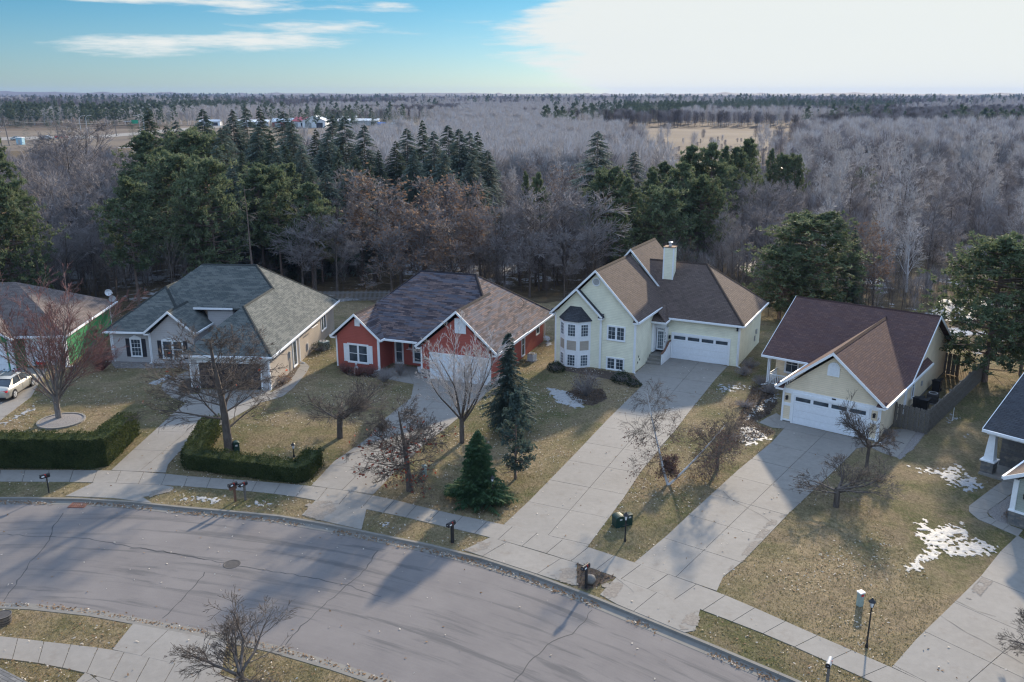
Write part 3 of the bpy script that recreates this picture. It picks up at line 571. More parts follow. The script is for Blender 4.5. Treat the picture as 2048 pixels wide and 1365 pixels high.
def frame_of(axis, c):
    """maps (u along, n outward, z) to house coordinates; axis: front(-y) right(+x) left(-x)"""
    if axis == 'front': return lambda u, n, z: (u, c - n, z)
    if axis == 'right': return lambda u, n, z: (c + n, u, z)
    if axis == 'left': return lambda u, n, z: (c - n, u, z)
    if axis == 'back': return lambda u, n, z: (u, c + n, z)
def fbox(mb, fr, u0, u1, n0, n1, z0, z1):
    a, b = fr(u0, n0, z0), fr(u1, n1, z1); mb.box(min(a[0], b[0]), max(a[0], b[0]), min(a[1], b[1]), max(a[1], b[1]), min(a[2], b[2]), max(a[2], b[2]))
def window(h, fr, u0, u1, z0, z1, sashes=1, cols=2, rows=3, rail=False, trim=0.10, shut=None, glass='glass', crown=False, name='window', m='white', keystone=False):
    mb = MB(); T = 0.055
    fbox(mb, fr, u0 - trim, u1 + trim, 0, T, z1, z1 + trim); fbox(mb, fr, u0 - trim, u1 + trim, 0, T + .02, z0 - trim, z0)
    fbox(mb, fr, u0 - trim, u0, 0, T, z0, z1); fbox(mb, fr, u1, u1 + trim, 0, T, z0, z1)
    w = (u1 - u0) / sashes
    for i in range(1, sashes): fbox(mb, fr, u0 + i * w - .05, u0 + i * w + .05, 0, T - .006, z0, z1)
    if crown: 
        pts = []; n = 9
        for i in range(n): t = i / (n - 1); pts.append((u0 - trim + (u1 - u0 + 2 * trim) * t, z1 + trim + 0.02 + 0.20 * math.sin(math.pi * t)))
        pts = [(u0 - trim, z1 + trim)] + pts + [(u1 + trim, z1 + trim)]
        a = [fr(u, 0.0, z) for u, z in pts]; b = Vector(fr(0, T, 0)) - Vector(fr(0, 0, 0)); mb.prism(a, b); fbox(mb, fr, (u0 + u1) / 2 - .09, (u0 + u1) / 2 + .09, 0, T + .02, z1 + trim, z1 + trim + .30)
    wo = mb.build(name, M[m], h)
    for i in range(sashes):
        a, b = u0 + i * w + (.05 if i else 0), u0 + (i + 1) * w - (.05 if i < sashes - 1 else 0)
        sm = MB(); e = 0.035
        fbox(sm, fr, a, a + e, 0, .035, z0, z1); fbox(sm, fr, b - e, b, 0, .035, z0, z1); fbox(sm, fr, a + e, b - e, 0, .035, z0, z0 + e); fbox(sm, fr, a + e, b - e, 0, .035, z1 - e, z1)
        if rail: fbox(sm, fr, a + e, b - e, 0, .035, (z0 + z1) / 2 - .02, (z0 + z1) / 2 + .02)
        for k in range(1, cols): u = a + (b - a) * k / cols; fbox(sm, fr, u - .009, u + .009, 0, .024, z0 + e, z1 - e)
        for k in range(1, rows): z = z0 + (z1 - z0) * k / rows; fbox(sm, fr, a + e, b - e, 0, .022, z - .009, z + .009)
        sm.build('sash', M[m], wo)
        g = MB(); fbox(g, fr, a + e, b - e, -.01, .015, z0 + e, z1 - e); g.build('pane', M[glass], wo)
    if shut:
        for a, b in ((u0 - trim - .36, u0 - trim - .01), (u1 + trim + .01, u1 + trim + .36)):
            s = MB(); fbox(s, fr, a, a + .05, 0, .04, z0 - .05, z1 + .05); fbox(s, fr, b - .05, b, 0, .04, z0 - .05, z1 + .05)
            for z in (z0 - .05, (z0 + z1) / 2 - .04, z1 - .03): fbox(s, fr, a + .05, b - .05, 0, .04, z, z + .08)
            nl = 12
            for k in range(nl): z = z0 + .04 + (z1 - z0 - .08) * k / nl; fbox(s, fr, a + .05, b - .05, 0, .022, z, z + (z1 - z0) / nl * .6)
            fbox(s, fr, a + .05, b - .05, 0, .008, z0, z1); s.build('shutter', M[shut], h)
    return wo
def garage_door(h, fr, u0, u1, z1, windows=0, m='door_white', tm='white', depth=0.0, trim=.13, wz=None):
    fr0 = fr; fr = (lambda u, n, z, f=fr0: f(u, n + .053, z)); tr = MB(); fbox(tr, fr, u0 - trim, u0, -.05, .03, 0.0, z1); fbox(tr, fr, u1, u1 + trim, -.05, .03, 0.0, z1); fbox(tr, fr, u0 - trim, u1 + trim, -.05, .035, z1, z1 + trim + .06)
    d = tr.build('garage_door', M[tm], h); n = 4; ph = (z1 - .02) / n
    for i in range(n):
        a, b = .02 + i * ph, .02 + (i + 1) * ph - .012; s = MB(); 
        top = windows and i == n - 1
        if not top:
            fbox(s, fr, u0 + .005, u1 - .005, -.03, .0, a, b)
            for k in range(4): fbox(s, fr, u0 + .02, u1 - .02, 0, .011, a + .03 + k * (ph - .05) / 4, a + .03 + k * (ph - .05) / 4 + (ph - .05) / 4 * .72)
        else:
            fbox(s, fr, u0 + .005, u1 - .005, -.05, -.03, a, b); w = (u1 - u0) / windows
            fbox(s, fr, u0 + .005, u1 - .005, -.03, .0, a, a + .14); fbox(s, fr, u0 + .005, u1 - .005, -.03, .0, b - .08, b)
            for k in range(windows + 1):
                c = u0 + k * w; l = .10; fbox(s, fr, max(u0 + .005, c - l), min(u1 - .005, c + l), -.03, .0, a + .14, b - .08)
        s.build('door_panel', M[m], d)
        if top:
            for k in range(windows): g = MB(); fbox(g, fr, u0 + k * w + .10, u0 + (k + 1) * w - .10, -.03, -.014, a + .14, b - .08); g.build('pane', M['glass'], d)
    return d
def gable_wall(mb, x0, x1, y0, y1, z0, ze, xa, za):
    """pentagon wall extruded from y0 to y1"""
    mb.prism([(x0, y0, z0), (x1, y0, z0), (x1, y0, ze), (xa, y0, za), (x0, y0, ze)], (0, y1 - y0, 0))
def gable_roof(h, x0, x1, y0, y1, ze, xa, za, m, rake=True, gut=(True, True), lift=0.0, th=.13, backrake=False, h_rake=.20):
    z = lift; c = ((x0 + x1) / 2, (y0 + y1) / 2)
    roof(h, [[(x0, y0, ze + z), (xa, y0, za + z), (xa, y1, za + z), (x0, y1, ze + z)], [(xa, y0, za + z), (x1, y0, ze + z), (x1, y1, ze + z), (xa, y1, za + z)]], m, th)
    cap = MB()
    n = max(1, int((y1 - y0) / 0.3))
    for i in range(n):
        a = y0 + (y1 - y0) * i / n; b = a + (y1 - y0) / n * .97; w = .14; s1 = (za - ze) / (xa - x0); s2 = (za - ze) / (x1 - xa)
        cap.prism([(xa - w, a, za + z - w * s1 + .012), (xa, a, za + z + .012), (xa + w, a, za + z - w * s2 + .012), (xa + w, a, za + z - w * s2 + .03), (xa, a, za + z + .035), (xa - w, a, za + z - w * s1 + .03)], (0, b - a, 0))
    tag(cap.build('ridge_cap', m, h), kind='stuff')
    if rake:
        for yy in ([y0] + ([y1] if backrake else [])):
            b = MB(); cc = (xa, c[1]); board(b, (x0, yy, ze + z), (xa, yy, za + z), cc, h_rake, .035, .02); board(b, (xa, yy, za + z), (x1, yy, ze + z), cc, h_rake, .035, .02); b.build('rake_board', M['white'], h)
    g = MB()
    if gut[0]: board(g, (x0, y0, ze + z), (x0, y1, ze + z), c, .15, .10, .0)
    if gut[1]: board(g, (x1, y0, ze + z), (x1, y1, ze + z), c, .15, .10, .0)
    if gut[0] or gut[1]: g.build('gutter', M['white'], h)
def hip_caps(h, segs, m):
    for p, q in segs:
        mb = MB(); p, q = Vector(p), Vector(q); d = q - p; L = d.length; d.normalize(); n = int(L / .3); s = Vector((d.y, -d.x, 0)).normalized(); 
        for i in range(n):
            a = p + d * (L * i / n); b = p + d * (L * i / n + L / n * .96); w = .13; dn = Vector((0, 0, -.045 if abs(d.z) > .05 else -.09)); u = Vector((0, 0, .035))
            mb.prism([a - s * w + dn + u, a + u * .8, a + s * w + dn + u, a + s * w + dn, a, a - s * w + dn], b - a)
        tag(mb.build('ridge_cap', m, h), kind='stuff')
def corner(h, pts, z0, z1, w=.11, t=.025):
    for x, y, sx, sy in pts:
        mb = MB()
        # L-shaped corner board, sx/sy = outward signs
        mb.box(min(x, x + sx * t), max(x, x + sx * t), min(y + sy * t, y - sy * w), max(y + sy * t, y - sy * w), z0, z1)
        mb.box(min(x - sx * w, x), max(x - sx * w, x), min(y, y + sy * t), max(y, y + sy * t), z0, z1)
        mb.build('corner_board', M['white'], h)
def downspout(h, x, y, z0, z1, kick=(0.5, -.2)):
    mb = MB(); mb.box(x - .035, x + .035, y - .03, y + .03, z0 + .12, z1); mb.prism([(x - .035, y, z0 + .05), (x + .035, y, z0 + .05), (x + .035, y, z0 + .13), (x - .035, y, z0 + .13)], (kick[0], kick[1], -.03)); mb.build('downspout', M['white'], h)
def lantern(h, x, y, z, ax='front'):
    fr = frame_of(ax, y if ax in ('front', 'back') else x); u = x if ax in ('front', 'back') else y; mb = MB(); fbox(mb, fr, u - .05, u + .05, 0, .04, z - .02, z + .16); fbox(mb, fr, u - .07, u + .07, .05, .19, z - .12, z + .10); fbox(mb, fr, u - .09, u + .09, .03, .21, z + .10, z + .13); fbox(mb, fr, u - .04, u + .04, .08, .16, z + .13, z + .18); mb.build('wall_lamp', M['black'], h)
def cornice_return(h, x0, x1, y0, y1, z, m):
    """little roofed return at the foot of a rake"""
    mb = MB(); mb.box(x0, x1, y0, y1, z - .14, z); mb.build('eave_return', M['white'], h)
    roof(h, [[(x0 - .02, y0 - .02, z + .03), (x1 + .02, y0 - .02, z + .03), (x1, y1, z + .30), (x0, y1, z + .30)]], m, .025, 'return_roof')
def house(px, py, ang, **k):
    g = G(px, py); return empty('house', (g[0], g[1], 0), math.radians(ang), **k)
def house_at(x, y, ang, **k): return empty('house', (x, y, 0), math.radians(ang), **k)

# ---- tan gabled house (second from right)
h = house_at(18.79, 57.35, -37.7, label='tan house with red-brown roof, porch at its left and wooden side fence', cat='house')
mb = MB(); gable_wall(mb, 0, 6.45, 0, 6.9, 0, 2.5, 3.225, 5.2); mb.build('wall', M['s_tan'], h)
mb = MB(); mb.prism([(6.45, 6.6, 0), (6.45, 18.6, 0), (6.45, 18.6, 2.62), (6.45, 12.6, 5.85), (6.45, 6.6, 2.62)], (-6.45, 0, 0)); mb.box(-3.7, 0, 8.2, 18.6, 0, 2.6); mb.prism([(-3.7, 8.2, 2.6), (-3.7, 18.6, 2.6), (-3.7, 12.6, 5.85)], (.15, 0, 0)); mb.build('wall', M['s_tan'], h)
mb = MB(); mb.box(.0, 6.47, -.012, .0, -.1, .12); mb.box(6.45, 6.462, 0, 18.6, -.1, .12); mb.box(-3.712, -3.7, 8.2, 18.6, -.1, .12); mb.build('foundation', M['conc2'], h)
gable_roof(h, -.42, 6.87, -.40, 11.9, 2.62, 3.225, 5.62, M['r_red'], gut=(True, True))
# main roof: ridge runs across
RZ, RY = 6.07, 12.6
roof(h, [[(-4.1, 6.1, 2.62), (6.87, 6.1, 2.62), (6.87, RY, RZ), (-4.1, RY, RZ)], [(6.87, RY, RZ), (6.87, 19.1, 2.62), (-4.1, 19.1, 2.62), (-4.1, RY, RZ)]], M['r_red'])
hip_caps(h, [((-4.1, RY, RZ), (6.87, RY, RZ))], M['r_red'])
mb = MB()
for x in (6.87, -4.1):
    board(mb, (x, 6.1, 2.62), (x, RY, RZ), (1.5, RY), .2, .035, .02); board(mb, (x, RY, RZ), (x, 19.1, 2.62), (1.5, RY), .2, .035, .02)
mb.build('rake_board', M['white'], h)
mb = MB(); board(mb, (-4.1, 6.1, 2.62), (-.42, 6.1, 2.62), (0, 12), .15, .1, 0); board(mb, (-4.1, 19.1, 2.62), (6.87, 19.1, 2.62), (0, 12), .15, .1, 0); mb.build('gutter', M['white'], h)
F0 = frame_of('front', 0.0)
garage_door(h, F0, .82, 5.70, 2.05, 4)
mb = MB()   # white trim band and pilaster panels on the garage front
fbox(mb, F0, 0.0, .69, 0, .03, 2.25, 2.45); fbox(mb, F0, 5.83, 6.45, 0, .03, 2.25, 2.45); fbox(mb, F0, .69, 5.83, 0, .03, 2.245, 2.45)
for a, b in ((0, .69), (5.83, 6.45)):
    fbox(mb, F0, a, a + .11, 0, .03, .1, 2.25); fbox(mb, F0, b - .11, b, 0, .03, .1, 2.25); fbox(mb, F0, a + .11, b - .11, 0, .03, .1, .22); fbox(mb, F0, a + .11, b - .11, 0, .03, 1.2, 1.42); fbox(mb, F0, a + .11, b - .11, 0, .03, 2.12, 2.25)
mb.build('trim', M['white'], h)
corner(h, [(6.45, 0, 1, -1), (0, 0, -1, -1)], 0, 2.5); corner(h, [(6.45, 18.6, 1, 1)], 0, 2.6)
mb = MB(); pts = [(2.86, 3.90), (3.66, 3.90), (3.66, 4.35)] + [(3.26 + .40 * math.cos(t), 4.45 + .42 * math.sin(t)) for t in [i * math.pi / 8 for i in range(9)]] + [(2.86, 4.35)]
mb.prism([F0(u, 0, z) for u, z in pts], (0, -.05, 0)); vent = mb.build('gable_vent', M['white'], h)
mb = MB()
for i in range(9): z = 4.0 + i * .085; w = .27 if z < 4.5 else .18; mb.box(3.26 - w, 3.26 + w, -.07, -.05, z, z + .045)
mb.build('louvre', M['door_white'], vent)
cornice_return(h, -.42, .14, -.42, -.02, 2.52, M['r_red']); cornice_return(h, 6.31, 6.87, -.42, -.02, 2.52, M['r_red'])
MB().box(3.33, 3.6, -.045, -.0305, 2.28, 2.38).build('number_plate', M['black'], h)
# porch
mb = MB(); mb.box(-3.7, -0.02, 6.3, 8.2, 0, .28); mb.build('porch_floor', M['conc'], h)
for x, y in ((-3.55, 6.4), (-.35, 6.4)): MB().box(x - .09, x + .09, y - .09, y + .09, .28, 2.42).box(x - .13, x + .13, y - .13, y + .13, .28, .48).box(x - .13, x + .13, y - .13, y + .13, 2.3, 2.42).build('porch_post', M['white'], h)
MB().box(-3.72, -.1, 6.3, 6.5, 2.42, 2.6).build('porch_beam', M['white'], h)
rl = MB().box(-3.46, -1.2, 6.38, 6.43, 1.08, 1.14).box(-3.46, -1.2, 6.385, 6.425, .36, .41).box(-3.58, -3.53, 6.5, 8.2, 1.08, 1.14).box(-3.575, -3.535, 6.5, 8.2, .36, .41).box(-1.2, -1.1, 6.36, 6.46, .28, 1.18).build('railing', M['white'], h)
for i in range(16): MB().box(-3.38 + i * .135, -3.345 + i * .135, 6.39, 6.42, .41, 1.08).build('baluster', M['white'], rl)
for i in range(12): MB().box(-3.57, -3.54, 6.58 + i * .135, 6.615 + i * .135, .41, 1.08).build('baluster', M['white'], rl)
FP = frame_of('front', 8.2); window(h, FP, -2.9, -1.95, .95, 2.25, 1, 2, 2, True); window(h, FP, -1.3, -.65, .30, 2.25, 1, 2, 5, name='front_door')
FR = frame_of('right', 6.45)
window(h, FR, 8.15, 8.65, .75, 2.35, 1, 1, 1, True, .09); window(h, FR, 6.15, 6.62, .15, 2.15, 1, 1, 1, False, .06, glass='white', name='side_door')
MB().box(6.45, 6.6, 11.6, 11.85, 2.6, 2.8).build('vent_hood', M['grey'], h)
mb = MB()
for i in range(4): mb.box(6.45, 6.56, 9.3 + i * .28, 9.38 + i * .28, 2.55 + i * .02, 2.78 + i * .02)
mb.build('wall_bracket', M['grey'], h)
MB().box(6.45, 6.55, 10.8, 11.0, 1.0, 1.35).build('meter_box', M['grey'], h)
downspout(h, 6.52, -.06, 0, 2.5, (.55, -.3)); downspout(h, -3.6, 6.26, .2, 2.5, (-.3, -.3)); downspout(h, 6.5, 18.7, 0, 2.5, (.4, .2))
lantern(h, .32, 0, 1.78); lantern(h, 6.14, 0, 1.78)

# ---- pale yellow split-level house
h = house_at(3.67, 71.29, -27, label='pale yellow two-storey house with a bay window and tall chimney', cat='house')
F0 = frame_of('front', 0.0)
mb = MB(); gable_wall(mb, 0, 7.05, 0, 8.3, 0, 4.25, 3.6, 7.95); mb.build('wall', M['s_yel'], h)
mb = MB(); gable_wall(mb, .0, 4.12, -.06, .0, 0, 4.35, 2.02, 6.45); mb.build('wall', M['s_yel'], h)
mb = MB(); mb.prism([(.1, 7.9, 0), (7.05, 7.9, 0), (8.0, 7.9, 3.5), (3.68, 7.9, 8.3), (.1, 7.9, 4.25)], (0, 6.5, 0)); mb.box(7.05, 14.2, 5.62, 14.0, 0, 3.4); mb.build('wall', M['s_yel'], h)
gable_roof(h, -.33, 7.40, -.38, 8.0, 4.40, 3.60, 8.32, M['r_brown'])
gable_roof(h, -.55, 8.30, 7.85, 14.7, 3.62, 3.64, 8.78, M['r_brown'], gut=(False, False))
gable_roof(h, -.30, 4.35, -.46, .10, 4.45, 2.02, 6.68, M['r_black'], gut=(False, False))
# garage wing hip
e = 3.62; R0, R1, RZ = (2.6, 10.2), (9.9, 10.2), 7.60
roof(h, [[(8.15, 5.25, e), (14.55, 5.25, e), (9.9, 10.2, RZ), (2.6, 10.2, RZ), (2.6, 5.25 + .01, e), ], [(14.55, 5.25, e), (14.55, 15.0, e), (9.9, 10.2, RZ)], [(9.9, 10.2, RZ), (14.55, 15.0, e), (2.6, 15.0, e), (2.6, 10.2, RZ)]], M['r_brown'])
hip_caps(h, [((3.4, 10.2, RZ), (9.9, 10.2, RZ)), ((9.9, 10.2, RZ), (14.55, 5.25, e)), ((9.9, 10.2, RZ), (14.55, 15.0, e))], M['r_brown'])
mb = MB(); board(mb, (8.2, 5.25, e), (14.55, 5.25, e), (10, 10), .15, .1, 0); board(mb, (14.55, 5.25, e), (14.55, 15.0, e), (10, 10), .15, .1, 0); mb.build('gutter', M['white'], h)
# entry roof
roof(h, [[(7.0, 4.05, 3.46), (8.28, 4.05, 3.46), (8.28, 7.4, 3.50), (7.55, 6.2, 4.6), (7.0, 5.6, 4.6)]], M['r_brown'], .1, 'entry_roof')
roof(h, [[(7.38, 4.4, 4.42), (8.30, 4.05, 3.47), (8.30, 5.9, 3.52), (7.4, 6.6, 4.5)]], M['r_brown'], .1, 'entry_roof')
mb = MB(); board(mb, (7.0, 4.05, 3.46), (8.3, 4.05, 3.46), (7.5, 6), .15, .06, 0); board(mb, (8.3, 4.05, 3.46), (8.3, 5.3, 3.5), (7, 5), .15, .06, 0); mb.build('gutter', M['white'], h)
MB().box(7.06, 7.25, 4.3, 5.6, 0.7, 3.34).box(7.25, 8.12, 4.9, 5.0, 2.75, 3.34).box(8.0, 8.12, 4.9, 5.6, .7, 2.75).build('entry_wall', M['white'], h)
FE = frame_of('front', 4.98); window(h, FE, 7.38, 7.92, .85, 2.45, 1, 3, 5, False, .06, name='front_door', glass='glass_b'); window(h, frame_of('front', 4.94), 7.38, 7.92, 2.56, 2.72, 1, 3, 1, False, .03)
FG = frame_of('front', 5.62); garage_door(h, FG, 8.55, 13.35, 2.12, 4)
mb = MB()
for i, (a, b) in enumerate(((4.95, .55), (4.55, .37), (4.15, .2))): mb.box(7.08, 8.28, 2.95 + i * .42, 5.6, i * .19, (i + 1) * .19)
mb.build('entry_steps', M['conc'], h)
# white stair parapet with dark cap
mb = MB(); mb.prism([(8.30, 3.2, 0), (8.30, 5.6, 0), (8.30, 5.6, 1.5), (8.30, 5.1, 1.5), (8.30, 3.9, 1.0), (8.30, 3.2, .95)], (.10, 0, 0)); hr = mb.build('stair_parapet', M['white'], h)
mb = MB(); mb.prism([(8.27, 3.1, .95), (8.27, 3.9, 1.01), (8.27, 5.1, 1.51), (8.27, 5.6, 1.51), (8.27, 5.6, 1.57), (8.27, 5.05, 1.57), (8.27, 3.85, 1.07), (8.27, 3.1, 1.02)], (.16, 0, 0)); mb.build('handrail_cap', M['brownwood'], hr)
# house number as vertical lettering on the entry trim
def text(body, size, loc, rot, m, parent, name='house_number', ext=.006):
    cu = bpy.data.curves.new(name, 'FONT'); cu.body = body; cu.size = size; cu.extrude = ext; cu.align_x = 'CENTER'; cu.align_y = 'CENTER'; cu.resolution_u = 2; cu.space_line = .95
    cu.materials.append(m); tmp = bpy.data.objects.new('lettering', cu); COL.objects.link(tmp); bpy.context.view_layer.update(); me = bpy.data.meshes.new_from_object(tmp.evaluated_get(bpy.context.evaluated_depsgraph_get())); bpy.data.objects.remove(tmp); me.materials.clear(); me.materials.append(m)
    o = link(name, me, parent, loc); o.rotation_euler = rot; return o
text('1\n3\n2\n6', .26, (8.06, 4.885, 1.95), (math.pi / 2, 0, 0), M['black'], h)
corner(h, [(0, -.06, -1, -1), (7.05, 0, 1, -1), ], 0, 4.2); corner(h, [(14.2, 5.62, 1, -1)], 0, 3.4)
MB().box(4.0, 4.18, -.09, -.061, 0, 4.3).box(0, .0, 0, 0, 0, 0).build('pilaster', M['white'], h)
window(h, F0, 4.72, 6.12, 2.62, 3.70, 2, 2, 3); window(h, F0, 4.72, 6.12, .10, 1.02, 2, 2, 3)
# round gable vent
mb = MB(); n = 20; c = Vector((3.58, 0, 7.28)); mb.prism([(c.x + .36 * math.cos(2 * math.pi * i / n), -.001, c.z + .36 * math.sin(2 * math.pi * i / n)) for i in range(n)], (0, -.05, 0)); gv = mb.build('gable_vent', M['white'], h)
mb = MB(); mb.prism([(c.x + .27 * math.cos(2 * math.pi * i / n), -.052, c.z + .27 * math.sin(2 * math.pi * i / n)) for i in range(n)], (0, -.012, 0)); mb.build('vent_face', M['grey'], gv)
# two-storey bay
bx = [(.45, -.062), (1.25, -.85), (2.42, -.85), (3.22, -.062)]
mb = MB(); mb.prism([(x, y, 0) for x, y in bx], (0, 0, 3.98)); bay = mb.build('bay_window', M['white'], h)
mb = MB(); tr = [(.30, 0, 4.02), (1.18, -.98, 4.02), (2.50, -.98, 4.02), (3.38, 0, 4.02)]; tp = [(1.35, 0, 5.12), (2.32, 0, 5.12)]
roof(bay, [[tr[0], tr[1], tp[0]], [tr[1], tr[2], tp[1], tp[0]], [tr[2], tr[3], tp[1]]], M['r_black'], .06, 'roof')
def oriented(p, q):
    p, q = Vector((*p, 0)), Vector((*q, 0)); d = (q - p).normalized(); n = Vector((d.y, -d.x, 0))
    return lambda u, nn, z: tuple(p + d * u + n * nn + Vector((0, 0, z)))
def obox(mb, fr, u0, u1, n0, n1, z0, z1): mb.prism([fr(u0, n0, z0), fr(u1, n0, z0), fr(u1, n0, z1), fr(u0, n0, z1)], Vector(fr(u0, n1, z0)) - Vector(fr(u0, n0, z0)))
for (p, q) in zip(bx, bx[1:]):
    fr = oriented(p, q); L = (Vector(q) - Vector(p)).length
    for z0, z1, kind in ((2.66, 3.72, 'w'), (1.50, 2.30, 'p'), (.12, 1.12, 'w')):
        a, b = .22, L - .22
        if kind == 'w':
            mb = MB(); obox(mb, fr, a, a + .05, 0, .03, z0, z1); obox(mb, fr, b - .05, b, 0, .03, z0, z1); obox(mb, fr, a + .05, b - .05, 0, .03, z0, z0 + .05); obox(mb, fr, a + .05, b - .05, 0, .03, z1 - .05, z1)
            for k in (1, 2): u = a + (b - a) * k / 3; obox(mb, fr, u - .01, u + .01, 0, .022, z0 + .05, z1 - .05)
            for k in (1, 2, 3): z = z0 + (z1 - z0) * k / 4; obox(mb, fr, a + .05, b - .05, 0, .02, z - .01, z + .01)
            mb.build('sash', M['white'], bay); mb = MB(); obox(mb, fr, a + .05, b - .05, -.01, .012, z0 + .05, z1 - .05); mb.build('pane', M['glass_b'], bay)
        else: mb = MB(); obox(mb, fr, a - .05, b + .05, 0, .012, z0, z1); mb.build('panel', M['s_beige'], bay)
# chimney
cx, cy = 6.48, 8.50
mb = MB(); mb.box(cx, cx + .92, cy, cy + .80, 5.2, 9.05); ch = mb.build('chimney', M['s_yel'], h)
MB().box(cx - .05, cx + .97, cy - .05, cy + .85, 9.05, 9.11).build('cap', M['brownwood'], ch)
mb = MB(); mb.lathe([(.14, 9.12), (.14, 9.42), (.2, 9.42), (.2, 9.48), (.05, 9.52)], (cx + .46, cy + .4), 12); mb.build('flue', M['galv'], ch)
for x, y, sx, sy in ((cx, cy, -1, -1), (cx + .92, cy, 1, -1)): MB().box(min(x, x + sx * .02), max(x, x + sx * .02), y - .02, y + .09, 5.5, 9.04).box(min(x, x - sx * .09), max(x, x - sx * .09), y - .02, y, 5.5, 9.04).build('corner_board', M['white'], ch)
downspout(h, 14.1, 5.55, 0, 3.45, (.4, -.35)); downspout(h, 7.1, -.04, 0, 4.2, (.1, -.1)); lantern(h, 8.2 + .08, 5.62, 1.85); lantern(h, 14.0, 5.62, 3.2)
for i, (u, z) in enumerate(((1.0, 1.15), (1.25, .85), (.8, .7))): 
    mb = MB(); mb.lathe([(.02, -.01), (.1, 0), (.02, .02)], n=10); o = mb.build('wall_ornament', M['iron'], h, (7.08, u, z)); o.rotation_euler = (0, math.pi / 2, 0)
MB().box(14.2, 14.32, 12.0, 12.3, 1.3, 1.7).box(14.2, 14.3, 11.6, 11.8, .7, 1.2).build('meter_box', M['grey'], h)
cornice_return(h, -.33, .05, -.48, -.07, 4.38, M['r_black']); cornice_return(h, 6.95, 7.40, -.38, -.02, 4.33, M['r_brown']); cornice_return(h, 3.98, 4.35, -.48, -.07, 4.38, M['r_black'])

# ---- red house
h = house_at(-14.66, 70.19, -20.5, label='red house with multicoloured shingle roof and white garage door', cat='house')
F0 = frame_of('front', 0.0); fg = frame_of('front', -.42)
mb = MB(); gable_wall(mb, 0, 3.98, 0, 5, 0, 2.65, 2.0, 4.4); mb.box(0, 13.8, 2.3, 13.2, 0, 2.6); mb.build('wall', M['s_red'], h)
mb = MB(); gable_wall(mb, 8.05, 14.0, -.42, 6, 0, 2.65, 11.3, 5.35); mb.build('wall', M['s_red'], h)
gable_roof(h, -.32, 4.35, -.34, 3.6, 2.72, 2.0, 4.72, M['r_multi'], lift=.004)
gable_roof(h, 7.75, 14.72, -.78, 6.2, 2.75, 11.3, 5.86, M['r_multi'], lift=.004)
e = 2.70; A = (-.35, .30, e); B = (14.72, .30, e); Cc = (14.72, 13.7, e); D = (-.35, 13.7, e); RA = (4.6, 7.0, 7.15); RB = (9.72, 7.0, 7.15)
roof(h, [[A, B, RB, RA], [B, Cc, RB], [Cc, D, RA, RB], [D, A, RA]], M['r_multi'])
hip_caps(h, [(RA, RB), (RB, Cc), (RA, D), (RB, (11.55, 4.4, 5.55)), ((2.2, 3.75, 4.95), RA)], M['r_multi'])
mb = MB(); c = (7, 7); board(mb, (4.35, .30, e), (7.75, .30, e), c, .15, .1, 0); board(mb, B, Cc, c, .15, .1, 0); mb.build('gutter', M['white'], h)
window(h, F0, 1.20, 2.92, .55, 1.98, 2, 1, 1, True, .13, 'white'); garage_door(h, fg, 8.95, 13.85, 2.05, 0, 'door_white')
MB().box(11.05, 12.0, -.47, -.421, 4.0, 5.2).build('gable_vent', M['white'], h)
mb = MB()
for i in range(12): mb.box(11.13, 11.92, -.49, -.471, 4.06 + i * .085, 4.10 + i * .085)
mb.build('vent_louvre', M['door_white'], h)
MB().box(1.86, 2.33, -.04, -.001, 3.62, 4.22).build('gable_vent', M['white'], h)
FD = frame_of('front', 2.3); window(h, FD, 4.35, 4.95, .12, 2.0, 1, 1, 1, True, .12, name='front_door', glass='glass_b'); window(h, FD, 6.05, 6.78, .35, 2.0, 1, 1, 1, True, .12)
corner(h, [(0, 0, -1, -1), (3.98, 0, 1, -1)], 0, 2.6); corner(h, [(8.05, -.42, -1, -1), (14.0, -.42, 1, -1)], 0, 2.6)
MB().box(8.06, 8.84, -.47, -.421, .1, .75).box(14.0, 13.99, -.47, -.42, .1, .7).build('stone_skirt', M['stone'], h)
FR = frame_of('right', 14.0 - .2 + .0); FR = frame_of('right', 13.8); window(h, FR, 7.3, 8.0, .2, 2.1, 1, 1, 1, True, .08, name='side_door'); window(h, FR, 11.1, 11.9, 1.15, 1.85, 1, 1, 1, False, .09)
cornice_return(h, -.32, .10, -.34, -.02, 2.62, M['r_multi']); cornice_return(h, 7.75, 8.15, -.78, -.45, 2.62, M['r_multi']); cornice_return(h, 14.3, 14.72, -.78, -.45, 2.62, M['r_multi'])
downspout(h, 4.07, -.05, 0, 2.6, (-.3, -.4)); downspout(h, 13.9, 13.3, 0, 2.6)
mb = MB(); mb.lathe([(.06, 0), (.06, .35), (.1, .35), (.1, .4)], n=10); mb.build('roof_pipe', M['white'], h, (8.9, 8.2, 6.3))
mb = MB(); mb.tube((0, 0, 0), (0, 0, .45), .02); mb.tube((0, 0, .35), (-.25, -.2, .75), .015); mb.build('roof_antenna', M['black'], h, (13.2, 9.5, 4.1))
lantern(h, 8.5, -.42, 1.7); lantern(h, 5.75, 2.3, 1.7)
text('326', .17, (5.6, 2.29, 1.45), (math.pi / 2, 0, 0), M['white'], h)
MB().box(5.35, 5.85, 2.26, 2.292, 1.33, 1.36).build('number_rail', M['white'], h)

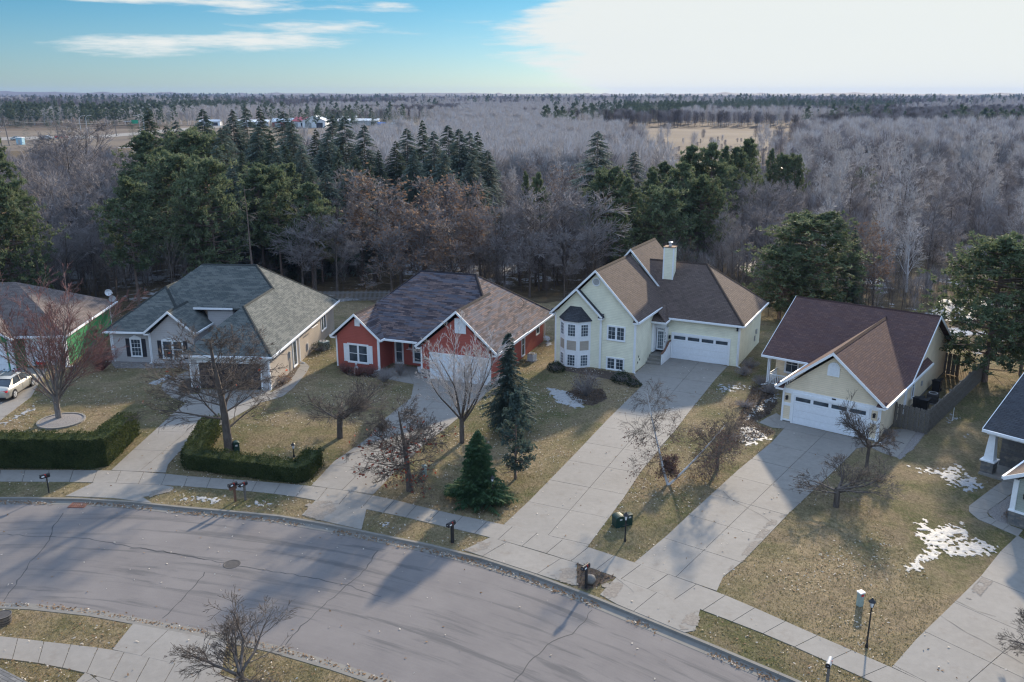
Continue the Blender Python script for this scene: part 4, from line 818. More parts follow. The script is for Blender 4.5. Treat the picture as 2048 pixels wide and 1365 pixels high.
# ---- blue-grey house
h = house_at(-24.85, 64.4, -4.5, label='blue-grey shingled house with slate roof and dark open garage', cat='house')
F0 = frame_of('front', 0.0); F6 = frame_of('front', 5.95)
mb = MB(); mb.box(0, .70, 0, .25, 0, 2.6); mb.box(5.57, 6.3, 0, .25, 0, 2.6); mb.box(.70, 5.57, 0, .25, 2.12, 2.6); mb.box(0, .2, .25, 9.0, 0, 2.6)
mb.box(-9.55, -6.0, 6.2, 17.9, 0, 2.62); gable_wall(mb, -6.03, -2.3, 5.95, 9.5, 0, 2.6, -4.11, 4.3); mb.box(-2.3, 0, 9.2, 17.9, 0, 3.9); mb.build('wall', M['s_grey'], h)
mb = MB(); mb.box(6.05, 6.3, .25, 17.9, 0, 2.62); mb.box(.2, 6.05, 6.6, 17.9, 0, 2.6); mb.build('wall', M['s_beige'], h)
MB().box(.2, 6.05, .25, 6.6, .0, .03).build('garage_floor', M['conc'], h)
# closed dark panels stand in for the shade inside the open garage
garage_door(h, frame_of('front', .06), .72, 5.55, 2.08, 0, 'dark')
e = 2.78; Rk = (3.05, 4.2, 5.62)
roof(h, [[(-.52, -.42, e), (6.68, -.42, e), (3.08, 3.9, 5.64)], [(6.68, -.42, e), (6.68, 11.6, e), (3.08, 11.6, 5.64), (3.08, 3.9, 5.64)], [(-.52, -.42, e), (3.08, 3.9, 5.64), (3.08, 11.6, 5.64), (-.52, 9.6, e)]], M['r_slate'])
RL = (-3.9, 12.7, 7.3); RR = (1.02, 12.7, 7.3)
yf, zf = 8.9, 4.2; xr = 6.68 - (zf - e) / .8; xl = -9.98 + (zf - e) / .74
roof(h, [[(xl, yf, zf), (xr, yf, zf), RR, RL], [(xr, yf, zf - .004), (6.68, 7.0, e - .004), (6.68, 18.6, e - .004), RR], [RR, (6.68, 18.6, e), (-9.98, 18.6, e), RL], [(-9.98, 7.6, e), (xl, yf, zf), RL, (-9.98, 18.6, e)]], M['r_slate'])
LP = (-6.35, 10.35, 5.72)
roof(h, [[(-9.98, 5.75, e), (-6.3, 5.75, e), (-6.3, 6.15, e + .256), (-3.04, 6.15, e + .256), LP], [(-9.98, 5.75, e + .004), LP, (-6.35, 14, 5.72), (-9.98, 14, e + .004)], [(-3.04, 6.15, e + .256), (-2.72, 6.5, e), (-2.72, 10.4, e), (-6.35, 14, 5.72), LP]], M['r_slate'])
gable_roof(h, -6.38, -1.92, 5.55, 9.4, 2.82, -4.11, 4.66, M['r_slate'], gut=(False, True))
hip_caps(h, [(RL, RR), (RR, (3.2, 10.6, 5.6)), ((3.08, 3.9, 5.64), (3.08, 10.6, 5.64)), ((3.08, 3.9, 5.64), (6.68, -.42, e)), ((-9.98, 5.75, e), LP), (LP, (-6.35, 11.9, 5.72)), (LP, (-4.6, 8.2, 4.35)), (RR, (6.68, 18.6, e))], M['r_slate'])
mb = MB(); c = (0, 12); board(mb, (-9.98, 5.75, e), (-6.38, 5.75, e), c, .15, .1, 0); board(mb, (-.52, -.42, e), (6.68, -.42, e), (3, 5), .15, .1, 0); board(mb, (6.68, -.42, e), (6.68, 18.6, e), (3, 9), .15, .1, 0); board(mb, (-3.4, yf, zf), (0.1, yf, zf), c, .15, .1, 0); mb.build('gutter', M['white'], h)
MB().box(-2.2, -.02, 9.14, 9.2, 0.3, 3.9).build('entry_trim', M['s_grey'], h)
window(h, frame_of('front', 6.2), -7.9, -7.06, .55, 2.02, 1, 3, 4, True, .09, 'dark', crown=True); window(h, F6, -5.0, -3.32, .52, 1.98, 2, 1, 1, True, .09, 'dark', crown=True)
corner(h, [(-9.55, 6.2, -1, -1), (0, 0, -1, -1), (6.3, 0, 1, -1), ], 0, 2.6); MB().box(-6.1, -5.98, 5.9, 5.949, 0, 2.6).build('corner_board', M['white'], h)
mb = MB(); fbox(mb, F0, .02, 6.28, 0, .03, 2.32, 2.58); mb.build('trim', M['white'], h)
cornice_return(h, -6.38, -5.95, 5.55, 5.9, 2.70, M['r_slate'])
FR = frame_of('right', 6.3); window(h, FR, 5.55, 6.35, .15, 2.2, 1, 1, 1, False, .10, name='side_door', glass='glass'); window(h, FR, 13.7, 15.1, 1.0, 2.4, 2, 1, 1, False, .10)
mb = MB(); mb.tube((6.3, 9.8, 2.3), (6.75, 10.0, 2.35), .03); mb.tube((6.75, 9.6, 2.38), (6.75, 11.2, 2.3), .03); mb.build('wall_bracket', M['white'], h)
MB().box(6.3, 6.42, 4.5, 4.75, 1.2, 1.75).box(6.33, 6.38, 4.6, 4.66, 0, 1.2).box(6.3, 6.4, 9.2, 9.45, .5, 1.1).build('meter_box', M['grey'], h)
downspout(h, -9.62, 6.14, 0, 2.6, (-.5, -.2)); downspout(h, 6.36, 7.1, 0, 2.6, (.4, -.2)); downspout(h, -6.1, 5.86, 0, 2.6, (-.1, -.15))

# ---- green house at the left edge
h = house_at(-37.26, 69.98, 5.5, label='green house with white garage doors at the left edge', cat='house')
mb = MB(); mb.box(-14, 0, 0.4, 11.2, 0, 2.62); mb.box(-.0, .0, 0, 0, 0, 0); gable_wall(mb, -11.3, -3.9, -.9, 1, 0, 2.6, -7.6, 5.0); mb.build('wall', M['s_green'], h)
e = 2.8; ra = (-5.7, 5.8, 6.1)
roof(h, [[(-3.6, -.5, e), (.42, -.5, e), ra, (-14.5, 5.8, 6.1), (-14.5, -.5, e)], [(.42, -.5, e), (.42, 12.0, e), ra], [(.42, 12.0, e), (-14.5, 12.0, e), (-14.5, 5.8, 6.1), ra]], M['r_purple'])
gable_roof(h, -11.7, -3.55, -1.3, 5, 2.84, -7.62, 5.55, M['r_purple'], gut=(False, True))
mb = MB(); board(mb, (-3.6, -.5, e), (.42, -.5, e), (-4, 5), .16, .1, 0); board(mb, (.42, -.5, e), (.42, 12.0, e), (-4, 5), .16, .1, 0); mb.build('gutter', M['white'], h)
garage_door(h, frame_of('front', .4), -3.15, -.55, 2.2, 0); garage_door(h, frame_of('front', -.9), -6.9, -4.35, 2.2, 0); garage_door(h, frame_of('front', -.9), -10.6, -8.1, 2.2, 0)
MB().box(-4.02, -3.72, -1.05, -.75, 0, 2.6).build('porch_post', M['white'], h)
corner(h, [(0, .4, 1, -1), (0, 11.2, 1, 1)], 0, 2.6); MB().box(-.02, .14, -.35, -.2, 0.12, 2.6).box(.0, 1.0, -.38, -.26, .04, .12).build('downspout', M['white'], h)
for i, (x, y, z) in enumerate(((.1, 11.0, 3.85), (.25, 11.4, 3.15))):
    mb = MB(); mb.lathe([(.0, -.03), (.18, .0), (.30, .07), (.32, .07), (.19, -.02), (.0, -.06)], n=20)
    d = empty('satellite_dish', (0, 0, 0)); d.parent = h; d.location = (x, y, z); o = mb.build('dish', M['grey'] if i else M['galv'], d, (0, 0, 0)); o.rotation_euler = (math.radians(70), 0, math.radians(28)); o['label'] = 'round grey satellite dish'
    MB().tube((0, 0, -.05), (0, .25, -.75), .025).tube((0, 0, -.1), (.42, -.25, -.02), .014).box(.38, .5, -.32, -.22, -.06, .06).build('arm', M['grey'], d)

# ---- right-edge house with stone piers
h = house_at(26.33, 42.13, -48.5, label='charcoal-roofed house with stone piers and tapered porch column at right edge', cat='house')
mb = MB(); gable_wall(mb, 0.05, 7.6, .12, 7.5, 0, 2.5, 3.8, 4.6); mb.build('wall', M['s_sage'], h)
gable_roof(h, -.42, 8.1, -.35, 9.0, 2.68, 3.84, 5.0, M['r_brown'])
mb = MB(); mb.box(0.0, .22, .02, .118, .82, 2.55); mb.box(-.03, .0, .02, .25, .82, 2.55); mb.box(-.06, 1.1, -.05, .118, .76, .83); mb.build('trim', M['white'], h)
def ledge(parent, fr, u0, u1, z0, z1, rh=.11):
    z = z0; k = 0
    while z < z1 - .02:
        hh = min(rh * rnd.uniform(.8, 1.25), z1 - z); u = u0
        while u < u1 - .02:
            w = min(rnd.uniform(.18, .42), u1 - u); mb = MB(); fbox(mb, fr, u + .004, u + w - .004, 0, rnd.uniform(.02, .05), z + .004, z + hh - .004); mb.build('stone', M['stone'], parent); u += w
        z += hh
sk = MB().box(0, 1.05, .0, .118, 0, .76).build('stone_skirt', M['joint'], h); ledge(sk, frame_of('front', 0.0), 0, 1.05, 0, .76); ledge(sk, frame_of('left', 0.0), 0, .9, 0, .76)
garage_door(h, frame_of('front', .12), 1.25, 6.1, 2.1, 4); lantern(h, .62, .12, 1.75)
# porch: pier, tapered column, beam, roof
def lo(x, y): # world to house
    a = math.radians(-48.5); dx, dy = x - 26.33, y - 42.13; return dx * math.cos(a) + dy * math.sin(a), -dx * math.sin(a) + dy * math.cos(a)
px_, py_ = lo(28.62, 48.5)
pier = MB().box(px_ - .32, px_ + .32, py_ - .32, py_ + .32, 0, .85).build('stone_pier', M['joint'], h)
ledge(pier, frame_of('front', py_ - .32), px_ - .35, px_ + .35, 0, .85); ledge(pier, frame_of('right', px_ + .32), py_ - .32, py_ + .32, 0, .85); ledge(pier, frame_of('left', px_ - .32), py_ - .32, py_ + .32, 0, .85)
MB().box(px_ - .42, px_ + .42, py_ - .42, py_ + .42, .85, .93).build('pier_cap', M['white'], pier)
mb = MB(); a, b = .28, .17
mb.v += [(px_ - a, py_ - a, .93), (px_ + a, py_ - a, .93), (px_ + a, py_ + a, .93), (px_ - a, py_ + a, .93), (px_ - b, py_ - b, 2.5), (px_ + b, py_ - b, 2.5), (px_ + b, py_ + b, 2.5), (px_ - b, py_ + b, 2.5)]
mb.f += [(0, 3, 2, 1), (4, 5, 6, 7), (0, 1, 5, 4), (1, 2, 6, 5), (2, 3, 7, 6), (3, 0, 4, 7)]; mb.build('porch_column', M['white'], h)
MB().box(px_ - .3, 6.0, py_ - .2, py_ + .2, 2.5, 2.76).build('porch_beam', M['white'], h)
MB().box(px_ - .35, 6, py_ - .5, py_ + 2.0, 0, .14).build('porch_floor', M['conc'], h)
mb = MB(); mb.box(px_ + .0, 8, py_ + 1.6, py_ + 9, 0, 2.7); mb.build('wall', M['s_sage'], h)
hb = MB().box(px_ + .01, 2.6, py_ + 1.56, py_ + 1.6, .14, 2.6).build('stone_wall', M['joint'], h); ledge(hb, frame_of('front', py_ + 1.56), px_ + .02, px_ + 1.7, .14, 2.6, .16)
window(h, frame_of('front', py_ + 1.55), px_ + 2.0, px_ + 2.75, .3, 2.2, 1, 3, 4, False, .14, name='front_door', glass='glass_b')
ex, ey = lo(27.95, 48.5)
roof(h, [[(ex, ey - .1, 2.9), (8.5, ey - .1, 2.9), (8.5, ey + 6.4, 5.55), (ex, ey + 6.4, 5.55)], [(8.5, ey + 6.4, 5.55), (8.5, ey + 12.5, 2.9), (ex, ey + 12.5, 2.9), (ex, ey + 6.4, 5.55)]], M['r_black'])
mb = MB(); board(mb, (ex, ey - .1, 2.9), (8.5, ey - .1, 2.9), (3, ey + 6), .16, .1, 0); mb.build('gutter', M['white'], h)
mb = MB(); board(mb, (ex, ey - .1, 2.9), (ex, ey + 6.4, 5.55), (3, ey + 6), .2, .035, .02); mb.build('rake_board', M['white'], h)
# ---- near house: only a corner of its roof reaches into the frame
e1, e2 = Vector(G(-60, 1300, 2.75)), Vector(G(78, 1376, 2.75)); an = math.atan2(e2.y - e1.y, e2.x - e1.x) + math.radians(1)
h = empty('house', (e2.x, e2.y, 0), an, label='grey shingled roof corner of a house in the bottom left corner', cat='house')
MB().box(-9, -.4, -8, -.5, 0, 2.6).build('wall', M['s_beige'], h)
roof(h, [[(-9, 0, 2.75), (0, 0, 2.75), (0, -8, 4.2), (-9, -8, 4.2)]], M['r_grey'])
# ------------------------------------------------------------------ trees
def tubes(segs, n=3):
    """segs (K,8): p0 p1 r0 r1 -> tapered tubes"""
    a = np.asarray(segs, dtype=np.float64); p, q, r0, r1 = a[:, 0:3], a[:, 3:6], a[:, 6], a[:, 7]; d = q - p; L = np.linalg.norm(d, axis=1, keepdims=True); d = d / np.maximum(L, 1e-6)
    ref = np.where(np.abs(d[:, 2:3]) < 0.9, np.array([[0, 0, 1.0]]), np.array([[1.0, 0, 0]])); u = np.cross(d, ref); u /= np.linalg.norm(u, axis=1, keepdims=True); w = np.cross(d, u)
    K = len(a); V = np.zeros((K, 2 * n, 3))
    for i in range(n):
        t = 2 * math.pi * i / n; o = u * math.cos(t) + w * math.sin(t); V[:, i] = p + o * r0[:, None]; V[:, n + i] = q + o * r1[:, None]
    base = (np.arange(K) * 2 * n)[:, None]; F = np.concatenate([base + np.array([[i, (i + 1) % n, n + (i + 1) % n, n + i]]) for i in range(n)], axis=0)
    return V.reshape(-1, 3), F
def grow(R, segs, tips, p, d, L, r, lv, P):
    n = max(2, int(round(L / P['step'] / (1 + .0 * lv)))); n = min(n, P.get('maxn', 9)); up = P['up'][min(lv, len(P['up']) - 1)]; wob = P['wob']; pts = []
    rr = r
    for i in range(n):
        wb = wob if lv else wob * P.get('w0', .16); d = Vector((d.x + R.gauss(0, wb), d.y + R.gauss(0, wb), d.z + R.gauss(0, wb) + up)).normalized(); q = p + d * (L / n); r2 = r * (1 - (i + 1) / n * (P['taper'] if lv else P.get('ttaper', .55)))
        segs.append((*p, *q, rr, max(r2, P['rmin']), lv)); pts.append((q, d.copy(), max(r2, P['rmin']), (i + 1) / n)); p = q; rr = max(r2, P['rmin'])
    if lv >= P['levels']: tips.append((p, d)); return
    nc = P['kids'][lv]; nc = max(1, int(round(nc * R.uniform(.8, 1.2)))); st = P['start'][lv]
    for k in range(nc):
        t = st + (1 - st) * (k + R.random()) / nc; j = min(len(pts) - 1, max(0, int(t * n) - 0)); q, dd, r3, _ = pts[j]
        if j > 0: q = pts[j - 1][0].lerp(q, R.random())
        ang = math.radians(R.uniform(*P['ang'][lv])); az = R.uniform(0, 2 * math.pi) + (2.4 * k if lv == 0 else 0); a = dd.orthogonal().normalized(); b = dd.cross(a); o = a * math.cos(az) + b * math.sin(az)
        nd = (dd * math.cos(ang) + o * math.sin(ang)).normalized(); nl = L * P['len'][lv] * R.uniform(.7, 1.15) * (1 - P['fall'][lv] * t); grow(R, segs, tips, q, nd, nl, max(r3 * P['rk'][lv] * R.uniform(.8, 1.05), P['rmin']), lv + 1, P)
def bare_tree(seed, P, bark, twig, stems=None, leaf=None, leaf_n=0, split=2, leaf_low=False, leaf_size=.09, n_side=4):
    R = random.Random(seed); segs = []; tips = []
    for (d, L, r) in (stems or [((0, 0, 1), P['trunk'], P['r'])]): grow(R, segs, tips, Vector((0, 0, -.05)), Vector(d).normalized(), L, r, 0, P)
    a = np.array(segs, dtype=np.float64); lv = a[:, 8]; zmax = a[:, 5].max(); a[:, 0:8] /= 1.0
    V, F = tubes(a[lv < split], 6); tr = np_mesh('trunk', V, F, bark, True)
    V, F = tubes(a[lv >= split], 3); cr = np_mesh('crown', V, F, twig)
    res = {'h': zmax, 'parts': [('trunk', tr), ('crown', cr)]}
    if leaf and leaf_n:
        T = [t for t in tips if not leaf_low or (t[0].z < zmax * .55)]; vs = []; fs = []
        for k in range(leaf_n):
            p, d = R.choice(T); p = p + Vector((R.gauss(0, .12), R.gauss(0, .12), R.gauss(0, .12) - .05)); s = leaf_size * R.uniform(.7, 1.4); a_ = Vector((R.gauss(0, 1), R.gauss(0, 1), R.gauss(0, 1))).normalized(); b_ = a_.orthogonal().normalized()
            n = len(vs); vs += [tuple(p - a_ * s), tuple(p + b_ * s * .6), tuple(p + a_ * s), tuple(p - b_ * s * .6)]; fs.append((n, n + 1, n + 2, n + 3))
        res['parts'].append(('leaves', np_mesh('leaves', vs, fs, leaf)))
    return res
def tri_fan(base, tip, side, w):
    """triangles base+-side*w -> tip ; arrays (N,3)"""
    N = len(base); V = np.stack([base - side * w, base + side * w, tip], axis=1).reshape(-1, 3); F = np.arange(3 * N).reshape(-1, 3); return V, F
def merge(parts):
    Vs, Fs, o = [], [], 0
    for V, F in parts: Vs.append(V); Fs.append(F + o); o += len(V)
    return np.concatenate(Vs), np.concatenate(Fs)
def spruce(seed, H, W, m, bark, levels=50, per=9, K=9, gap=0.0, droop=.22, bare=0.04, power=.64):
    R = np.random.RandomState(seed); out = []; sg = []
    zs = np.repeat(H * (bare + (0.985 - bare) * (np.arange(levels) / (levels - 1)) ** 1.02), per); N = len(zs); zs = zs + R.normal(0, H * .008, N)
    lob = 1 + .16 * np.sin(R.rand() * 6 + zs / H * 9) ; az = R.rand(N) * 2 * np.pi; side_var = 1 + .18 * np.sin(az * 2 + R.rand() * 6) * np.sin(zs / H * 7 + R.rand() * 6)
    r = W / 2 * np.clip(1 - zs / H, 0, 1) ** power * R.uniform(.72, 1.12, N) * lob * side_var + .06
    keep = R.rand(N) > gap; zs, az, r = zs[keep], az[keep], r[keep]; N = len(zs)
    o = np.stack([np.cos(az), np.sin(az), np.zeros(N)], 1); s = np.stack([-np.sin(az), np.cos(az), np.zeros(N)], 1); up = np.array([0, 0, 1.0])
    rise = R.uniform(-.05, .18, N)
    def pt(t): return o * (r * t)[:, None] + up * (zs + r * (rise * t - droop * 1.6 * t * t * (1 - .0 * t)) + r * .12 * np.maximum(0, t - .7))[:, None]
    for k in range(K):
        t = (k + R.uniform(.1, .9, N)) / K; t = .12 + .88 * t; p = pt(t); wdt = (.34 * r * (1.12 - t) + .10)
        for sg_ in (-1, 1):
            tip = p + s * (sg_ * wdt * R.uniform(.7, 1.2, N))[:, None] + o * (wdt * .55)[:, None] + up * (-(.30 * wdt + .05) * R.uniform(.3, 1.4, N))[:, None]
            out.append(tri_fan(p, tip, o * 1.0, (.055 + .05 * wdt)[:, None] * R.uniform(.7, 1.4, (N, 1))))
        hang = p + up * (-(.10 + .16 * wdt) * R.uniform(.5, 1.4, N))[:, None] + o * (.05); out.append(tri_fan(p, hang, o, (.05 + .06 * wdt)[:, None]))
    p = pt(np.full(N, .8)); tip = pt(np.full(N, 1.08)) + up * (.04 * r)[:, None]; out.append(tri_fan(p, tip, s, (.05 + .03 * r)[:, None]))
    V, F = merge(out); cr = np_mesh('crown', V, F, m)
    sg = [(0, 0, -.1, 0, 0, H * .5, .011 * H + .03, .007 * H), (0, 0, H * .5, 0, 0, H, .007 * H, .008)]
    idx = R.permutation(N)[:int(N * .55)]; a = pt(np.zeros(N))[idx]; b = pt(np.full(N, .75))[idx]
    B = np.concatenate([a, b, np.full((len(idx), 1), .025), np.full((len(idx), 1), .008)], 1); V, F = tubes(np.concatenate([np.array(sg), B]), 4); tr = np_mesh('trunk', V, F, bark)
    return {'h': H, 'parts': [('trunk', tr), ('crown', cr)]}
def pine(seed, H, W, m, bark, limbs=70, cl=9, need=13, lo_=.32, dead=10, nl=.34, round_=.6, cone=.62):
    R = np.random.RandomState(seed); sg = [(0, 0, -.1, .05, .03, H * .5, .013 * H + .05, .009 * H), (.05, .03, H * .5, 0, 0, H * .97, .009 * H, .02)]; C = []
    for i in range(limbs):
        t = (i + R.rand()) / limbs; z = H * (lo_ + (1 - lo_) * t ** .9); prof = math.sin(math.pi * min(1, max(.0, (1 - t) * .80 + .12))) ** round_; prof *= (1 - t) ** cone + .04; r = W / 2 * prof * R.uniform(.6, 1.15) + .15; a = R.rand() * 6.283; o = np.array([math.cos(a), math.sin(a), 0]); rise = R.uniform(.05, .45) * (.5 + t)
        p0 = np.array([0, 0, z]); q = p0 + o * r * .5 + np.array([0, 0, r * rise * .25]); e = p0 + o * r + np.array([0, 0, r * rise]); sg.append((*p0, *q, .045 + .012 * r, .03)); sg.append((*q, *e, .03, .012))
        for k in range(cl):
            u = .35 + .65 * (k + R.rand()) / cl; b = p0 + (e - p0) * u + R.normal(0, 1, 3) * np.array([.16, .16, .11]) * r * .75; C.append(b)
            if k % 2 == 0: sg.append((*(p0 + (e - p0) * (u * .85)), *b, .014, .008))
    for i in range(dead):
        z = H * (.06 + lo_ * 1.15 * R.rand()); a = R.rand() * 6.283; r = W / 2 * R.uniform(.3, .8); q = np.array([math.cos(a) * r, math.sin(a) * r, z + r * R.uniform(-.25, .15)]); sg.append((0, 0, z, *q, .03, .008))
    C = np.array(C); C = np.concatenate([C, np.array([[0, 0, H * (.90 + .10 * k / 8)] for k in range(8)])]); N = len(C); d = R.normal(0, 1, (N, need, 3)); d[:, :, 2] += .55; d /= np.linalg.norm(d, axis=2, keepdims=True); base = np.repeat(C[:, None], need, 1) + R.normal(0, .10, (N, need, 3)); L = nl * R.uniform(.6, 1.3, (N, need, 1)); tip = base + d * L; sd = np.cross(d, R.normal(0, 1, (N, need, 3))); sd /= np.linalg.norm(sd, axis=2, keepdims=True)
    V, F = tri_fan(base.reshape(-1, 3), tip.reshape(-1, 3), sd.reshape(-1, 3), np.full((N * need, 1), .045 + nl * .10)); cr = np_mesh('crown', V, F, m)
    V, F = tubes(np.array(sg), 4); tr = np_mesh('trunk', V, F, bark); return {'h': H, 'parts': [('trunk', tr), ('crown', cr)]}
def plant(proto, name, x, y, h, rz, label, cat='tree', group=None, sx=1.0, lean=(0, 0)):
    s = h / proto['h']; e = empty(name, (x, y, 0), rz, label=label, cat=cat, group=group); e.scale = (s * sx, s * sx, s)
    if lean != (0, 0): e.rotation_euler = (lean[0], lean[1], rz)
    for pn, me in proto['parts']: link(pn, me, e)
    return e

# ---- prototypes
PD = dict(step=.55, up=[.02, .02, .02, .01, .0], wob=.10, taper=.75, rmin=.006)
def PP(**k): q = dict(PD); q.update(k); return q
maple = bare_tree(11, PP(trunk=1.6, r=.16, levels=4, kids=[15, 10, 7, 5], start=[.62, .12, .15, .2], ang=[(8, 38), (14, 32), (16, 34), (18, 40)], len=[3.6, .60, .50, .50], fall=[.0, .45, .4, .3], rk=[.50, .50, .55, .6], up=[.02, .035, .03, .02, .02], ttaper=.15, wob=.06, maxn=10, rmin=.0075), M['bark_l'], M['bark_r'], split=3)
linden = bare_tree(5, PP(trunk=6.8, r=.21, levels=4, kids=[30, 9, 6, 4], start=[.22, .10, .10, .15], ang=[(48, 80), (22, 46), (22, 46), (22, 50)], len=[.52, .62, .60, .55], fall=[.62, .35, .3, .3], rk=[.36, .5, .55, .6], up=[.0, .03, .015, .0, .0], ttaper=.8, wob=.10, maxn=12, rmin=.0075), M['bark'], M['bark'], split=2, leaf=M['redleaf'], leaf_n=12)
pinoak = bare_tree(8, PP(trunk=5.6, r=.19, levels=4, kids=[36, 9, 6, 3], start=[.24, .10, .10, .15], ang=[(55, 95), (24, 50), (25, 50), (25, 50)], len=[.50, .62, .58, .55], fall=[.55, .35, .3, .3], rk=[.32, .5, .55, .6], up=[.0, .012, .005, .0, .0], ttaper=.85, wob=.11, maxn=12, rmin=.0075), M['bark'], M['bark'], split=2, leaf=M['redleaf'], leaf_n=300, leaf_low=True)
vase = bare_tree(21, PP(trunk=1.8, r=.15, levels=4, kids=[13, 10, 7, 4], start=[.7, .12, .15, .2], ang=[(12, 36), (14, 34), (18, 36), (20, 40)], len=[2.7, .55, .50, .5], fall=[.0, .45, .4, .3], rk=[.52, .5, .55, .6], up=[.02, .03, .03, .02, .02], ttaper=.15, wob=.06, maxn=10, rmin=.0075), M['bark'], M['bark_t'], split=2)
crab = bare_tree(31, PP(trunk=1.25, r=.11, levels=4, kids=[8, 9, 7, 4], start=[.8, .12, .10, .15], ang=[(38, 70), (22, 52), (22, 52), (22, 55)], len=[1.5, .66, .60, .5], fall=[.0, .4, .3, .3], rk=[.60, .5, .5, .6], up=[.02, .03, .03, .01, .0], ttaper=.12, wob=.13, step=.3, maxn=8, rmin=.006), M['bark'], M['bark'], split=2)
sapling = bare_tree(41, PP(trunk=4.0, r=.08, levels=3, kids=[14, 7, 5], start=[.3, .15, .2], ang=[(35, 70), (25, 50), (25, 50)], len=[.5, .5, .5], fall=[.5, .3, .3], rk=[.4, .5, .6], up=[0, .03, .02, 0], ttaper=.8, wob=.12, rmin=.006), M['bark'], M['bark_r'], split=1)
birch = bare_tree(51, PP(trunk=5.6, r=.085, levels=3, kids=[18, 11, 8], start=[.30, .12, .1], ang=[(40, 70), (30, 60), (25, 60)], len=[.40, .62, .62], fall=[.45, .3, .3], rk=[.33, .5, .55], up=[.03, -.05, -.16, -.16], ttaper=.8, wob=.08, step=.4, rmin=.0055), M['bark_w'], M['bark'], stems=[((-.33, .05, 1), 5.6, .085), ((.80, .12, .75), 4.9, .07), ((.1, .3, 1), 1.6, .03)], split=1, leaf=M['duskleaf'], leaf_n=2600, leaf_low=True, leaf_size=.05)
def forest_bare(seed, bark, twig, lv=3, leaf=None, n=0, spread=1.0, H=9.0, kids=(20, 9, 7)):
    return bare_tree(seed, PP(trunk=H * .86, r=.15, levels=lv, kids=list(kids), start=[.26, .12, .12], ang=[(28 * spread, 62 * spread), (22, 48), (22, 50)], len=[.46, .62, .58], fall=[.45, .35, .3], rk=[.42, .5, .6], up=[.01, .035, .03, .01], ttaper=.85, wob=.11, step=.9, maxn=8, rmin=.013), bark, twig, split=2, leaf=leaf, leaf_n=n, leaf_size=.13)
FB = [forest_bare(61 + i, M['bark'], M['bark_f'], spread=[1.0, 1.15, .85, 1.05][i]) for i in range(4)]
OAK = [forest_bare(71 + i, M['bark'], M['bark_f'], leaf=M['brownleaf'], n=[1100, 700][i], spread=1.2) for i in range(2)]
ASP = [forest_bare(81 + i, M['bark_w'], M['bark_t'], spread=.62, kids=(17, 8, 6)) for i in range(3)]
deadpine = bare_tree(91, PP(trunk=13, r=.17, levels=2, kids=[34, 4], start=[.12, .3], ang=[(72, 98), (25, 50)], len=[.17, .45], fall=[.5, .3], rk=[.22, .5], up=[0, .03, .0], ttaper=.85, wob=.05, maxn=12, rmin=.012), M['bark_p'], M['bark_l'], split=1)
SP = [spruce(101, 17, 12.5, M['spruce'], M['bark']), spruce(102, 17, 11.5, M['spruce_d'], M['bark']), spruce(103, 16, 13, M['spruce'], M['bark'], gap=.12), spruce(104, 17, 10.5, M['spruce_d'], M['bark'], power=.7)]
PN = [pine(111, 15, 9.5, M['pine'], M['bark_p'], 84, 10, 14), pine(112, 16, 8.4, M['pine'], M['bark_p'], 84, 10, 14, lo_=.38), pine(113, 13, 11, M['pine'], M['bark_p'], 120, 11, 14, lo_=.14, round_=.5, cone=.3), pine(114, 17, 8, M['pine'], M['bark_p'], 84, 10, 14, lo_=.22)]

TREE_XY = []
def P_at(px, py): g = G(px, py); return g[0], g[1]
# ---- yard trees
def yard(proto, name, px, py, ty, rz, label, sx=1.0, cat='tree', group=None, **k):
    x, y = P_at(px, py); h = height(px, py, ty); return plant(proto, name, x, y, h, rz, label, cat, group, sx, **k)
yard(maple, 'bare_maple_tree', 118, 838, 535, .4, 'large multi-stemmed bare maple with reddish twigs in a gravel ring', 1.3)
yard(linden, 'bare_shade_tree', 459, 908, 632, 1.0, 'tall straight bare tree behind the hedge, before the open garage', 1.3)
yard(crab, 'small_bare_tree', 680, 876, 728, .3, 'low spreading bare tree on the lawn left of the red house driveway', 1.35)
yard(pinoak, 'bare_oak_tree', 820, 982, 772, 2.0, 'bare oak with a few red leaves beside the sidewalk', 1.3)
yard(vase, 'bare_vase_tree', 924, 886, 655, .2, 'upright vase-shaped bare tree before the white garage door of the red house', 1.15)
yard(birch, 'leaning_birch_tree', 1336, 970, 764, 0.0, 'two-stemmed leaning white birch with hanging brown leaves', 1.0, cat='tree')
yard(crab, 'small_bare_tree', 1434, 941, 838, 2.1, 'small bare crabapple on the strip between the two long driveways', 1.1)
yard(crab, 'small_bare_tree', 1672, 1014, 905, 1.0, 'small wide bare tree casting a forked shadow on the right lawn', 1.7)
yard(crab, 'small_bare_tree', 1733, 935, 780, 4.0, 'thin bare tree right before the tan garage corner', .72)
yard(crab, 'small_bare_tree', 488, 1400, 1222, 3.1, 'bare rounded tree at the bottom edge beside the near kerb', 1.25)
yard(crab, 'small_bare_tree', 2062, 1330, 1215, 1.3, 'bare twiggy tree cut by the right edge of the photo', 1.1)
b_spruce = spruce(121, 9, 5.4, M['bluespruce'], M['bark'], 50, 9, 10, bare=.12, gap=.15, power=.66); n_fir = spruce(122, 5.2, 4.1, M['fir'], M['bark'], 46, 11, 10, bare=.07, droop=.12, power=.75); t_pine = pine(123, 6.6, 4.2, M['bluespruce'], M['bark_p'], 56, 7, 12, .10, 8, .22, cone=.95)
yard(b_spruce, 'blue_spruce_tree', 1017, 868, 664, 0.5, 'tall narrow blue spruce beside the red house garage', .92)
yard(t_pine, 'thin_pine_tree', 1031, 958, 790, 0.5, 'thin see-through pine between the blue spruce and the sidewalk', 1.0)
yard(n_fir, 'young_fir_tree', 957, 1004, 862, 0.5, 'dense dark green young fir beside the lamp post', .98)

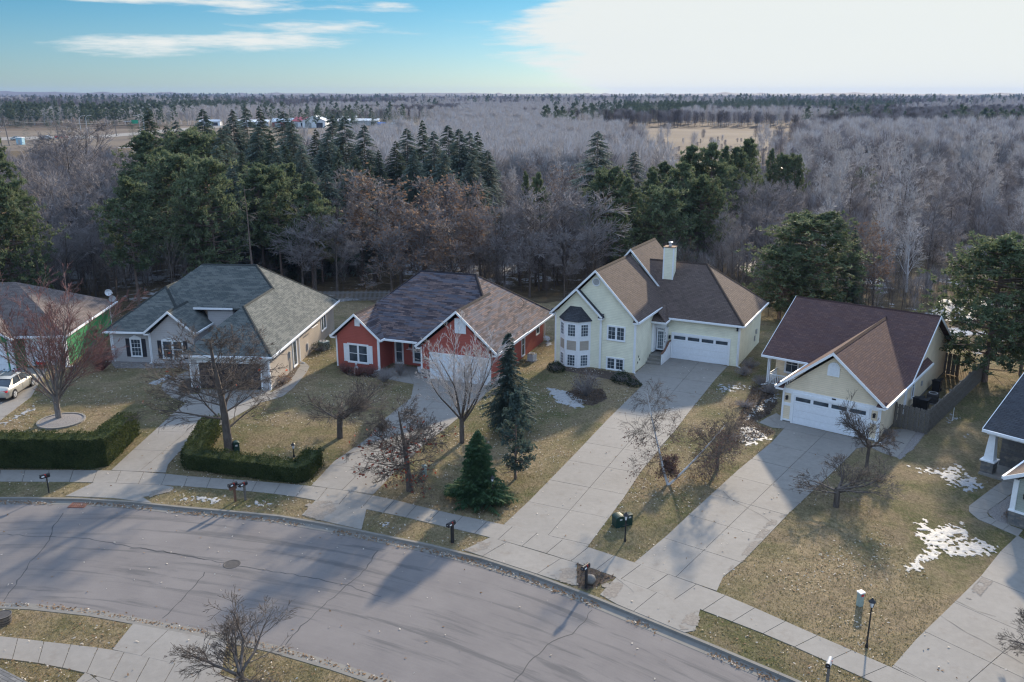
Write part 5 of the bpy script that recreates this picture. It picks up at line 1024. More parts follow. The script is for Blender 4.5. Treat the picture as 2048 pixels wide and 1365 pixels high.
# ---- grove behind the houses, each where it stands
def grove(px, ty, dist, kind, lab, grp, sx=1.0, cat='tree', name=None, proto=None):
    x, y, _ = at(px, dist, top_of(dist, ty) * .6); h = top_of(dist, ty); lst = {'s': SP, 'p': PN, 'b': FB, 'o': OAK, 'a': ASP}[kind]
    nm = name or {'s': 'spruce_tree', 'p': 'pine_tree', 'b': 'bare_tree', 'o': 'oak_tree', 'a': 'aspen_tree'}[kind]; TREE_XY.append((x, y))
    return plant(proto or rnd.choice(lst), nm, x, y, h, rnd.uniform(0, 6.28), lab, cat, grp, sx * rnd.uniform(.92, 1.1))
LB = 'dark green spruce in the evergreen grove behind the blue-grey house'; GB = 'spruces behind the blue-grey house'
for px, ty, d in [(306, 216, 150), (340, 250, 140), (414, 217, 150), (450, 255, 128), (422, 240, 165), (471, 218, 160), (498, 214, 165), (526, 217, 158), (458, 250, 135), (523, 252, 130), (573, 222, 150), (589, 240, 136), (548, 262, 118), (636, 258, 150), (608, 290, 122), (645, 300, 128), (560, 300, 112), (490, 300, 115), (440, 290, 120), (410, 280, 130), (380, 262, 140), (360, 240, 155), (530, 300, 120), (575, 285, 128), (510, 340, 108), (470, 330, 112), (625, 330, 112), (655, 340, 110), (595, 350, 106)]: grove(px, ty, d, 's', LB, GB, .95)
LC = 'pointed spruce in the row behind the red house'; GC = 'spruces behind the red house'
for px, ty, d in [(668, 228, 148), (693, 232, 140), (731, 249, 138), (794, 282, 140), (816, 256, 146), (847, 240, 140), (869, 262, 132), (898, 250, 140), (920, 257, 132), (940, 262, 134), (956, 264, 140), (976, 300, 134), (760, 300, 135), (715, 310, 122), (680, 300, 120), (700, 330, 114), (740, 320, 118), (660, 265, 130), (830, 300, 126), (890, 300, 124), (945, 310, 122)]: grove(px, ty, d, 's', LC, GC, .95)
grove(1193, 262, 128, 's', 'broad dark spruce standing alone behind the yellow house', None, 1.0)
grove(1267, 302, 130, 's', 'smaller spruce right of the broad lone spruce', None, 1.0)
grove(1704, 455, 90, 's', 'short dark spruce behind the tan house roof', None, .9)
LD = 'full green pine in the dense grove left of centre'; GD = 'pines in the left grove'
for px, ty, d, sx in [(300, 268, 122, 1.2), (330, 300, 112, 1.1), (360, 318, 106, 1.1), (285, 330, 108, 1.1), (385, 345, 98, .9), (545, 338, 108, 1.0), (557, 365, 100, 1.0), (620, 371, 100, 1.0), (590, 330, 112, .9), (640, 400, 104, 1.0), (520, 340, 104, .9), (395, 270, 125, 1.0), (355, 280, 130, 1.0)]: grove(px, ty, d, 'p', LD, GD, sx)
grove(262, 360, 90, 'p', 'tall pine with a bare leaning trunk between the green and blue-grey houses', None, 1.0)
grove(422, 328, 97, 'p', 'tall pine with its bare trunk showing above the slate roof', None, .8)
grove(12, 372, 86, 'p', 'pine with long bare trunk at the left edge of the photo, lower crown', None, 1.0); grove(6, 266, 100, 'p', 'tallest pine at the left edge of the photo', None, .9)
x, y, _ = at(498, 94, 8); plant(deadpine, 'dead_pine_tree', x, y, top_of(94, 372), .4, 'dead pine with bare grey limbs above the slate roof ridge', 'tree')
LE = 'green pine behind the yellow house'; GE = 'pines behind the yellow house'
for px, ty, d, sx in [(1325, 327, 118, 1.0), (1382, 296, 122, .9), (1420, 291, 122, .9), (1445, 296, 126, .8), (1470, 299, 130, .8), (1215, 346, 108, .8), (1256, 359, 104, 1.1), (1325, 384, 104, 1.1), (1240, 420, 98, .9), (1489, 283, 140, .8), (1360, 330, 112, 1.0), (1400, 360, 110, 1.0), (1076, 350, 112, .6), (1051, 346, 114, .5), (1300, 340, 112, .9)]: grove(px, ty, d, 'p', LE, GE, sx)
grove(1622, 436, 88, 'p', 'wide bushy pine right behind the tan house roof', None, 1.7, proto=PN[2]); grove(1565, 500, 86, 'p', 'lower pine between the yellow and tan house roofs', None, 1.5, proto=PN[2])
grove(1729, 338, 170, 'p', 'round-topped pine among the white aspens', None, .8)
x, y = P_at(1968, 764); plant(PN[2], 'pine_tree', x, y, height(1968, 764, 484), 1.2, 'large pine at the end of the wooden fence, right edge', 'tree', None, 1.35)
x, y = P_at(2040, 750); plant(PN[2], 'pine_tree', x, y, height(2040, 750, 520), 2.2, 'second large pine at the right edge, behind the charcoal roof', 'tree', None, 1.0)
for px, ty, d in [(1498, 281, 150), (1539, 300, 150), (1565, 315, 150), (1587, 315, 152)]: grove(px, ty, d, 'p', 'small pine top above the bare trees behind the tan house', 'pine tops behind the tan house', .6)
# oaks that still hold brown leaves
LO = 'spreading oak holding brown leaves behind the red house'; GO = 'brown-leaved oaks'
for px, ty, d, sx in [(745, 330, 104, 1.3), (800, 385, 99, 1.5), (845, 400, 97, 1.4), (880, 345, 108, 1.3), (930, 345, 112, 1.2), (905, 420, 97, 1.4), (780, 440, 94, 1.1), (960, 400, 100, 1.1)]: grove(px, ty, d, 'o', LO, GO, sx)
for px, ty, d, sx in [(690, 330, 112, 1.2), (625, 400, 98, 1.4), (600, 440, 96, 1.1), (670, 430, 97, 1.3), (720, 380, 104, 1.1)]: grove(px, ty, d, 'b', 'grey bare tree with drooping limbs right of the dead pine', 'bare trees behind the picket fence', sx)
for px, ty, d, sx in [(1090, 372, 100, 1.5), (1130, 355, 104, 1.3), (1170, 372, 98, 1.4), (1040, 390, 102, 1.0), (1060, 440, 96, 1.2), (1195, 440, 96, 1.1), (1130, 450, 95, 1.2), (1010, 480, 98, 1.0)]: grove(px, ty, d, 'b', 'dense bare tree between the red and yellow houses', 'bare trees between the red and yellow houses', sx)
for px, ty, d, sx in [(1755, 470, 92, 1.0), (1735, 430, 98, 1.0)]: grove(px, ty, d, 'o', 'rusty brown-leaved oak behind the tan house', 'rust-coloured oaks right', sx)
for px, ty, d, sx in [(110, 240, 170, 1.3), (165, 232, 175, 1.4), (140, 260, 150, 1.2), (60, 300, 130, 1.2), (100, 330, 118, 1.3), (180, 300, 130, 1.3), (215, 320, 120, 1.2), (150, 370, 105, 1.3), (80, 400, 100, 1.1), (40, 340, 120, 1.1), (205, 400, 100, 1.1), (130, 430, 95, 1.1), (240, 290, 140, 1.1), (20, 330, 135, 1.0), (180, 440, 96, 1.0), (90, 460, 93, 1.0), (-20, 400, 100, 1.1)]: grove(px, ty, d, 'b', 'purple-grey bare tree in the thicket at the left', 'bare trees at the left', sx)
for px, ty, d, sx in [(1450, 400, 104, 1.0), (1480, 420, 98, 1.0), (1510, 400, 104, 1.0), (1535, 430, 98, 1.0), (1545, 370, 115, 1.1), (1500, 350, 122, 1.1), (1580, 360, 118, 1.1), (1560, 420, 100, .9), (1465, 450, 95, .9)]: grove(px, ty, d, 'b', 'dark thin-stemmed bare tree before the snow behind the tan house', 'thin bare trees behind the yellow garage', .7 * sx)
# the wood to the right: white-stemmed aspens among darker stems
for i in range(95):
    d = rnd.uniform(97, 150); px = rnd.choice([rnd.uniform(-40, 230), rnd.uniform(600, 1580), rnd.uniform(600, 1580), rnd.uniform(600, 1580)]); h = rnd.uniform(7, 12.5); x, y, _ = at(px, d, 6)
    plant(rnd.choice(FB + FB + OAK[1:]), 'bare_tree', x, y, h, rnd.uniform(0, 6.28), 'grey bare tree standing among the evergreens behind the houses', 'tree', 'bare trees among the evergreens', rnd.uniform(.9, 1.2))
for i in range(120):
    d = 96 + 150 * rnd.random() ** .9; px = rnd.uniform(1600, 2110) if d < 150 else rnd.uniform(1600, 2120)
    h = rnd.uniform(9, 14) if d > 130 else rnd.uniform(8, 12.5); k = 'a' if rnd.random() < .6 else 'b'; h *= 1.12 if k == 'a' else .9
    x, y, _ = at(px, d, 6); TREE_XY.append((x, y)); plant(rnd.choice(ASP if k == 'a' else FB), 'aspen_tree' if k == 'a' else 'bare_tree', x, y, h, rnd.uniform(0, 6.28), 'white-stemmed aspen in the wood at the right' if k == 'a' else 'grey bare tree in the wood at the right', 'tree', 'aspens in the right wood' if k == 'a' else 'bare trees in the right wood', rnd.uniform(.75, 1.1), (rnd.gauss(0, .05), rnd.gauss(0, .05)))
for i in range(70):
    d = rnd.uniform(130, 235); px = rnd.uniform(930, 1330); h = rnd.uniform(8, 13) if px < 1200 else rnd.uniform(4.5, 6.8); k = rnd.random() < .55; x, y, _ = at(px, d, 6)
    plant(rnd.choice(ASP if k else FB), 'aspen_tree' if k else 'bare_tree', x, y, h, rnd.uniform(0, 6.28), 'pale aspen in the wood beyond the central spruces' if k else 'grey bare tree in the wood beyond the central spruces', 'tree', 'aspens in the central wood' if k else 'bare trees in the central wood', rnd.uniform(.75, 1.1), (rnd.gauss(0, .04), rnd.gauss(0, .04)))

# ---- far woods: masses nobody could count
def mass(name, protos, pts, kind='stuff'):
    """pts: (x, y, scale, idx). One object; points carry instances of the tree meshes."""
    col = bpy.data.collections.new(name + '_sources')
    for i, me in enumerate(protos):
        o = bpy.data.objects.new('%s_source_%02d' % (name, i), me); col.objects.link(o)
    me = bpy.data.meshes.new(name); me.from_pydata([(p[0], p[1], p[4] if len(p) > 4 else 0.0) for p in pts], [], [])
    at_ = me.attributes.new('sc', 'FLOAT', 'POINT'); at_.data.foreach_set('value', [p[2] for p in pts]); ai = me.attributes.new('idx', 'INT', 'POINT'); ai.data.foreach_set('value', [p[3] for p in pts]); ar = me.attributes.new('rz', 'FLOAT', 'POINT'); ar.data.foreach_set('value', [rnd.uniform(0, 6.28) for p in pts])
    ob = link(name, me, kind=kind); ng = bpy.data.node_groups.new(name, 'GeometryNodeTree'); ng.interface.new_socket('Geometry', in_out='INPUT', socket_type='NodeSocketGeometry'); ng.interface.new_socket('Geometry', in_out='OUTPUT', socket_type='NodeSocketGeometry')
    N, L = ng.nodes, ng.links; gi = N.new('NodeGroupInput'); go = N.new('NodeGroupOutput'); iop = N.new('GeometryNodeInstanceOnPoints'); ci = N.new('GeometryNodeCollectionInfo'); ci.inputs['Collection'].default_value = col; ci.inputs['Separate Children'].default_value = True; ci.inputs['Reset Children'].default_value = True
    def attr(n, t): a = N.new('GeometryNodeInputNamedAttribute'); a.data_type = t; a.inputs['Name'].default_value = n; return a.outputs[0]
    L.new(gi.outputs[0], iop.inputs['Points']); L.new(ci.outputs[0], iop.inputs['Instance']); iop.inputs['Pick Instance'].default_value = True; L.new(attr('idx', 'INT'), iop.inputs['Instance Index']); L.new(attr('sc', 'FLOAT'), iop.inputs['Scale'])
    cx = N.new('ShaderNodeCombineXYZ'); L.new(attr('rz', 'FLOAT'), cx.inputs[2]); L.new(cx.outputs[0], iop.inputs['Rotation']); L.new(iop.outputs[0], go.inputs[0]); md = ob.modifiers.new('trees', 'NODES'); md.node_group = ng; return ob
def far_bare(seed, m, trunkm, H=10, W=5, n=340, w=.055, aspect=.62):
    """light far tree: many thin upward twigs + stem in one mesh"""
    R = np.random.RandomState(seed); a = R.rand(n) * 6.283; z = H * (aspect * R.rand(n) ** .8 + .25); r = W / 2 * np.sqrt(R.rand(n)) * np.sqrt(np.clip(1 - ((z / H - .55) / .55) ** 2, .05, 1)); b = np.stack([np.cos(a) * r * .55, np.sin(a) * r * .55, z], 1); t = np.stack([np.cos(a) * r * 1.1, np.sin(a) * r * 1.1, z + H * R.uniform(.08, .20, n)], 1); s = np.stack([-np.sin(a + R.rand(n)), np.cos(a + R.rand(n)), np.zeros(n)], 1)
    V, F = tri_fan(b, t, s, np.full((n, 1), w)); st = np.array([(0, 0, 0, .1, 0, H * .5, .12, .08), (.1, 0, H * .5, 0, .1, H * .95, .08, .02), (0, 0, H * .3, .8, .3, H * .75, .06, .02), (0, 0, H * .35, -.7, -.3, H * .8, .06, .02)]); V2, F2 = tubes(st, 3); T2 = np.concatenate([F2[:, [0, 1, 2]], F2[:, [0, 2, 3]]]); V3, F3 = merge([(V, F), (V2, T2)]); mi = np.concatenate([np.zeros(len(F), int), np.ones(len(T2), int)])
    return np_mesh('far_tree', V3, F3, None, mats=[m, trunkm], midx=mi)
fb = [far_bare(201, M['bark_f'], M['bark']), far_bare(202, M['bark_f'], M['bark'], W=6.5), far_bare(203, M['bark_t'], M['bark_w'], H=11, W=4), far_bare(204, M['bark_t'], M['bark_w'], H=11, W=5)]
fc = [spruce(211, 13, 5.5, M['spruce_d'], M['bark'], 16, 7, 4)['parts'][1][1], spruce(212, 12, 5, M['spruce'], M['bark'], 14, 7, 4)['parts'][1][1], pine(213, 13, 7, M['spruce_d'], M['bark_p'], 26, 5, 8, .3, 2, .8)['parts'][1][1]]
def scatter(d0, d1, p0, p1, n, idxs, s=(.8, 1.2), pw=1.0, soft=38):
    out = []
    for _ in range(n):
        d = d0 * (d1 / d0) ** (rnd.random() ** pw); px = rnd.uniform(p0, p1) + rnd.gauss(0, soft); x, y, _z = at(px, d, 8); out.append((x, y, rnd.uniform(*s), rnd.choice(idxs)))
    return out
pts = []
pts += scatter(175, 420, 860, 1180, 1500, [2, 3, 3, 2, 2], soft=75) + scatter(170, 300, 640, 900, 520, [2, 3, 3, 2, 0]) + scatter(170, 420, 1180, 1270, 60, [2, 3, 0], soft=20) + scatter(170, 420, 1230, 1640, 230, [0, 1, 3], (.2, .42))                 # pale aspen belt beyond the spruces
pts += scatter(235, 430, 1640, 2200, 1500, [0, 1, 2, 3], pw=.8) + scatter(235, 430, 1540, 1720, 110, [2, 3, 0], (.5, .9), soft=60)
pts += scatter(120, 240, 1560, 2200, 500, [0, 1, 1], (.35, .7))            # undergrowth in the right wood
pts += scatter(150, 200, 900, 1560, 400, [0, 1], (.4, .8))
pts += scatter(110, 240, -120, 300, 330, [0, 1], (.5, 1.0))
mass('bare_wood', fb, pts)
und = [far_bare(221, M['bark_f'], M['bark'], n=260, w=.03), far_bare(222, M['bark'], M['bark'], W=7, n=260, w=.03)]
mass('undergrowth', und, scatter(95, 165, 850, 1560, 650, [0, 1], (.2, .6)) + scatter(99, 170, 180, 900, 420, [0, 1], (.15, .45)) + scatter(90, 180, -150, 260, 420, [0, 1], (.3, .8)) + scatter(86, 125, 1560, 2150, 380, [0, 1], (.15, .4)))
fb += [far_bare(205, M['bark'], M['bark']), far_bare(206, M['bark'], M['bark'], W=6.5)]
cand = scatter(600, 1300, 1120, 2300, 4600, [0], soft=4) + scatter(430, 560, 1680, 2300, 1000, [0]) + scatter(430, 1300, 900, 1120, 1900, [1]) + scatter(720, 1300, 640, 950, 1600, [1]) + scatter(640, 1300, -260, 700, 2600, [0]) + scatter(1300, 4000, -300, 2350, 13000, [2], (1.0, 1.7))
pts, far_con = [], []
for x_, y_, s_, k_ in cand:
    q_ = mnoise.fractal(Vector((x_ / 260, y_ / 420, 3.0)), 1.0, 2.0, 3); r_ = mnoise.fractal(Vector((x_ / 180, y_ / 300, 9.0)), 1.0, 2.0, 3) + (.35 if k_ == 1 else -.12)
    if q_ > .30 and rnd.random() < .8: far_con.append((x_, y_, s_, rnd.choice([0, 2, 2, 1])))
    elif r_ > .05: pts.append((x_, y_, s_ * rnd.uniform(.85, 1.1), rnd.choice([2, 3])))
    else: pts.append((x_, y_, s_, rnd.choice([0, 1, 4, 5])))
mass('far_wood', fb, pts)
pts = scatter(600, 800, -260, 320, 420, [0, 2, 2], (.9, 1.25)) + scatter(900, 1100, 280, 500, 330, [2, 0], (.9, 1.2)) + scatter(560, 900, 500, 760, 130, [0, 1, 2]) + scatter(560, 640, 660, 900, 60, [0, 1], (.7, 1.1)) + scatter(700, 1500, 1200, 1500, 70, [2, 0]) + scatter(560, 650, 1640, 1760, 26, [2, 0]) + scatter(430, 560, 1900, 2300, 150, [0, 2]) + scatter(1200, 4000, -300, 2350, 900, [0, 2, 2], (1.0, 1.6)) + scatter(3400, 4200, 300, 520, 200, [0, 2], (1.4, 1.9)) + scatter(420, 560, 60, 480, 10, [0, 1])
mass('far_conifer_wood', fc, pts + far_con)
mb = []; HN = 420; V_, F_ = [], []
for i in range(HN + 1):
    u = i / HN; X = -4200 + 8400 * u; top = 21 + 13 * max(0, 1 - u * 2.1) ** 1.5 + 1.6 * math.sin(u * 31) + 1.2 * math.sin(u * 83 + 1) + rnd.uniform(-.9, .9) + (rnd.random() < .12) * rnd.uniform(1, 5)
    V_ += [(X, 3300, -2), (X, 3700, top * .55), (X, 4100, top), (X, 4700, -2)]
for i in range(HN):
    for j in range(3): F_.append((i * 4 + j, i * 4 + 4 + j, i * 4 + 5 + j, i * 4 + 1 + j))
M['hill'] = plain('wooded_hill', (0.060, 0.058, 0.070), 0.95, 0.4, 0.03); link('hills', np_mesh('hills', V_, F_, M['hill']), kind='structure')
# open ground beyond the grove
sheet('field', P2([(1000, 264), (1120, 258), (1300, 257), (1500, 262), (1720, 272), (1760, 284), (1700, 318), (1500, 322), (1290, 312), (1100, 300), (1010, 284)]), .01, M['field'], kind='structure')
sheet('field', P2([(250, 219), (420, 218), (720, 224), (900, 236), (860, 252), (720, 300), (560, 300), (380, 262), (270, 240)]), .01, M['field'], kind='structure')
sheet('field', P2([(-400, 262), (60, 262), (330, 258), (330, 285), (180, 300), (-400, 310)]), .01, M['field'], kind='structure')
sheet('highway', P2([(-500, 276), (0, 275), (200, 271), (420, 252), (560, 244), (560, 247), (420, 257), (200, 277), (0, 281), (-500, 283)]), .02, M['conc'], kind='structure')
M['ice'] = plain('pale_ice', (0.42, 0.43, 0.45), 0.4, 0.2); sheet('frozen_pond', P2([(1560, 335), (1640, 334), (1735, 335), (1740, 341), (1650, 342), (1575, 343)]), .02, M['ice'], kind='structure')

# ------------------------------------------------------------------ hedges, shrubs, fences
def leaf_cloud(R, C, Nn, size, m, name, parent, up=.2):
    """C (K,3) centres, Nn (K,3) outward normals"""
    K = len(C); d = Nn + R.normal(0, .75, (K, 3)); d[:, 2] += up; d /= np.linalg.norm(d, axis=1, keepdims=True); s = np.cross(d, R.normal(0, 1, (K, 3))); s /= np.linalg.norm(s, axis=1, keepdims=True)
    L = size * R.uniform(.6, 1.5, (K, 1)); V, F = tri_fan(C, C + d * L, s, L * .35); return link(name, np_mesh(name, V, F, m), parent)
def hedge(path, width, h, label, seed, hvar=.15):
    R = np.random.RandomState(seed); pts = resample(path, step=.5); L = offset(pts, width / 2); Rr = offset(pts, -width / 2); c = pts[len(pts) // 2]; e = empty('hedge', (c.x, c.y, 0), label=label, cat='hedge'); mb = MB(); ins = .1; a, b = offset(pts, width / 2 - ins), offset(pts, -width / 2 + ins)
    hh = [h(i / (len(pts) - 1)) if callable(h) else h for i in range(len(pts))]
    for i in range(len(pts) - 1):
        mb.prism([(a[i].x - c.x, a[i].y - c.y, 0), (a[i + 1].x - c.x, a[i + 1].y - c.y, 0), (b[i + 1].x - c.x, b[i + 1].y - c.y, 0), (b[i].x - c.x, b[i].y - c.y, 0)], (0, 0, hh[i] - .12))
    mb.build('twig_core', M['hedge'], e); Cs, Ns = [], []
    for i in range(len(pts) - 1):
        for A, B, A2, B2 in ((L[i], L[i + 1], None, None), (Rr[i], Rr[i + 1], None, None), (L[i], L[i + 1], Rr[i], Rr[i + 1])):
            l = (B - A).length; top = A2 is not None; n = int(l * (width if top else hh[i]) * 260); u = R.rand(n, 1); v = R.rand(n, 1); P0 = np.array([[A.x - c.x, A.y - c.y]]) * (1 - u) + np.array([[B.x - c.x, B.y - c.y]]) * u
            if top:
                P1 = np.array([[A2.x - c.x, A2.y - c.y]]) * (1 - u) + np.array([[B2.x - c.x, B2.y - c.y]]) * u; Q = P0 * (1 - v) + P1 * v; z = hh[i] + hvar * (np.sin(Q[:, :1] * 3.1 + Q[:, 1:] * 2.3) + np.sin(Q[:, :1] * 7.7)) * .5 + R.normal(0, .035, (n, 1)) - .06; Cs.append(np.concatenate([Q, z], 1)); Ns.append(np.tile([[0, 0, 1.2]], (n, 1)))
            else:
                t = (B - A).normalized(); nn = np.array([[-t.y, t.x]]) * (1 if A is L[i] else -1); z = v * hh[i]; bul = R.normal(0, .03, (n, 1)) + .05 * np.sin(z * 5 + P0[:, :1] * 2.5); Cs.append(np.concatenate([P0 + nn * bul, z], 1)); Ns.append(np.tile([[nn[0, 0], nn[0, 1], .1]], (n, 1)))
    for p, q, sgn in ((L[0], Rr[0], -1), (L[-1], Rr[-1], 1)):
        k = 0 if sgn < 0 else -1; n = int(width * hh[k] * 260); u, v = R.rand(n, 1), R.rand(n, 1); t = ((pts[1] - pts[0]) if sgn < 0 else (pts[-1] - pts[-2])).normalized() * sgn; Q = np.array([[p.x - c.x, p.y - c.y]]) * (1 - u) + np.array([[q.x - c.x, q.y - c.y]]) * u; Cs.append(np.concatenate([Q + R.normal(0, .03, (n, 2)), v * hh[k]], 1)); Ns.append(np.tile([[t.x, t.y, .1]], (n, 1)))
    leaf_cloud(R, np.concatenate(Cs), np.concatenate(Ns), .085, M['hedge'], 'foliage', e); return e
A_, B_, C_ = [Vector(G(*p)[:2]) for p in ((-60, 937), (212, 940), (284, 869))]
dA = Vector((0, .62)); hedge([tuple(A_ + dA), tuple(B_ + Vector((-.62, .62))), tuple(C_ + Vector((-.75, 0)))], 1.25, lambda t: 2.02 if t < .55 else 2.02 - .45 * (t - .55) / .45, 'tall L-shaped evergreen hedge beside the left driveway', 5)
A_, B_, C_, D_ = [Vector(G(*p)[:2]) for p in ((414, 862), (356, 943), (617, 970), (650, 928))]
hedge([tuple(A_ + Vector((.4, 0))), tuple(B_ + Vector((.55, .75))), tuple(C_ + Vector((-.6, .6))), tuple(D_ + Vector((-.6, -.1)))], 1.15, 1.10, 'low U-shaped clipped hedge round the bare shade tree', 6)
def bush(px, py, r, h, mat_, label, seed, n=700, size=.07, twigs=60, leafy=True, twm='bark_f', name='shrub', cat='shrub', group=None, leafm=None):
    R = np.random.RandomState(seed); x, y = P_at(px, py); e = empty(name, (x, y, 0), label=label, cat=cat, group=group)
    a = R.rand(twigs) * 6.283; t = R.rand(twigs) ** .5; sg = []
    for i in range(twigs):
        z = h * R.uniform(.6, 1.05) * (1 - .35 * t[i] ** 2); q = np.array([math.cos(a[i]) * r * t[i], math.sin(a[i]) * r * t[i], z]); m0 = q * np.array([.45, .45, .5]) + R.normal(0, .05, 3); sg.append((0, 0, 0, *m0, .016, .011)); sg.append((*m0, *q, .011, .006))
        for _ in range(3): q2 = m0 + (q - m0) * R.rand(); sg.append((*q2, *(q2 + R.normal(0, 1, 3) * np.array([.14, .14, .10]) * h + np.array([0, 0, .1 * h])), .007, .004))
    V, F = tubes(np.array(sg), 3); link('stems', np_mesh('stems', V, F, M[twm]), e)
    if n:
        d = R.normal(0, 1, (n, 3)); d[:, 2] = np.abs(d[:, 2]); d /= np.linalg.norm(d, axis=1, keepdims=True); k = R.uniform(.55, 1.0, (n, 1)) ** .5; C = d * k * np.array([[r, r, h]]) * (1 + .12 * np.sin(d[:, :1] * 7 + d[:, 1:2] * 5)); C[:, 2] += .03; leaf_cloud(R, C, d, size, M[mat_], 'foliage', e)
    return e
bush(1112, 742, .75, .75, 'yew', 'dark clipped yew below the left corner of the bay window', 1, 1500)
bush(1243, 764, .85, .85, 'yew', 'dark green yew below the low window of the yellow house', 2, 1700); bush(1268, 772, .6, .45, 'yew', 'low juniper at the corner of the yellow house driveway', 3, 900)
bush(1172, 792, 1.25, 2.0, 'brownleaf', 'hydrangea bush with dried pinkish brown flower heads before the bay window', 4, 650, .09, 120)
for i, (x_, y_, l_) in enumerate(((690, 746, 'red-twigged shrub under the left shutter of the red house'), (716, 752, 'red-twigged shrub below the double window of the red house'), (742, 752, 'red-twigged shrub at the downspout of the red house'))): bush(x_, y_, .7, 1.0, 'redleaf', l_, 10 + i, 160, .05, 70, twm='bark_r')
bush(205, 742, 1.7, 2.4, 'redleaf', 'large pinkish bare bush between the green and blue-grey houses', 15, 120, .05, 170, twm='bark_r')
bush(566, 766, .7, .7, 'litter_b', 'wilted brown plants in the bed beside the beige wall', 16, 250, .09, 50); bush(640, 702, 1.1, .8, 'yew', 'spreading juniper by the beige side wall', 17, 900); bush(600, 716, .5, .5, 'yew', 'small evergreen beside the side door of the blue-grey house', 18, 400)
for i, (x_, y_, r_, h_, l_) in enumerate(((1540, 788, .9, .8, 'dry brown shrub beside the white porch railing'), (1522, 772, .9, .9, 'dry brown shrub behind the snow, left of the porch'), (1462, 880, .8, .45, 'flat matted shrub on the strip by the tan house driveway'), (1490, 815, .9, .5, 'bare low shrub beside the snow strip'), (1486, 752, .8, .9, 'dark shrub at the right rear corner of the yellow house'), (1500, 738, .8, 1.0, 'twiggy shrub against the yellow garage side wall'), (800, 752, .5, 1.3, 'tall bare shrub before the red house porch'), (770, 765, 1.1, 1.3, 'wide green-twigged bush at the red house walk'), (1775, 872, .6, .5, 'thorny bare shrub in the gravel beside the tan garage'), (2020, 1040, .4, .6, 'small dark plant in the gravel at the stone pier'))): bush(x_, y_, r_, h_, 'litter_b', l_, 30 + i, 110, .06, 90)
def matted(pts, n, seed):
    p = P2(pts); R = np.random.RandomState(seed); x0, x1, y0, y1 = min(q[0] for q in p), max(q[0] for q in p), min(q[1] for q in p), max(q[1] for q in p); C = []
    while len(C) < n:
        x, y = R.uniform(x0, x1), R.uniform(y0, y1)
        if pip(x, y, p): C.append((x, y, .01 + .22 * R.rand() * max(0, .4 + mnoise.noise(Vector((x * 1.3, y * 1.3, seed))))))
    C = np.array(C); Nn = np.tile([[0, 0, .5]], (n, 1)); o = leaf_cloud(R, C, Nn, .11, M['deadplant'], 'dead_groundcover', None); tag(o, kind='stuff')
matted([(1505, 772), (1470, 850), (1440, 890), (1400, 925), (1460, 905), (1495, 884), (1550, 866), (1508, 846), (1538, 830), (1555, 806), (1545, 780)], 2600, 3)
matted([(1130, 788), (1150, 808), (1185, 812), (1215, 798), (1205, 780), (1160, 775)], 900, 4); matted([(680, 742), (700, 753), (752, 757), (756, 742), (700, 736)], 700, 5); matted([(1152, 1127), (1232, 1155), (1198, 1171), (1174, 1182), (1156, 1175)], 120, 6)
# wooden side fence, board by board
def board_fence(p, q, h, n, label_parent, m='wood', post_every=2.4, skip=()):
    p, q = Vector(p), Vector(q); d = (q - p); L = d.length; t = d.normalized(); nn = Vector((-t.y, t.x)); par = label_parent
    for i in range(n):
        s0 = L * i / n; s1 = s0 + L / n * .86; o = nn * (.025 if i % 2 else -.025); hh = h + rnd.uniform(-.02, .02); a, b = p + t * s0 + o, p + t * s1 + o; th = nn * .018
        mb = MB(); mb.prism([(a.x - th.x, a.y - th.y, .04), (b.x - th.x, b.y - th.y, .04), (b.x - th.x, b.y - th.y, hh - .06), (b.x - th.x - t.x * .03, b.y - th.y - t.y * .03, hh), (a.x - th.x + t.x * .03, a.y - th.y + t.y * .03, hh), (a.x - th.x, a.y - th.y, hh - .06)], (th.x * 2, th.y * 2, 0)); mb.build('board', M[m], par)
    for z in (.35, h * .55, h - .3): mb = MB(); a, b = p - nn * .018, q - nn * .018; mb.prism([(a.x, a.y, z), (b.x, b.y, z), (b.x, b.y, z + .09), (a.x, a.y, z + .09)], (nn.x * .036, nn.y * .036, 0)); mb.build('rail', M[m], par)
    k = max(1, int(L / post_every))
    for i in range(k + 1): c = p + t * (L * i / k) + nn * .07; MB().box(c.x - .05, c.x + .05, c.y - .05, c.y + .05, 0, h + .06).build('post', M[m], par)
fz = empty('wooden_fence', kind=None, label='weathered grey board fence running back beside the tan house', cat='fence')
board_fence((26.15, 56.15), (27.75, 54.75), 1.72, 12, fz); board_fence((27.78, 54.78), (38.0, 66.9), 1.72, 96, fz); board_fence((35.0, 68.3), (35.9, 67.2), 1.8, 8, fz)
M['greywhite'] = plain('weathered_white_paint', (0.20, 0.205, 0.215), 0.7, 0.2); fw = empty('picket_fence', label='white picket fence at the edge of the wood behind the blue-grey house', cat='fence')
p0, p1 = Vector(G(632, 604)[:2]), Vector(G(790, 602)[:2]); n = 62
for i in range(n):
    a = p0.lerp(p1, i / n); t = (p1 - p0).normalized() * .035; nn = Vector((-t.y, t.x)) * .3; mb = MB(); mb.prism([(a.x - t.x, a.y - t.y, .06), (a.x + t.x, a.y + t.y, .06), (a.x + t.x, a.y + t.y, 1.12), (a.x, a.y, 1.22), (a.x - t.x, a.y - t.y, 1.12)], (nn.x, nn.y, 0)); mb.build('picket', M['greywhite'], fw)
for z in (.3, .9): mb = MB(); mb.prism([(p0.x, p0.y + .03, z), (p1.x, p1.y + .03, z), (p1.x, p1.y + .03, z + .08), (p0.x, p0.y + .03, z + .08)], (0, .03, 0)); mb.build('rail', M['greywhite'], fw)
wf = empty('wire_fence', label='low brown wire fence in the back yard of the tan house', cat='fence'); a, b = Vector((35.9, 67.2)), Vector((38.0, 66.9))
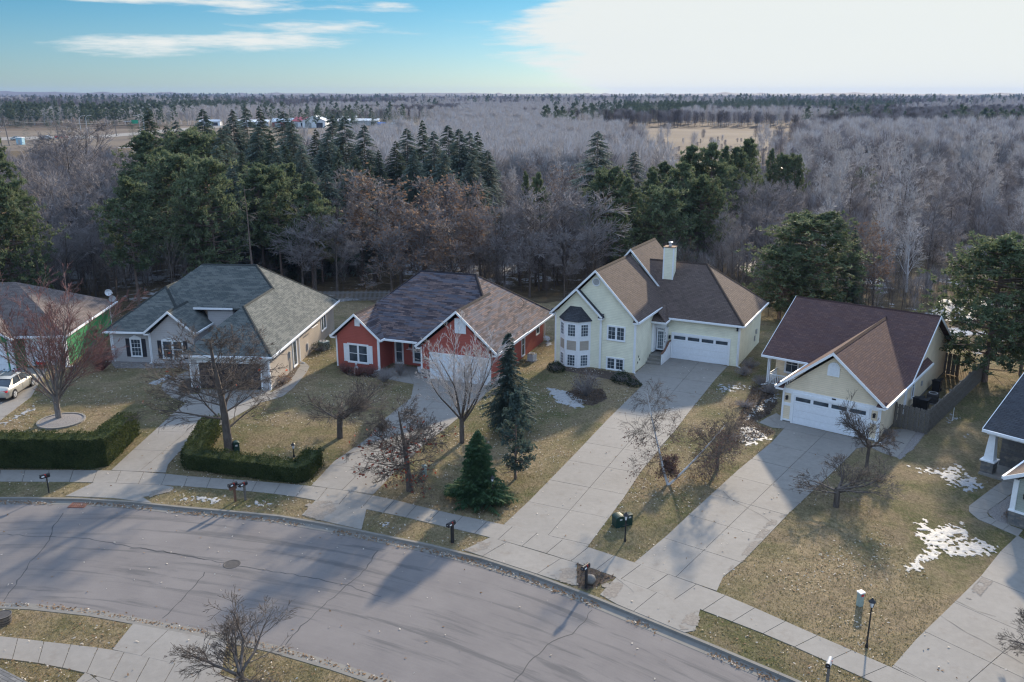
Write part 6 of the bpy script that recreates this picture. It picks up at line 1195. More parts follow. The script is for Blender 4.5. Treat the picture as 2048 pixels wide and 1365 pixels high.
for i in range(18): c = a.lerp(b, i / 17); MB().box(c.x - .012, c.x + .012, c.y - .012, c.y + .012, 0, .95).build('wire', M['brownwood'], wf)
mb = MB(); mb.tube((a.x, a.y, .95), (b.x, b.y, .95), .015, n=5); mb.build('rail', M['brownwood'], wf)

# ------------------------------------------------------------------ street furniture and small things
def mailbox(px, py, rz, post, label, h=1.05, newspaper=False, thick=.05, boxm='black'):
    x, y = P_at(px, py); e = empty('mailbox', (x, y, 0), rz, label=label, cat='mailbox', group=None)
    MB().box(-thick, thick, -thick, thick, 0, h + .04).build('post', M[post], e)
    MB().box(-.05, .05, -.30, .16, h - .03, h + .02).build('bracket', M[post], e)
    mb = MB(); prof = [(-.09, 0), (.09, 0), (.09, .11)] + [(.09 * math.cos(t), .11 + .09 * math.sin(t)) for t in [i * math.pi / 8 for i in range(1, 8)]] + [(-.09, .11)]; mb.prism([(a, -.34, h + .02 + b) for a, b in prof], (0, .52, 0)); bx = mb.build('box', M[boxm], e)
    mb = MB(); mb.prism([(a * 1.06, -.355, h + .015 + b * 1.04) for a, b in prof], (0, .014, 0)); mb.build('door', M['black'], bx); MB().box(-.03, .03, -.37, -.355, h + .11, h + .125).build('handle', M['galv'], bx)
    MB().box(.092, .10, -.05, -.03, h + .06, h + .23).box(.092, .10, -.12, -.03, h + .19, h + .23).build('flag', M['red'], bx); MB().box(.091, .094, -.27, -.12, h + .06, h + .13).build('number_plate', M['white'], bx)
    if newspaper: MB().box(-.07, .07, -.30, .12, h - .19, h - .04).build('newspaper_tube', M['brownwood'], e)
    return e
mailbox(98, 986, math.radians(-50), 'black', 'black mailbox on a thin black post on the left verge', .98, thick=.03)
mailbox(471, 1003, math.radians(-38), 'brownwood', 'left mailbox of the pair, on a brown post with newspaper holder', .95, True)
mailbox(491, 1001, math.radians(-38), 'wood', 'right mailbox of the pair, on a slanting weathered post', .92)
mailbox(905, 1086, math.radians(-38), 'black', 'black mailbox on a thick black post on the verge before the driveways', 1.0, thick=.065)
mailbox(1172, 1177, math.radians(-38), 'black', 'black mailbox in the small triangular mulch bed', 1.05); mailbox(1653, 1378, math.radians(-30), 'wood', 'large grey mailbox on a wooden post at the bottom right kerb', 1.12, boxm='grey')
x, y = P_at(1180, 1168); mb = MB(); mb.lathe([(.10, 0), (.23, .08), (.27, .22), (.22, .36), (.08, .44)], n=14); tag(mb.build('stone_ball', M['stone'], None, (x, y, .02), smooth=True), 'grey round boulder beside the mailbox in the mulch triangle', 'boulder')
def lamp_post(px, py, ty, label):
    x, y = P_at(px, py); h = height(px, py, ty); e = empty('lamp_post', (x, y, 0), .3, label=label, cat='lamp post')
    mb = MB(); mb.lathe([(.07, 0), (.06, .12), (.036, .2), (.032, h - .5), (.05, h - .46)], n=10); mb.build('pole', M['black'], e)
    l = MB(); l.lathe([(.055, h - .45), (.10, h - .22), (.10, h - .2)], n=6); ln = l.build('lamp_glass', M['white'], e)
    l = MB(); l.lathe([(.15, h - .21), (.13, h - .17), (.05, h - .09), (.03, h - .05), (.015, h)], n=10); l.build('lamp_cap', M['black'], e)
    for i in range(4): a = i * math.pi / 2 + .4; MB().tube((.06 * math.cos(a), .06 * math.sin(a), h - .46), (.12 * math.cos(a), .12 * math.sin(a), h - .2), .010, n=4).build('lamp_rib', M['black'], e)
    MB().tube((-.16, 0, h - .75), (.16, 0, h - .75), .012, n=5).build('crossbar', M['black'], e); return e
lamp_post(1733, 1295, 1195, 'black lamp post on the big right lawn'); lamp_post(1250, 1083, 1024, 'black lamp post on the narrow lawn beside the green utility boxes'); lamp_post(985, 1014, 950, 'black lamp post in front of the young fir'); lamp_post(588, 914, 884, 'short black lamp post standing behind the low hedge')
def pedestal(px, py, w, d, h, m, label, cap=None, dome=False, rz=.4):
    x, y = P_at(px, py); e = empty('utility_box', (x, y, 0), rz, label=label, cat='utility box'); MB().box(-w / 2, w / 2, -d / 2, d / 2, 0, h - .06).build('cabinet', M[m], e, bevel=.02)
    mb = MB()
    if dome: mb.prism([(-w / 2 - .02, -d / 2 - .02 + 0, h - .06 + 0)] + [((w / 2 + .02) * -math.cos(t), -d / 2 - .02, h - .06 + .14 * math.sin(t)) for t in [i * math.pi / 8 for i in range(1, 8)]] + [(w / 2 + .02, -d / 2 - .02, h - .06)], (0, d + .04, 0))
    else: mb.box(-w / 2 - .015, w / 2 + .015, -d / 2 - .015, d / 2 + .015, h - .06, h)
    mb.build('lid', M[cap or m], e); MB().box(-.07, .07, -d / 2 - .012, -d / 2 - .001, h * .72, h * .86).build('label_plate', M['red'] if cap == 'white' else M['galv'], e); return e
pedestal(1719, 1212, .24, .22, .72, 'green_box' if False else 'pale_box', 'grey-green utility pedestal with a white cap and red sticker on the right lawn', 'white'); pedestal(849, 953, .24, .24, .70, 'pale_box', 'pale grey utility pedestal behind the bare oak')
pedestal(1237, 1052, .55, .5, .58, 'green_box', 'dark green domed utility box by the wide driveway', None, True); pedestal(1256, 1049, .36, .34, .62, 'green_box', 'light green utility pedestal directly behind the lamp post'); pedestal(474, 908, .36, .34, .78, 'green_box', 'dark green utility pedestal beside the shade tree trunk', None, True)
def ac_unit(px, py, label, w=.75, h=.7, z=.06, m='grey'):
    x, y = P_at(px, py); e = empty('air_conditioner', (x, y, 0), -.6, label=label, cat='air conditioner'); MB().box(-w / 2 - .1, w / 2 + .1, -w / 2 - .1, w / 2 + .1, 0, z).build('pad', M['conc'], e); MB().box(-w / 2, w / 2, -w / 2, w / 2, z, z + h).build('cabinet', M[m], e, bevel=.03)
    mb = MB(); mb.lathe([(w * .42, z + h), (w * .42, z + h + .03), (w * .36, z + h + .03), (w * .36, z + h + .01)], n=16); mb.build('fan_guard', M['galv'], e); mb = MB(); mb.lathe([(w * .34, z + h + .004), (w * .34, z + h + .012)], n=16); mb.build('fan_grille', M['black'], e)
    for i in range(7): MB().box(-w / 2 - .006, w / 2 + .006, -w / 2 - .006, w / 2 + .006, z + .07 + i * .085, z + .095 + i * .085).build('louvre', M['iron'], e)
ac_unit(1864, 806, 'air conditioner with pale round fan top between the fence and the tan house', m='iron'); ac_unit(1064, 722, 'small white air conditioner beside the red house side door', .6, .6, m='white'); ac_unit(648, 699, 'green-grey air conditioner beside the beige side wall', m='pale_box')
def bin_(px, py, label, h=1.0):
    x, y = P_at(px, py); e = empty('trash_bin', (x, y, 0), -.7, label=label, cat='trash bin'); mb = MB(); a, b = .24, .31
    mb.v = [(-a, -a, .05), (a, -a, .05), (a, a, .05), (-a, a, .05), (-b, -b, h), (b, -b, h), (b, b, h), (-b, b, h)]; mb.f = [(0, 3, 2, 1), (4, 5, 6, 7), (0, 1, 5, 4), (1, 2, 6, 5), (2, 3, 7, 6), (3, 0, 4, 7)]; mb.build('body', M['black'], e, bevel=.02)
    mb = MB(); mb.prism([(-b - .03, -b - .04, h), (b + .03, -b - .04, h), (b + .03, b + .03, h), (b + .03, b + .03, h + .10), (0, 0, h + .13), (-b - .03, b + .03, h + .10)][:4], (0, 0, .06)); mb.build('lid', M['black'], e)
    for s_ in (-1, 1): MB().tube((s_ * .24, .26, .12), (s_ * .30, .26, .12), .12, n=12).build('wheel', M['black'], e)
bin_(1834, 822, 'black trash bin just inside the wooden fence gate'); bin_(1846, 826, 'second black trash bin, touching the fence corner'); bin_(1872, 783, 'black bin behind the fan unit beside the tan wall', .9)
# barrel planter, statue, sled, hose
x, y = P_at(8, 1246); e = empty('barrel_planter', (x, y, 0), label='grey half-barrel planter on the near verge at the left edge', cat='planter')
for i in range(20):
    a, b = 2 * math.pi * i / 20, 2 * math.pi * (i + .96) / 20; mb = MB(); r0, r1 = .30, .36
    mb.v = [(r * math.cos(t), r * math.sin(t), z) for z, ro, ri in ((0, r0, r0 - .03), (.42, r1, r1 - .03)) for r, t in ((ro, a), (ro, b), (ri, b), (ri, a))]; mb.f = [(0, 3, 2, 1), (4, 5, 6, 7), (0, 1, 5, 4), (1, 2, 6, 5), (2, 3, 7, 6), (3, 0, 4, 7)]; mb.build('stave', M['wood'], e)
for z, r in ((.08, .318), (.20, .334), (.36, .358)): mb = MB(); mb.lathe([(r - .01, z), (r, z), (r + .006, z + .045), (r - .004, z + .045)], n=24); mb.build('hoop', M['iron'], e)
mb = MB(); mb.lathe([(.33, .30), (.31, .34), (0, .36)], n=20); mb.build('soil', M['mulch'], e)
x, y = P_at(713, 748); mb = MB(); mb.lathe([(.16, 0), (.18, .06), (.10, .12), (.15, .30), (.19, .48), (.11, .64), (.05, .70), (.085, .76), (.09, .84), (.04, .90)], n=14); tag(mb.build('garden_statue', M['galv'], None, (x, y, 0), smooth=True), 'pale garden statue under the double window of the red house', 'statue')
x, y = P_at(841, 745); mb = MB(); mb.lathe([(.16, 0), (.24, .3), (.22, .34), (.26, .36), (.26, .40), (.2, .38)], n=16); tag(mb.build('flower_pot', M['white'], None, (x, y, .03)), 'white flower pot on the porch slab of the red house', 'pot')
x, y = P_at(566, 752); e = empty('snow_shovel', (x, y, 0), .6, label='orange snow shovel lying in the bed beside the beige wall', cat='shovel'); mb = MB(); mb.prism([(-.35, -.2, .42), (.35, -.2, .42), (.35, .2, .50), (-.35, .2, .50)], (0, 0, .05)); mb.build('blade', M['orange'], e); MB().tube((0, .2, .48), (.1, 1.2, .7), .02).build('shaft', M['wood'], e)
x, y = P_at(1774, 889); mb = MB()
pp = [Vector((x + 1.1 * math.cos(t * .9) * (1 - t * .08), y + .35 * math.sin(t * 1.7), .05)) for t in [i * .35 for i in range(26)]]
for a, b in zip(pp, pp[1:]): mb.tube(a, b, .014, n=5, cap=False)
tag(mb.build('garden_hose', M['iron'], None), 'dark garden hose looped on the path beside the tan garage', 'hose')
x, y = P_at(1905, 842); MBo = MB(); MBo.tube((0, 0, 0), (.02, .05, .95), .018, n=6); tag(MBo.build('marker_stake', M['white'], None, (x, y, 0)), 'thin white stake in the grass beside the board fence', 'stake')
x, y = P_at(1244, 1010); 
# ---- cars
def car(x, y, rz, paint, label, parent=None, sc=1.0):
    e = empty('parked_car', (x, y, SLAB_TOP), rz, label=label, cat='car'); e.scale = (sc, sc, sc)
    st = [(-2.42, .70, .42, .78, .02), (-2.36, .82, .26, .95, .04), (-2.1, .90, .22, 1.04, .05), (-1.5, .925, .20, 1.04, .06), (-.6, .93, .19, 1.00, .07), (.6, .93, .19, .98, .07), (1.2, .925, .20, .95, .07), (1.8, .90, .22, .86, .08), (2.25, .82, .25, .72, .07), (2.43, .66, .36, .58, .03)]
    V = []; F = []
    for X, w, zb, zs, cr in st: V += [(X, -w * .88, zb), (X, -w, zb + .14), (X, -w * 1.01, (zb + zs) / 2 + .05), (X, -w * .95, zs - .06), (X, -w * .80, zs), (X, 0, zs + cr), (X, w * .80, zs), (X, w * .95, zs - .06), (X, w * 1.01, (zb + zs) / 2 + .05), (X, w, zb + .14), (X, w * .88, zb)]
    k = 11
    for i in range(len(st) - 1):
        for j in range(k): F.append((i * k + j, i * k + (j + 1) % k, (i + 1) * k + (j + 1) % k, (i + 1) * k + j))
    F.append(tuple(reversed(range(k)))); F.append(tuple((len(st) - 1) * k + j for j in range(k))); mb = MB(); mb.v = V; mb.f = F; b = mb.build('body', paint, e, smooth=True)
    # greenhouse: glass loft and painted roof/pillars
    gs = [(-1.95, .78, 1.03), (-1.15, .66, 1.43), (-.2, .66, 1.47), (.45, .65, 1.42), (1.35, .78, .98)]; mb = MB()
    for X, w, z in gs: mb.v += [(X, -.83, 1.0 - (.04 if X > 1 else 0)), (X, -w, z), (X, w, z), (X, .83, 1.0 - (.04 if X > 1 else 0))]
    for i in range(4):
        for j in range(3): mb.f.append((i * 4 + j, i * 4 + j + 1, i * 4 + 5 + j, i * 4 + 4 + j))
    mb.build('windows', M['glass'], e, smooth=False); mb = MB()
    rs = [(-1.22, .665, 1.425), (-.6, .67, 1.468), (-.2, .67, 1.482), (.2, .67, 1.468), (.50, .655, 1.418)]
    for X, w, z in rs: mb.v += [(X, -w, z - .035), (X, -w * .92, z + .012), (X, 0, z + .03), (X, w * .92, z + .012), (X, w, z - .035)]
    for i in range(4):
        for j in range(4): mb.f.append((i * 5 + j, i * 5 + j + 1, i * 5 + 6 + j, i * 5 + 5 + j))
    mb.build('roof_panel', paint, e, smooth=True)
    MB().box(-.55, .25, -.42, .42, 1.508, 1.517).build('sunroof', M['glass'], e)
    for s_ in (-1, 1):
        for pts in ([(-1.97, .86, 1.0), (-1.80, .80, 1.08), (-1.18, .69, 1.42), (-1.0, .69, 1.44), (-1.50, .86, 1.0)], [(-.28, .85, 1.0), (-.24, .695, 1.46), (-.16, .695, 1.46), (-.18, .85, 1.0)], [(1.38, .83, .97), (1.25, .80, 1.03), (.44, .68, 1.41), (.52, .68, 1.41), (1.42, .83, .99)]):
            mb = MB(); mb.prism([(p[0], s_ * (p[1] + .004), p[2]) for p in pts], (0, s_ * .015, 0)); mb.build('pillar', paint, e)
        MB().box(.85, 1.0, min(s_ * .93, s_ * 1.08), max(s_ * .93, s_ * 1.08), .98, 1.1).build('mirror', paint, e)
        for X in (-1.45, 1.42):
            m = MB(); m.tube((X, s_ * .74, .33), (X, s_ * .945, .33), .34, n=22); w = m.build('wheel', M['black'], e); m = MB(); m.tube((X, s_ * .94, .33), (X, s_ * .955, .33), .22, n=18); m.build('rim', M['galv'], w)
            for q in range(5): a = q * 1.2566; m = MB(); m.tube((X, s_ * .957, .33), (X + .2 * math.cos(a), s_ * .957, .33 + .2 * math.sin(a)), .028, n=4); m.build('spoke', M['grey'], w)
            m = MB(); m.prism([(X + .39 * math.cos(t), s_ * .925, .33 + .39 * math.sin(t)) for t in [i * math.pi / 10 for i in range(11)]], (0, s_ * .012, 0)); m.build('wheel_arch', M['black'], e)
        MB().box(-2.40, -2.22, min(s_ * .35, s_ * .84), max(s_ * .35, s_ * .84), .74, .86).build('taillight', M['taillight'], e); MB().box(2.2, 2.40, min(s_ * .5, s_ * .76), max(s_ * .5, s_ * .76), .56, .66).build('headlight', M['galv'], e)
        for X in (-.2, .9): MB().box(X - .006, X + .006, min(s_ * .93, s_ * .945), max(s_ * .93, s_ * .945), .35, .95).build('door_seam', M['black'], e)
        for X in (-.45, .55): MB().box(X - .1, X + .1, min(s_ * .935, s_ * .96), max(s_ * .935, s_ * .96), .82, .85).build('door_handle', M['galv'], e)
    MB().box(-2.43, -2.35, -.26, .26, .58, .70).build('number_plate', M['white'], e); MB().box(-2.44, -2.3, -.7, .7, .26, .36).build('bumper', M['black'], e); return e
M['taillight'] = plain('red_lamp_plastic', (0.65, 0.02, 0.03), 0.2, 0.05); M['silver'] = plain('champagne_silver_paint', (0.52, 0.50, 0.45), 0.28, 0.03, 2, .45, .5); M['whitepaint'] = plain('white_car_paint', (0.75, 0.76, 0.78), 0.3, 0.03); M['redpaint'] = plain('red_car_paint', (0.35, 0.03, 0.03), 0.3, 0.05); M['blue'] = plain('blue_paint', (0.05, 0.16, 0.50), 0.4, 0.1); M['ltblue'] = plain('light_blue_plastic', (0.30, 0.50, 0.62), 0.4, 0.1); M['greensign'] = plain('green_sign_face', (0.02, 0.30, 0.17), 0.5, 0.05)
car(-38.22, 63.35, math.radians(93.5), M['silver'], 'silver sedan parked on the driveway of the green house')
for px, py, m, lab, rz in ((94, 279, 'whitepaint', 'white car on the distant highway', .1), (124, 278, 'redpaint', 'dark red car on the distant highway', .1), (35, 281, 'silver', 'pale car far left on the distant highway', .1)):
    x, y = P_at(px, py); car(x, y, rz, M[m], lab, sc=1.25)
# children's things before the left garage
def bicycle(px, py, rz, m, label, s=.7):
    x, y = P_at(px, py); e = empty('child_bicycle', (x, y, .03), rz, label=label, cat='bicycle'); e.scale = (s, s, s)
    for X in (-.5, .5):
        mb = MB(); n = 16; pp = [Vector((X + .3 * math.cos(2 * math.pi * i / n), 0, .3 + .3 * math.sin(2 * math.pi * i / n))) for i in range(n + 1)]
        for a, b in zip(pp, pp[1:]): mb.tube(a, b, .03, n=5, cap=False)
        w = mb.build('wheel', M['black'], e)
    mb = MB()
    for a, b in (((-.5, 0, .3), (-.15, 0, .62)), ((-.15, 0, .62), (.38, 0, .70)), ((-.1, 0, .3), (.38, 0, .62)), ((-.1, 0, .3), (-.18, 0, .75)), ((-.5, 0, .3), (-.1, 0, .3)), ((.5, 0, .3), (.36, 0, .82))): mb.tube(a, b, .028, n=6)
    mb.build('frame', M[m], e); MB().tube((.34, -.25, .86), (.34, .25, .86), .02, n=6).build('handlebar', M['galv'], e); MB().box(-.3, -.08, -.06, .06, .74, .80).build('saddle', M['black'], e)
bicycle(14, 752, .2, 'ltblue', 'light blue child bicycle before the left garage door'); bicycle(34, 750, .5, 'redpaint', 'pinkish child bicycle beside the white garage post')
x, y = P_at(84, 733); e = empty('toy_wagon', (x, y, .03), .1, label='small red wagon before the right garage door of the green house', cat='wagon'); MB().box(-.45, .45, -.22, .22, .18, .24).box(-.45, .45, -.22, -.20, .24, .40).box(-.45, .45, .20, .22, .24, .40).box(-.45, -.43, -.20, .20, .24, .40).box(.43, .45, -.20, .20, .24, .40).build('tray', M['red'], e)
for X in (-.3, .3):
    for Y in (-.24, .24): MB().tube((X, Y - .02, .1), (X, Y + .02, .1), .1, n=12).build('wheel', M['black'], e)
MB().tube((.45, 0, .2), (.95, 0, .55), .012, n=5).build('handle', M['black'], e)

# ------------------------------------------------------------------ far buildings, poles, signs
M['redroof'] = plain('red_metal_roof', (0.42, 0.06, 0.07), 0.5, 0.08); M['redbarn'] = plain('red_barn_siding', (0.33, 0.06, 0.06), 0.6, 0.1)
def far_building(px, dist, w, d, h, rise, wall, roofm, label, rz=0.0, doors=2, cat='building', axis='x'):
    x, y, _ = at(px, dist, 0); e = empty('far_building', (x, y, 0), rz, label=label, cat=cat); mb = MB()
    if axis == 'x': mb.prism([(-w / 2, 0, 0), (w / 2, 0, 0), (w / 2, 0, h), (0, 0, h + rise), (-w / 2, 0, h)], (0, d, 0)); rf = [[(-w / 2 - .6, -.6, h - .1), (0, -.6, h + rise + .15), (0, d + .5, h + rise + .15), (-w / 2 - .6, d + .5, h - .1)], [(0, -.6, h + rise + .15), (w / 2 + .6, -.6, h - .1), (w / 2 + .6, d + .5, h - .1), (0, d + .5, h + rise + .15)]]
    else: mb.prism([(-w / 2, 0, 0), (-w / 2, d, 0), (-w / 2, d, h), (-w / 2, d / 2, h + rise), (-w / 2, 0, h)], (w, 0, 0)); rf = [[(-w / 2 - .5, -.5, h - .1), (w / 2 + .5, -.5, h - .1), (w / 2 + .5, d / 2, h + rise + .15), (-w / 2 - .5, d / 2, h + rise + .15)], [(w / 2 + .5, d / 2, h + rise + .15), (w / 2 + .5, d + .5, h - .1), (-w / 2 - .5, d + .5, h - .1), (-w / 2 - .5, d / 2, h + rise + .15)]]
    mb.build('wall', M[wall], e); roof(e, rf, M[roofm], .25)
    for i in range(doors): X = -w / 2 + w * (i + .5) / doors; MB().box(X - w / doors * .28, X + w / doors * .28, -.08, -.01, 0, h * .72).build('door', M['dark' if i % 2 else 'grey'], e)
    return e
far_building(628, 600, 15, 18, 4.5, 3.2, 'white', 'white', 'distant white building with a wide gable front', .05)
far_building(599, 610, 11, 14, 4, 2.5, 'white', 'redroof', 'distant building with a red roof left of the white gable', -.3, axis='y'); far_building(566, 615, 14, 9, 3.5, 2, 'redbarn', 'white', 'distant low red building with pale roof among the spruces', .1, axis='y')
far_building(700, 640, 40, 10, 3.6, 1.0, 'galv', 'white', 'long low white-roofed shed in the distance', .02, 6, axis='y'); far_building(678, 700, 26, 9, 4.2, .8, 'white', 'white', 'white-roofed building behind the long low shed', .02, 4, axis='y')
far_building(765, 600, 5, 5, 2.5, 1.0, 'blue', 'blue', 'small blue shelter in the distant clearing', .2, 1, axis='y'); far_building(795, 620, 8, 4, 2.2, .4, 'ltblue', 'ltblue', 'low pale blue trailer in the distant clearing', .1, 2, axis='y')
far_building(505, 620, 22, 8, 3.4, 1.0, 'galv', 'white', 'pale low building seen between the spruce tops', .1, 3, axis='y'); far_building(420, 640, 14, 8, 3, 1, 'white', 'galv', 'small white building beyond the field at left', .1, 2, axis='y')
for i, px in enumerate((1605, 1617, 1632)): far_building(px, 540, 3.6, 4, 3.2, .3, 'white', 'white', ('left', 'middle', 'right')[i] + ' one of three small white trailers at the far wood edge', .2, 1, 'trailer')
def pole(px, py, ty, lean, label, arms=((1.0, 2.6), (3.2, 2.2)), m='bark_l'):
    x, y = P_at(px, py); h = height(px, py, ty); e = empty('power_pole', (x, y, 0), .35, label=label, cat='power pole'); mb = MB(); mb.tube((0, 0, 0), (lean, 0, h), .24, .16, n=8); mb.build('shaft', M[m], e)
    for dz, w in arms: MB().box(lean - w / 2, lean + w / 2, -.1, .1, h - dz - .12, h - dz + .06).build('crossarm', M[m], e)
    for s_ in (-1, 1):
        for dz, w in arms: mb = MB(); mb.lathe([(.07, h - dz + .06), (.1, h - dz + .2), (.05, h - dz + .3)], (lean + s_ * w * .45, 0), 6); mb.build('insulator', M['grey'], e)
    return (x + lean, y, h)
tops = [pole(4, 292, 249, -.6, 'power pole cut by the left edge of the photo'), pole(19, 292, 231, -.9, 'leaning power pole nearest the left edge'), pole(119, 284, 237, -.8, 'second power pole along the distant highway'), pole(233, 272, 237, .1, 'third power pole before the dark pine wood')]
mb = MB()
for (a, b) in ((tops[1], tops[2]), (tops[2], tops[3]), (tops[3], (at(290, 560, 12)[0], 560, 12.0)), (tops[0], tops[1])):
    for off, dz in ((-1.0, 1.0), (1.0, 1.0), (0, 3.2)):
        A, B = Vector((a[0] + off, a[1], a[2] - dz)), Vector((b[0] + off, b[1], b[2] - dz)); pr = A
        for i in range(1, 9): t = i / 8; q = A.lerp(B, t) + Vector((0, 0, -1.6 * 4 * t * (1 - t))); mb.tube(pr, q, .035, n=3, cap=False); pr = q
tag(mb.build('power_lines', M['galv'], None), 'power lines strung between the distant poles', 'power lines', None, 'stuff')
for px, py, ty, lab, s_ in ((164, 280, 232, 'curved highway street light left of the pair', 1), (177, 280, 231, 'curved highway street light right of the pair', 1), (282, 272, 231, 'highway street light beside the green sign', -1), (291, 272, 230, 'street light just right of the green sign lamp', -1)):
    x, y = P_at(px, py); h = height(px, py, ty); e = empty('street_light', (x, y, 0), 0, label=lab, cat='street light'); mb = MB(); mb.tube((0, 0, 0), (0, 0, h - 1.6), .16, .12, n=8); pr = Vector((0, 0, h - 1.6))
    for i in range(1, 6): t = i / 5 * math.pi / 2; q = Vector((s_ * 1.9 * (1 - math.cos(t)), 0, h - 1.6 + 1.6 * math.sin(t))); mb.tube(pr, q, .10, n=6); pr = q
    mb.build('pole', M['galv'], e); MB().box(min(s_ * 1.8, s_ * 2.8), max(s_ * 1.8, s_ * 2.8), -.2, .2, h - .1, h + .1).build('lamp_head', M['galv'], e)
x, y = P_at(273, 272); e = empty('highway_sign', (x, y, 0), label='green highway sign on an overhead arm', cat='road sign'); MB().tube((4.5, 0, 0), (4.5, 0, 8), .2, n=8).build('post', M['galv'], e); MB().tube((4.5, 0, 7.2), (-6, 0, 7.6), .14, n=6).build('arm', M['galv'], e); MB().box(-1.8, 1.8, -.2, -.1, 6.4, 8.3).build('sign_panel', M['greensign'], e); MB().box(-4.6, -4.1, -.2, .2, 6.3, 7.4).build('traffic_signal', M['black'], e)
x, y, _ = at(42, 400, 0); e = empty('roadside_kiosk', (x, y, 0), label='pale blue-grey roadside cabinet by the distant highway', cat='kiosk'); MB().box(-1.3, 1.3, -1.2, 1.2, 0, 3.0).build('body', M['ltblue'], e); MB().box(-1.5, 1.5, -1.4, 1.4, 3.0, 3.2).build('roof', M['white'], e); MB().box(-.5, .5, -1.25, -1.2, 0, 2.2).build('door', M['grey'], e)

# ------------------------------------------------------------------ snow, fallen leaves, grass tufts
def snow(pts, thr=.0, cell=.07, seed=0.0, holes=.55):
    p = P2(pts); xs = [q[0] for q in p]; ys = [q[1] for q in p]; x0, x1, y0, y1 = min(xs) - .5, max(xs) + .5, min(ys) - .5, max(ys) + .5; nx, ny = int((x1 - x0) / cell) + 1, int((y1 - y0) / cell) + 1
    segs = [(Vector(a), Vector(b)) for a, b in zip(p, p[1:] + p[:1])]; H = {}
    for i in range(nx + 1):
        for j in range(ny + 1):
            x, y = x0 + i * cell, y0 + j * cell; v = Vector((x, y)); dmin = 9
            for a, b in segs:
                ab = b - a; t = max(0, min(1, (v - a).dot(ab) / max(1e-9, ab.length_squared))); dmin = min(dmin, (v - a - ab * t).length)
            sd = dmin if pip(x, y, p) else -dmin; n1 = mnoise.fractal(Vector((x * 1.1, y * 1.1, seed)), 1.0, 2.0, 4); n2 = mnoise.fractal(Vector((x * 4.5, y * 3.0, seed + 5)), .8, 2.0, 3); H[i, j] = min(sd, .45) + n1 * .35 + n2 * holes * .75 - thr - .16
    V, F, idx, TH = [], [], {}, []
    def vid(i, j):
        if (i, j) not in idx: idx[i, j] = len(V); h = H[i, j]; TH.append(h); V.append((x0 + i * cell + rnd.uniform(-.03, .03), y0 + j * cell + rnd.uniform(-.03, .03), .006 + max(0, min(.035, h * .10)) + rnd.uniform(0, .008)))
        return idx[i, j]
    for i in range(nx):
        for j in range(ny):
            if sum(H[a, b] > 0 for a, b in ((i, j), (i + 1, j), (i + 1, j + 1), (i, j + 1))) >= 3: F.append((vid(i, j), vid(i + 1, j), vid(i + 1, j + 1), vid(i, j + 1)))
    if F:
        me = np_mesh('snow_patch', V, F, M['snow'], True); at_ = me.attributes.new('thick', 'FLOAT', 'POINT'); at_.data.foreach_set('value', TH); link('snow_patch', me, kind='stuff')
snow([(1825, 935), (1850, 932), (1885, 938), (1905, 925), (1930, 930), (1945, 950), (1975, 965), (1970, 980), (1950, 990), (1925, 985), (1900, 970), (1870, 955), (1845, 948)], .12, .085, 1.0, .9)
snow([(1830, 1040), (1850, 1035), (1875, 1050), (1920, 1048), (1945, 1065), (1960, 1080), (2000, 1095), (1985, 1115), (1950, 1120), (1900, 1115), (1860, 1130), (1815, 1158), (1785, 1150), (1800, 1135), (1830, 1115), (1850, 1095), (1820, 1068)], .10, .08, 2.0, .8)
snow([(1092, 775), (1110, 778), (1140, 783), (1168, 800), (1174, 812), (1150, 818), (1120, 813), (1100, 797)], .0, .085, 3.0, .5)
snow([(1480, 845), (1505, 815), (1530, 796), (1556, 785), (1560, 798), (1535, 818), (1505, 842)], .05, .09, 4.0, .9); snow([(1462, 868), (1500, 850), (1525, 860), (1545, 878), (1518, 890), (1488, 895)], .1, .085, 5.0, .95)
snow([(292, 768), (325, 750), (352, 747), (348, 760), (310, 773)], .1, .09, 6.0, .8); snow([(352, 991), (450, 992), (462, 1001), (430, 1010), (362, 1003)], .12, .08, 7.0, .9); snow([(495, 1001), (545, 1003), (552, 1016), (500, 1014)], .12, .08, 8.0, .9)
snow([(752, 1044), (790, 1046), (797, 1056), (765, 1058)], .1, .07, 9.0, .8); snow([(1885, 836), (1900, 828), (1926, 838), (1896, 848)], .12, .08, 10.0, .9); snow([(1920, 868), (1940, 862), (1945, 872), (1925, 876)], .12, .07, 11.0); snow([(0, 848), (35, 828), (70, 812), (72, 818), (40, 838), (0, 858)], .12, .08, 12.0, .9)
snow([(1435, 770), (1480, 765), (1510, 775), (1470, 785), (1430, 790)], .22, .09, 13.0, 1.2); snow([(1080, 668), (1104, 672), (1108, 690), (1090, 700)], .1, .1, 14.0)
for k_, pg in enumerate(([(1470, 540), (1475, 470), (1500, 430), (1540, 425), (1560, 450), (1535, 500), (1530, 560)], [(985, 545), (1000, 515), (1050, 500), (1075, 520), (1040, 550)], [(60, 560), (100, 520), (200, 515), (260, 530), (230, 560)], [(1840, 640), (1880, 600), (2000, 590), (2048, 610), (1960, 650)], [(1000, 400), (1020, 385), (1040, 390), (1035, 405)], [(400, 640), (420, 600), (360, 580), (330, 600)])): snow(pg, .0, .32, 20.0 + k_, 1.0)
boxes = [(min(q[0] for q in p), max(q[0] for q in p), min(q[1] for q in p), max(q[1] for q in p), p) for p in PAVED]
def paved(x, y):
    for a, b, c, d, p in boxes:
        if a <= x <= b and c <= y <= d and pip(x, y, p): return True
    return False
fk = [tuple(p) for p in resample(far_kerb, 160)]; nk = [tuple(p) for p in resample(near_kerb, 160)]
def kerb_y(line, x):
    for a, b in zip(line, line[1:]):
        if a[0] <= x <= b[0]: return a[1] + (b[1] - a[1]) * (x - a[0]) / max(1e-6, b[0] - a[0])
    return None
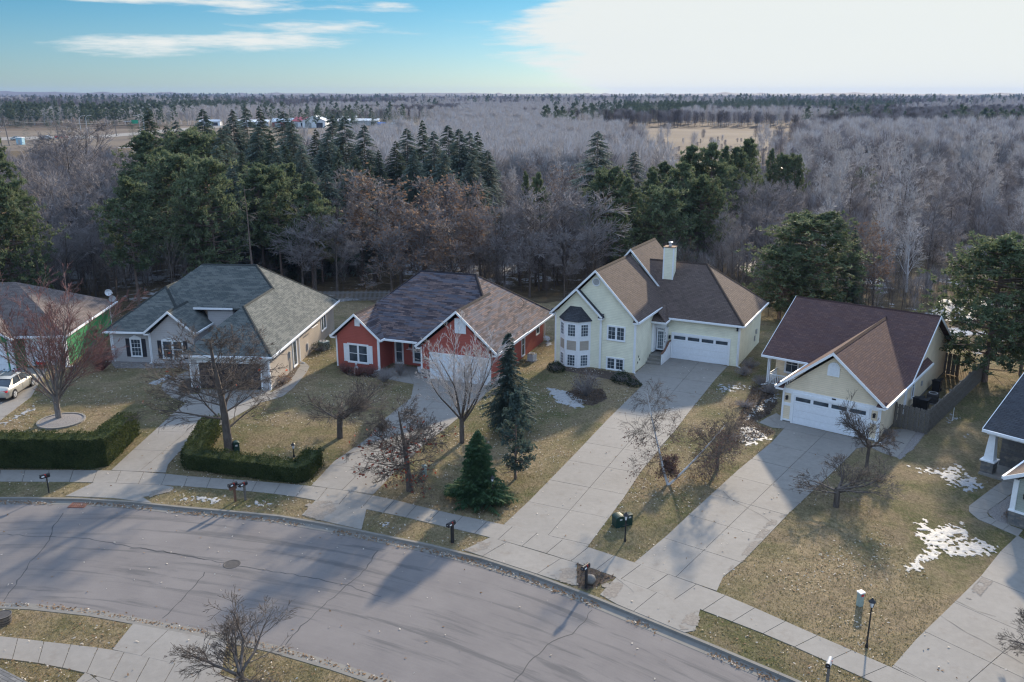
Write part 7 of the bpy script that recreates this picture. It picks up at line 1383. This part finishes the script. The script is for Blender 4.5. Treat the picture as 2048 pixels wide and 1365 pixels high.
def flakes(name, P, size, m, seed, kind='stuff', lift=.02):
    R = np.random.RandomState(seed); P = np.array(P); n = len(P); a = R.normal(0, 1, (n, 3)); a[:, 2] *= .35; a /= np.linalg.norm(a, axis=1, keepdims=True); b = np.cross(a, np.array([[0, 0, 1.0]]) + R.normal(0, .35, (n, 3))); b /= np.linalg.norm(b, axis=1, keepdims=True); s = size * R.uniform(.55, 1.5, (n, 1)); c = P + np.array([[0, 0, lift]]) + R.uniform(0, .02, (n, 1)) * np.array([[0, 0, 1]])
    V = np.stack([c - a * s, c + b * s * .55, c + a * s, c - b * s * .55], 1).reshape(-1, 3); link(name, np_mesh(name, V, np.arange(4 * n).reshape(-1, 4), m), kind=kind)
PL, PB, PT, PG = [], [], [], []
for _ in range(120000):
    x = rnd.uniform(-52, 52); y = rnd.uniform(27, 92)
    if abs(x) > y * .64 + 3: continue
    ky = kerb_y(fk, x); ny = kerb_y(nk, x)
    if ky is None: continue
    dens = .42 + 1.7 * mnoise.noise(Vector((x * .25, y * .25, 1))) + .5 * mnoise.noise(Vector((x * 1.1, y * 1.1, 4)))
    if y > ky + .1: z = 0.0; side = 1
    elif ny is not None and y < ny - .1: z = 0.0; side = 1
    elif ny is not None: z = ROAD_Z; side = 0
    else: continue
    pv = paved(x, y)
    if pv: keep = rnd.random() < .035; z = SLAB_TOP
    elif not side: keep = rnd.random() < .02
    else: keep = rnd.random() < dens * .85
    if not keep: continue
    (PL if rnd.random() < .55 else PB).append((x, y, z))
for line, off, nn in ((far_kerb, -.42, 3400), (near_kerb, .42, 1300)):
    L_ = resample(line, 400); O = offset(L_, off)
    for _ in range(nn):
        i = rnd.randrange(398); p = O[i].lerp(O[i + 1], rnd.random())
        if mnoise.noise(Vector((p.x * .35, p.y * .35, 7))) < -.18 or abs(p.x) > p.y * .7 + 3: continue
        q = (p.x + rnd.gauss(0, .11), p.y + rnd.gauss(0, .13), ROAD_Z + .012); (PB if rnd.random() < .85 else PL).append(q)
flakes('fallen_leaves', PL, .052, M['litter'], 1); flakes('fallen_leaves', PB, .055, M['litter_b'], 2)
R = np.random.RandomState(77); T = []
for _ in range(120000):
    y = 27 + 45 * rnd.random() ** 1.6; x = rnd.uniform(-1, 1) * (y * .62 + 2); ky = kerb_y(fk, x); ny = kerb_y(nk, x)
    if ky is None or not (y > ky + .15 or (ny is not None and y < ny - .15)): continue
    T.append((x, y, 0))
T = [t for t in T if not paved(t[0], t[1])]; T = np.array(T); n = len(T); d = R.normal(0, .5, (n, 3)); d[:, 2] = 1; d /= np.linalg.norm(d, axis=1, keepdims=True); s = R.normal(0, 1, (n, 3)); s[:, 2] = 0; s /= np.linalg.norm(s, axis=1, keepdims=True)
V, F = tri_fan(T, T + d * R.uniform(.03, .085, (n, 1)), s, R.uniform(.012, .035, (n, 1))); link('grass_tufts', np_mesh('grass_tufts', V, F, M['grassblade']), kind='stuff')

# ------------------------------------------------------------------ air between here and the horizon
hz = MB().box(-7000, 7000, -60, 5200, -3.5, 48.0)
hm = bpy.data.materials.new('haze'); hm.use_nodes = True; nt = hm.node_tree; nt.nodes.clear(); o_ = nt.nodes.new('ShaderNodeOutputMaterial'); pv_ = nt.nodes.new('ShaderNodeVolumePrincipled'); pv_.inputs['Color'].default_value = (0.34, 0.52, 0.95, 1); pv_.inputs['Density'].default_value = 0.00007; pv_.inputs['Anisotropy'].default_value = 0.0; nt.links.new(pv_.outputs[0], o_.inputs['Volume'])
hz.build('haze', hm, None, kind='stuff')

# ------------------------------------------------------------------ tell look-alikes apart by their order from the left
ORD = 'first second third fourth fifth sixth seventh eighth ninth tenth eleventh twelfth thirteenth fourteenth fifteenth sixteenth seventeenth eighteenth nineteenth twentieth'.split()
ORD += ['twenty-' + w for w in ORD[:9]] + ['thirtieth'] + ['thirty-' + w for w in ORD[:9]]
byl = {}
for o in list(bpy.data.objects):
    if 'category' in o and 'group' in o and o.parent is None: byl.setdefault(o['label'], []).append(o)
for lab, os_ in byl.items():
    if 1 < len(os_) <= 38:
        os_.sort(key=lambda o: o.location.x / max(1, o.location.y))
        for i, o in enumerate(os_): o['label'] = '%s, %s from the left' % (lab, ORD[i])
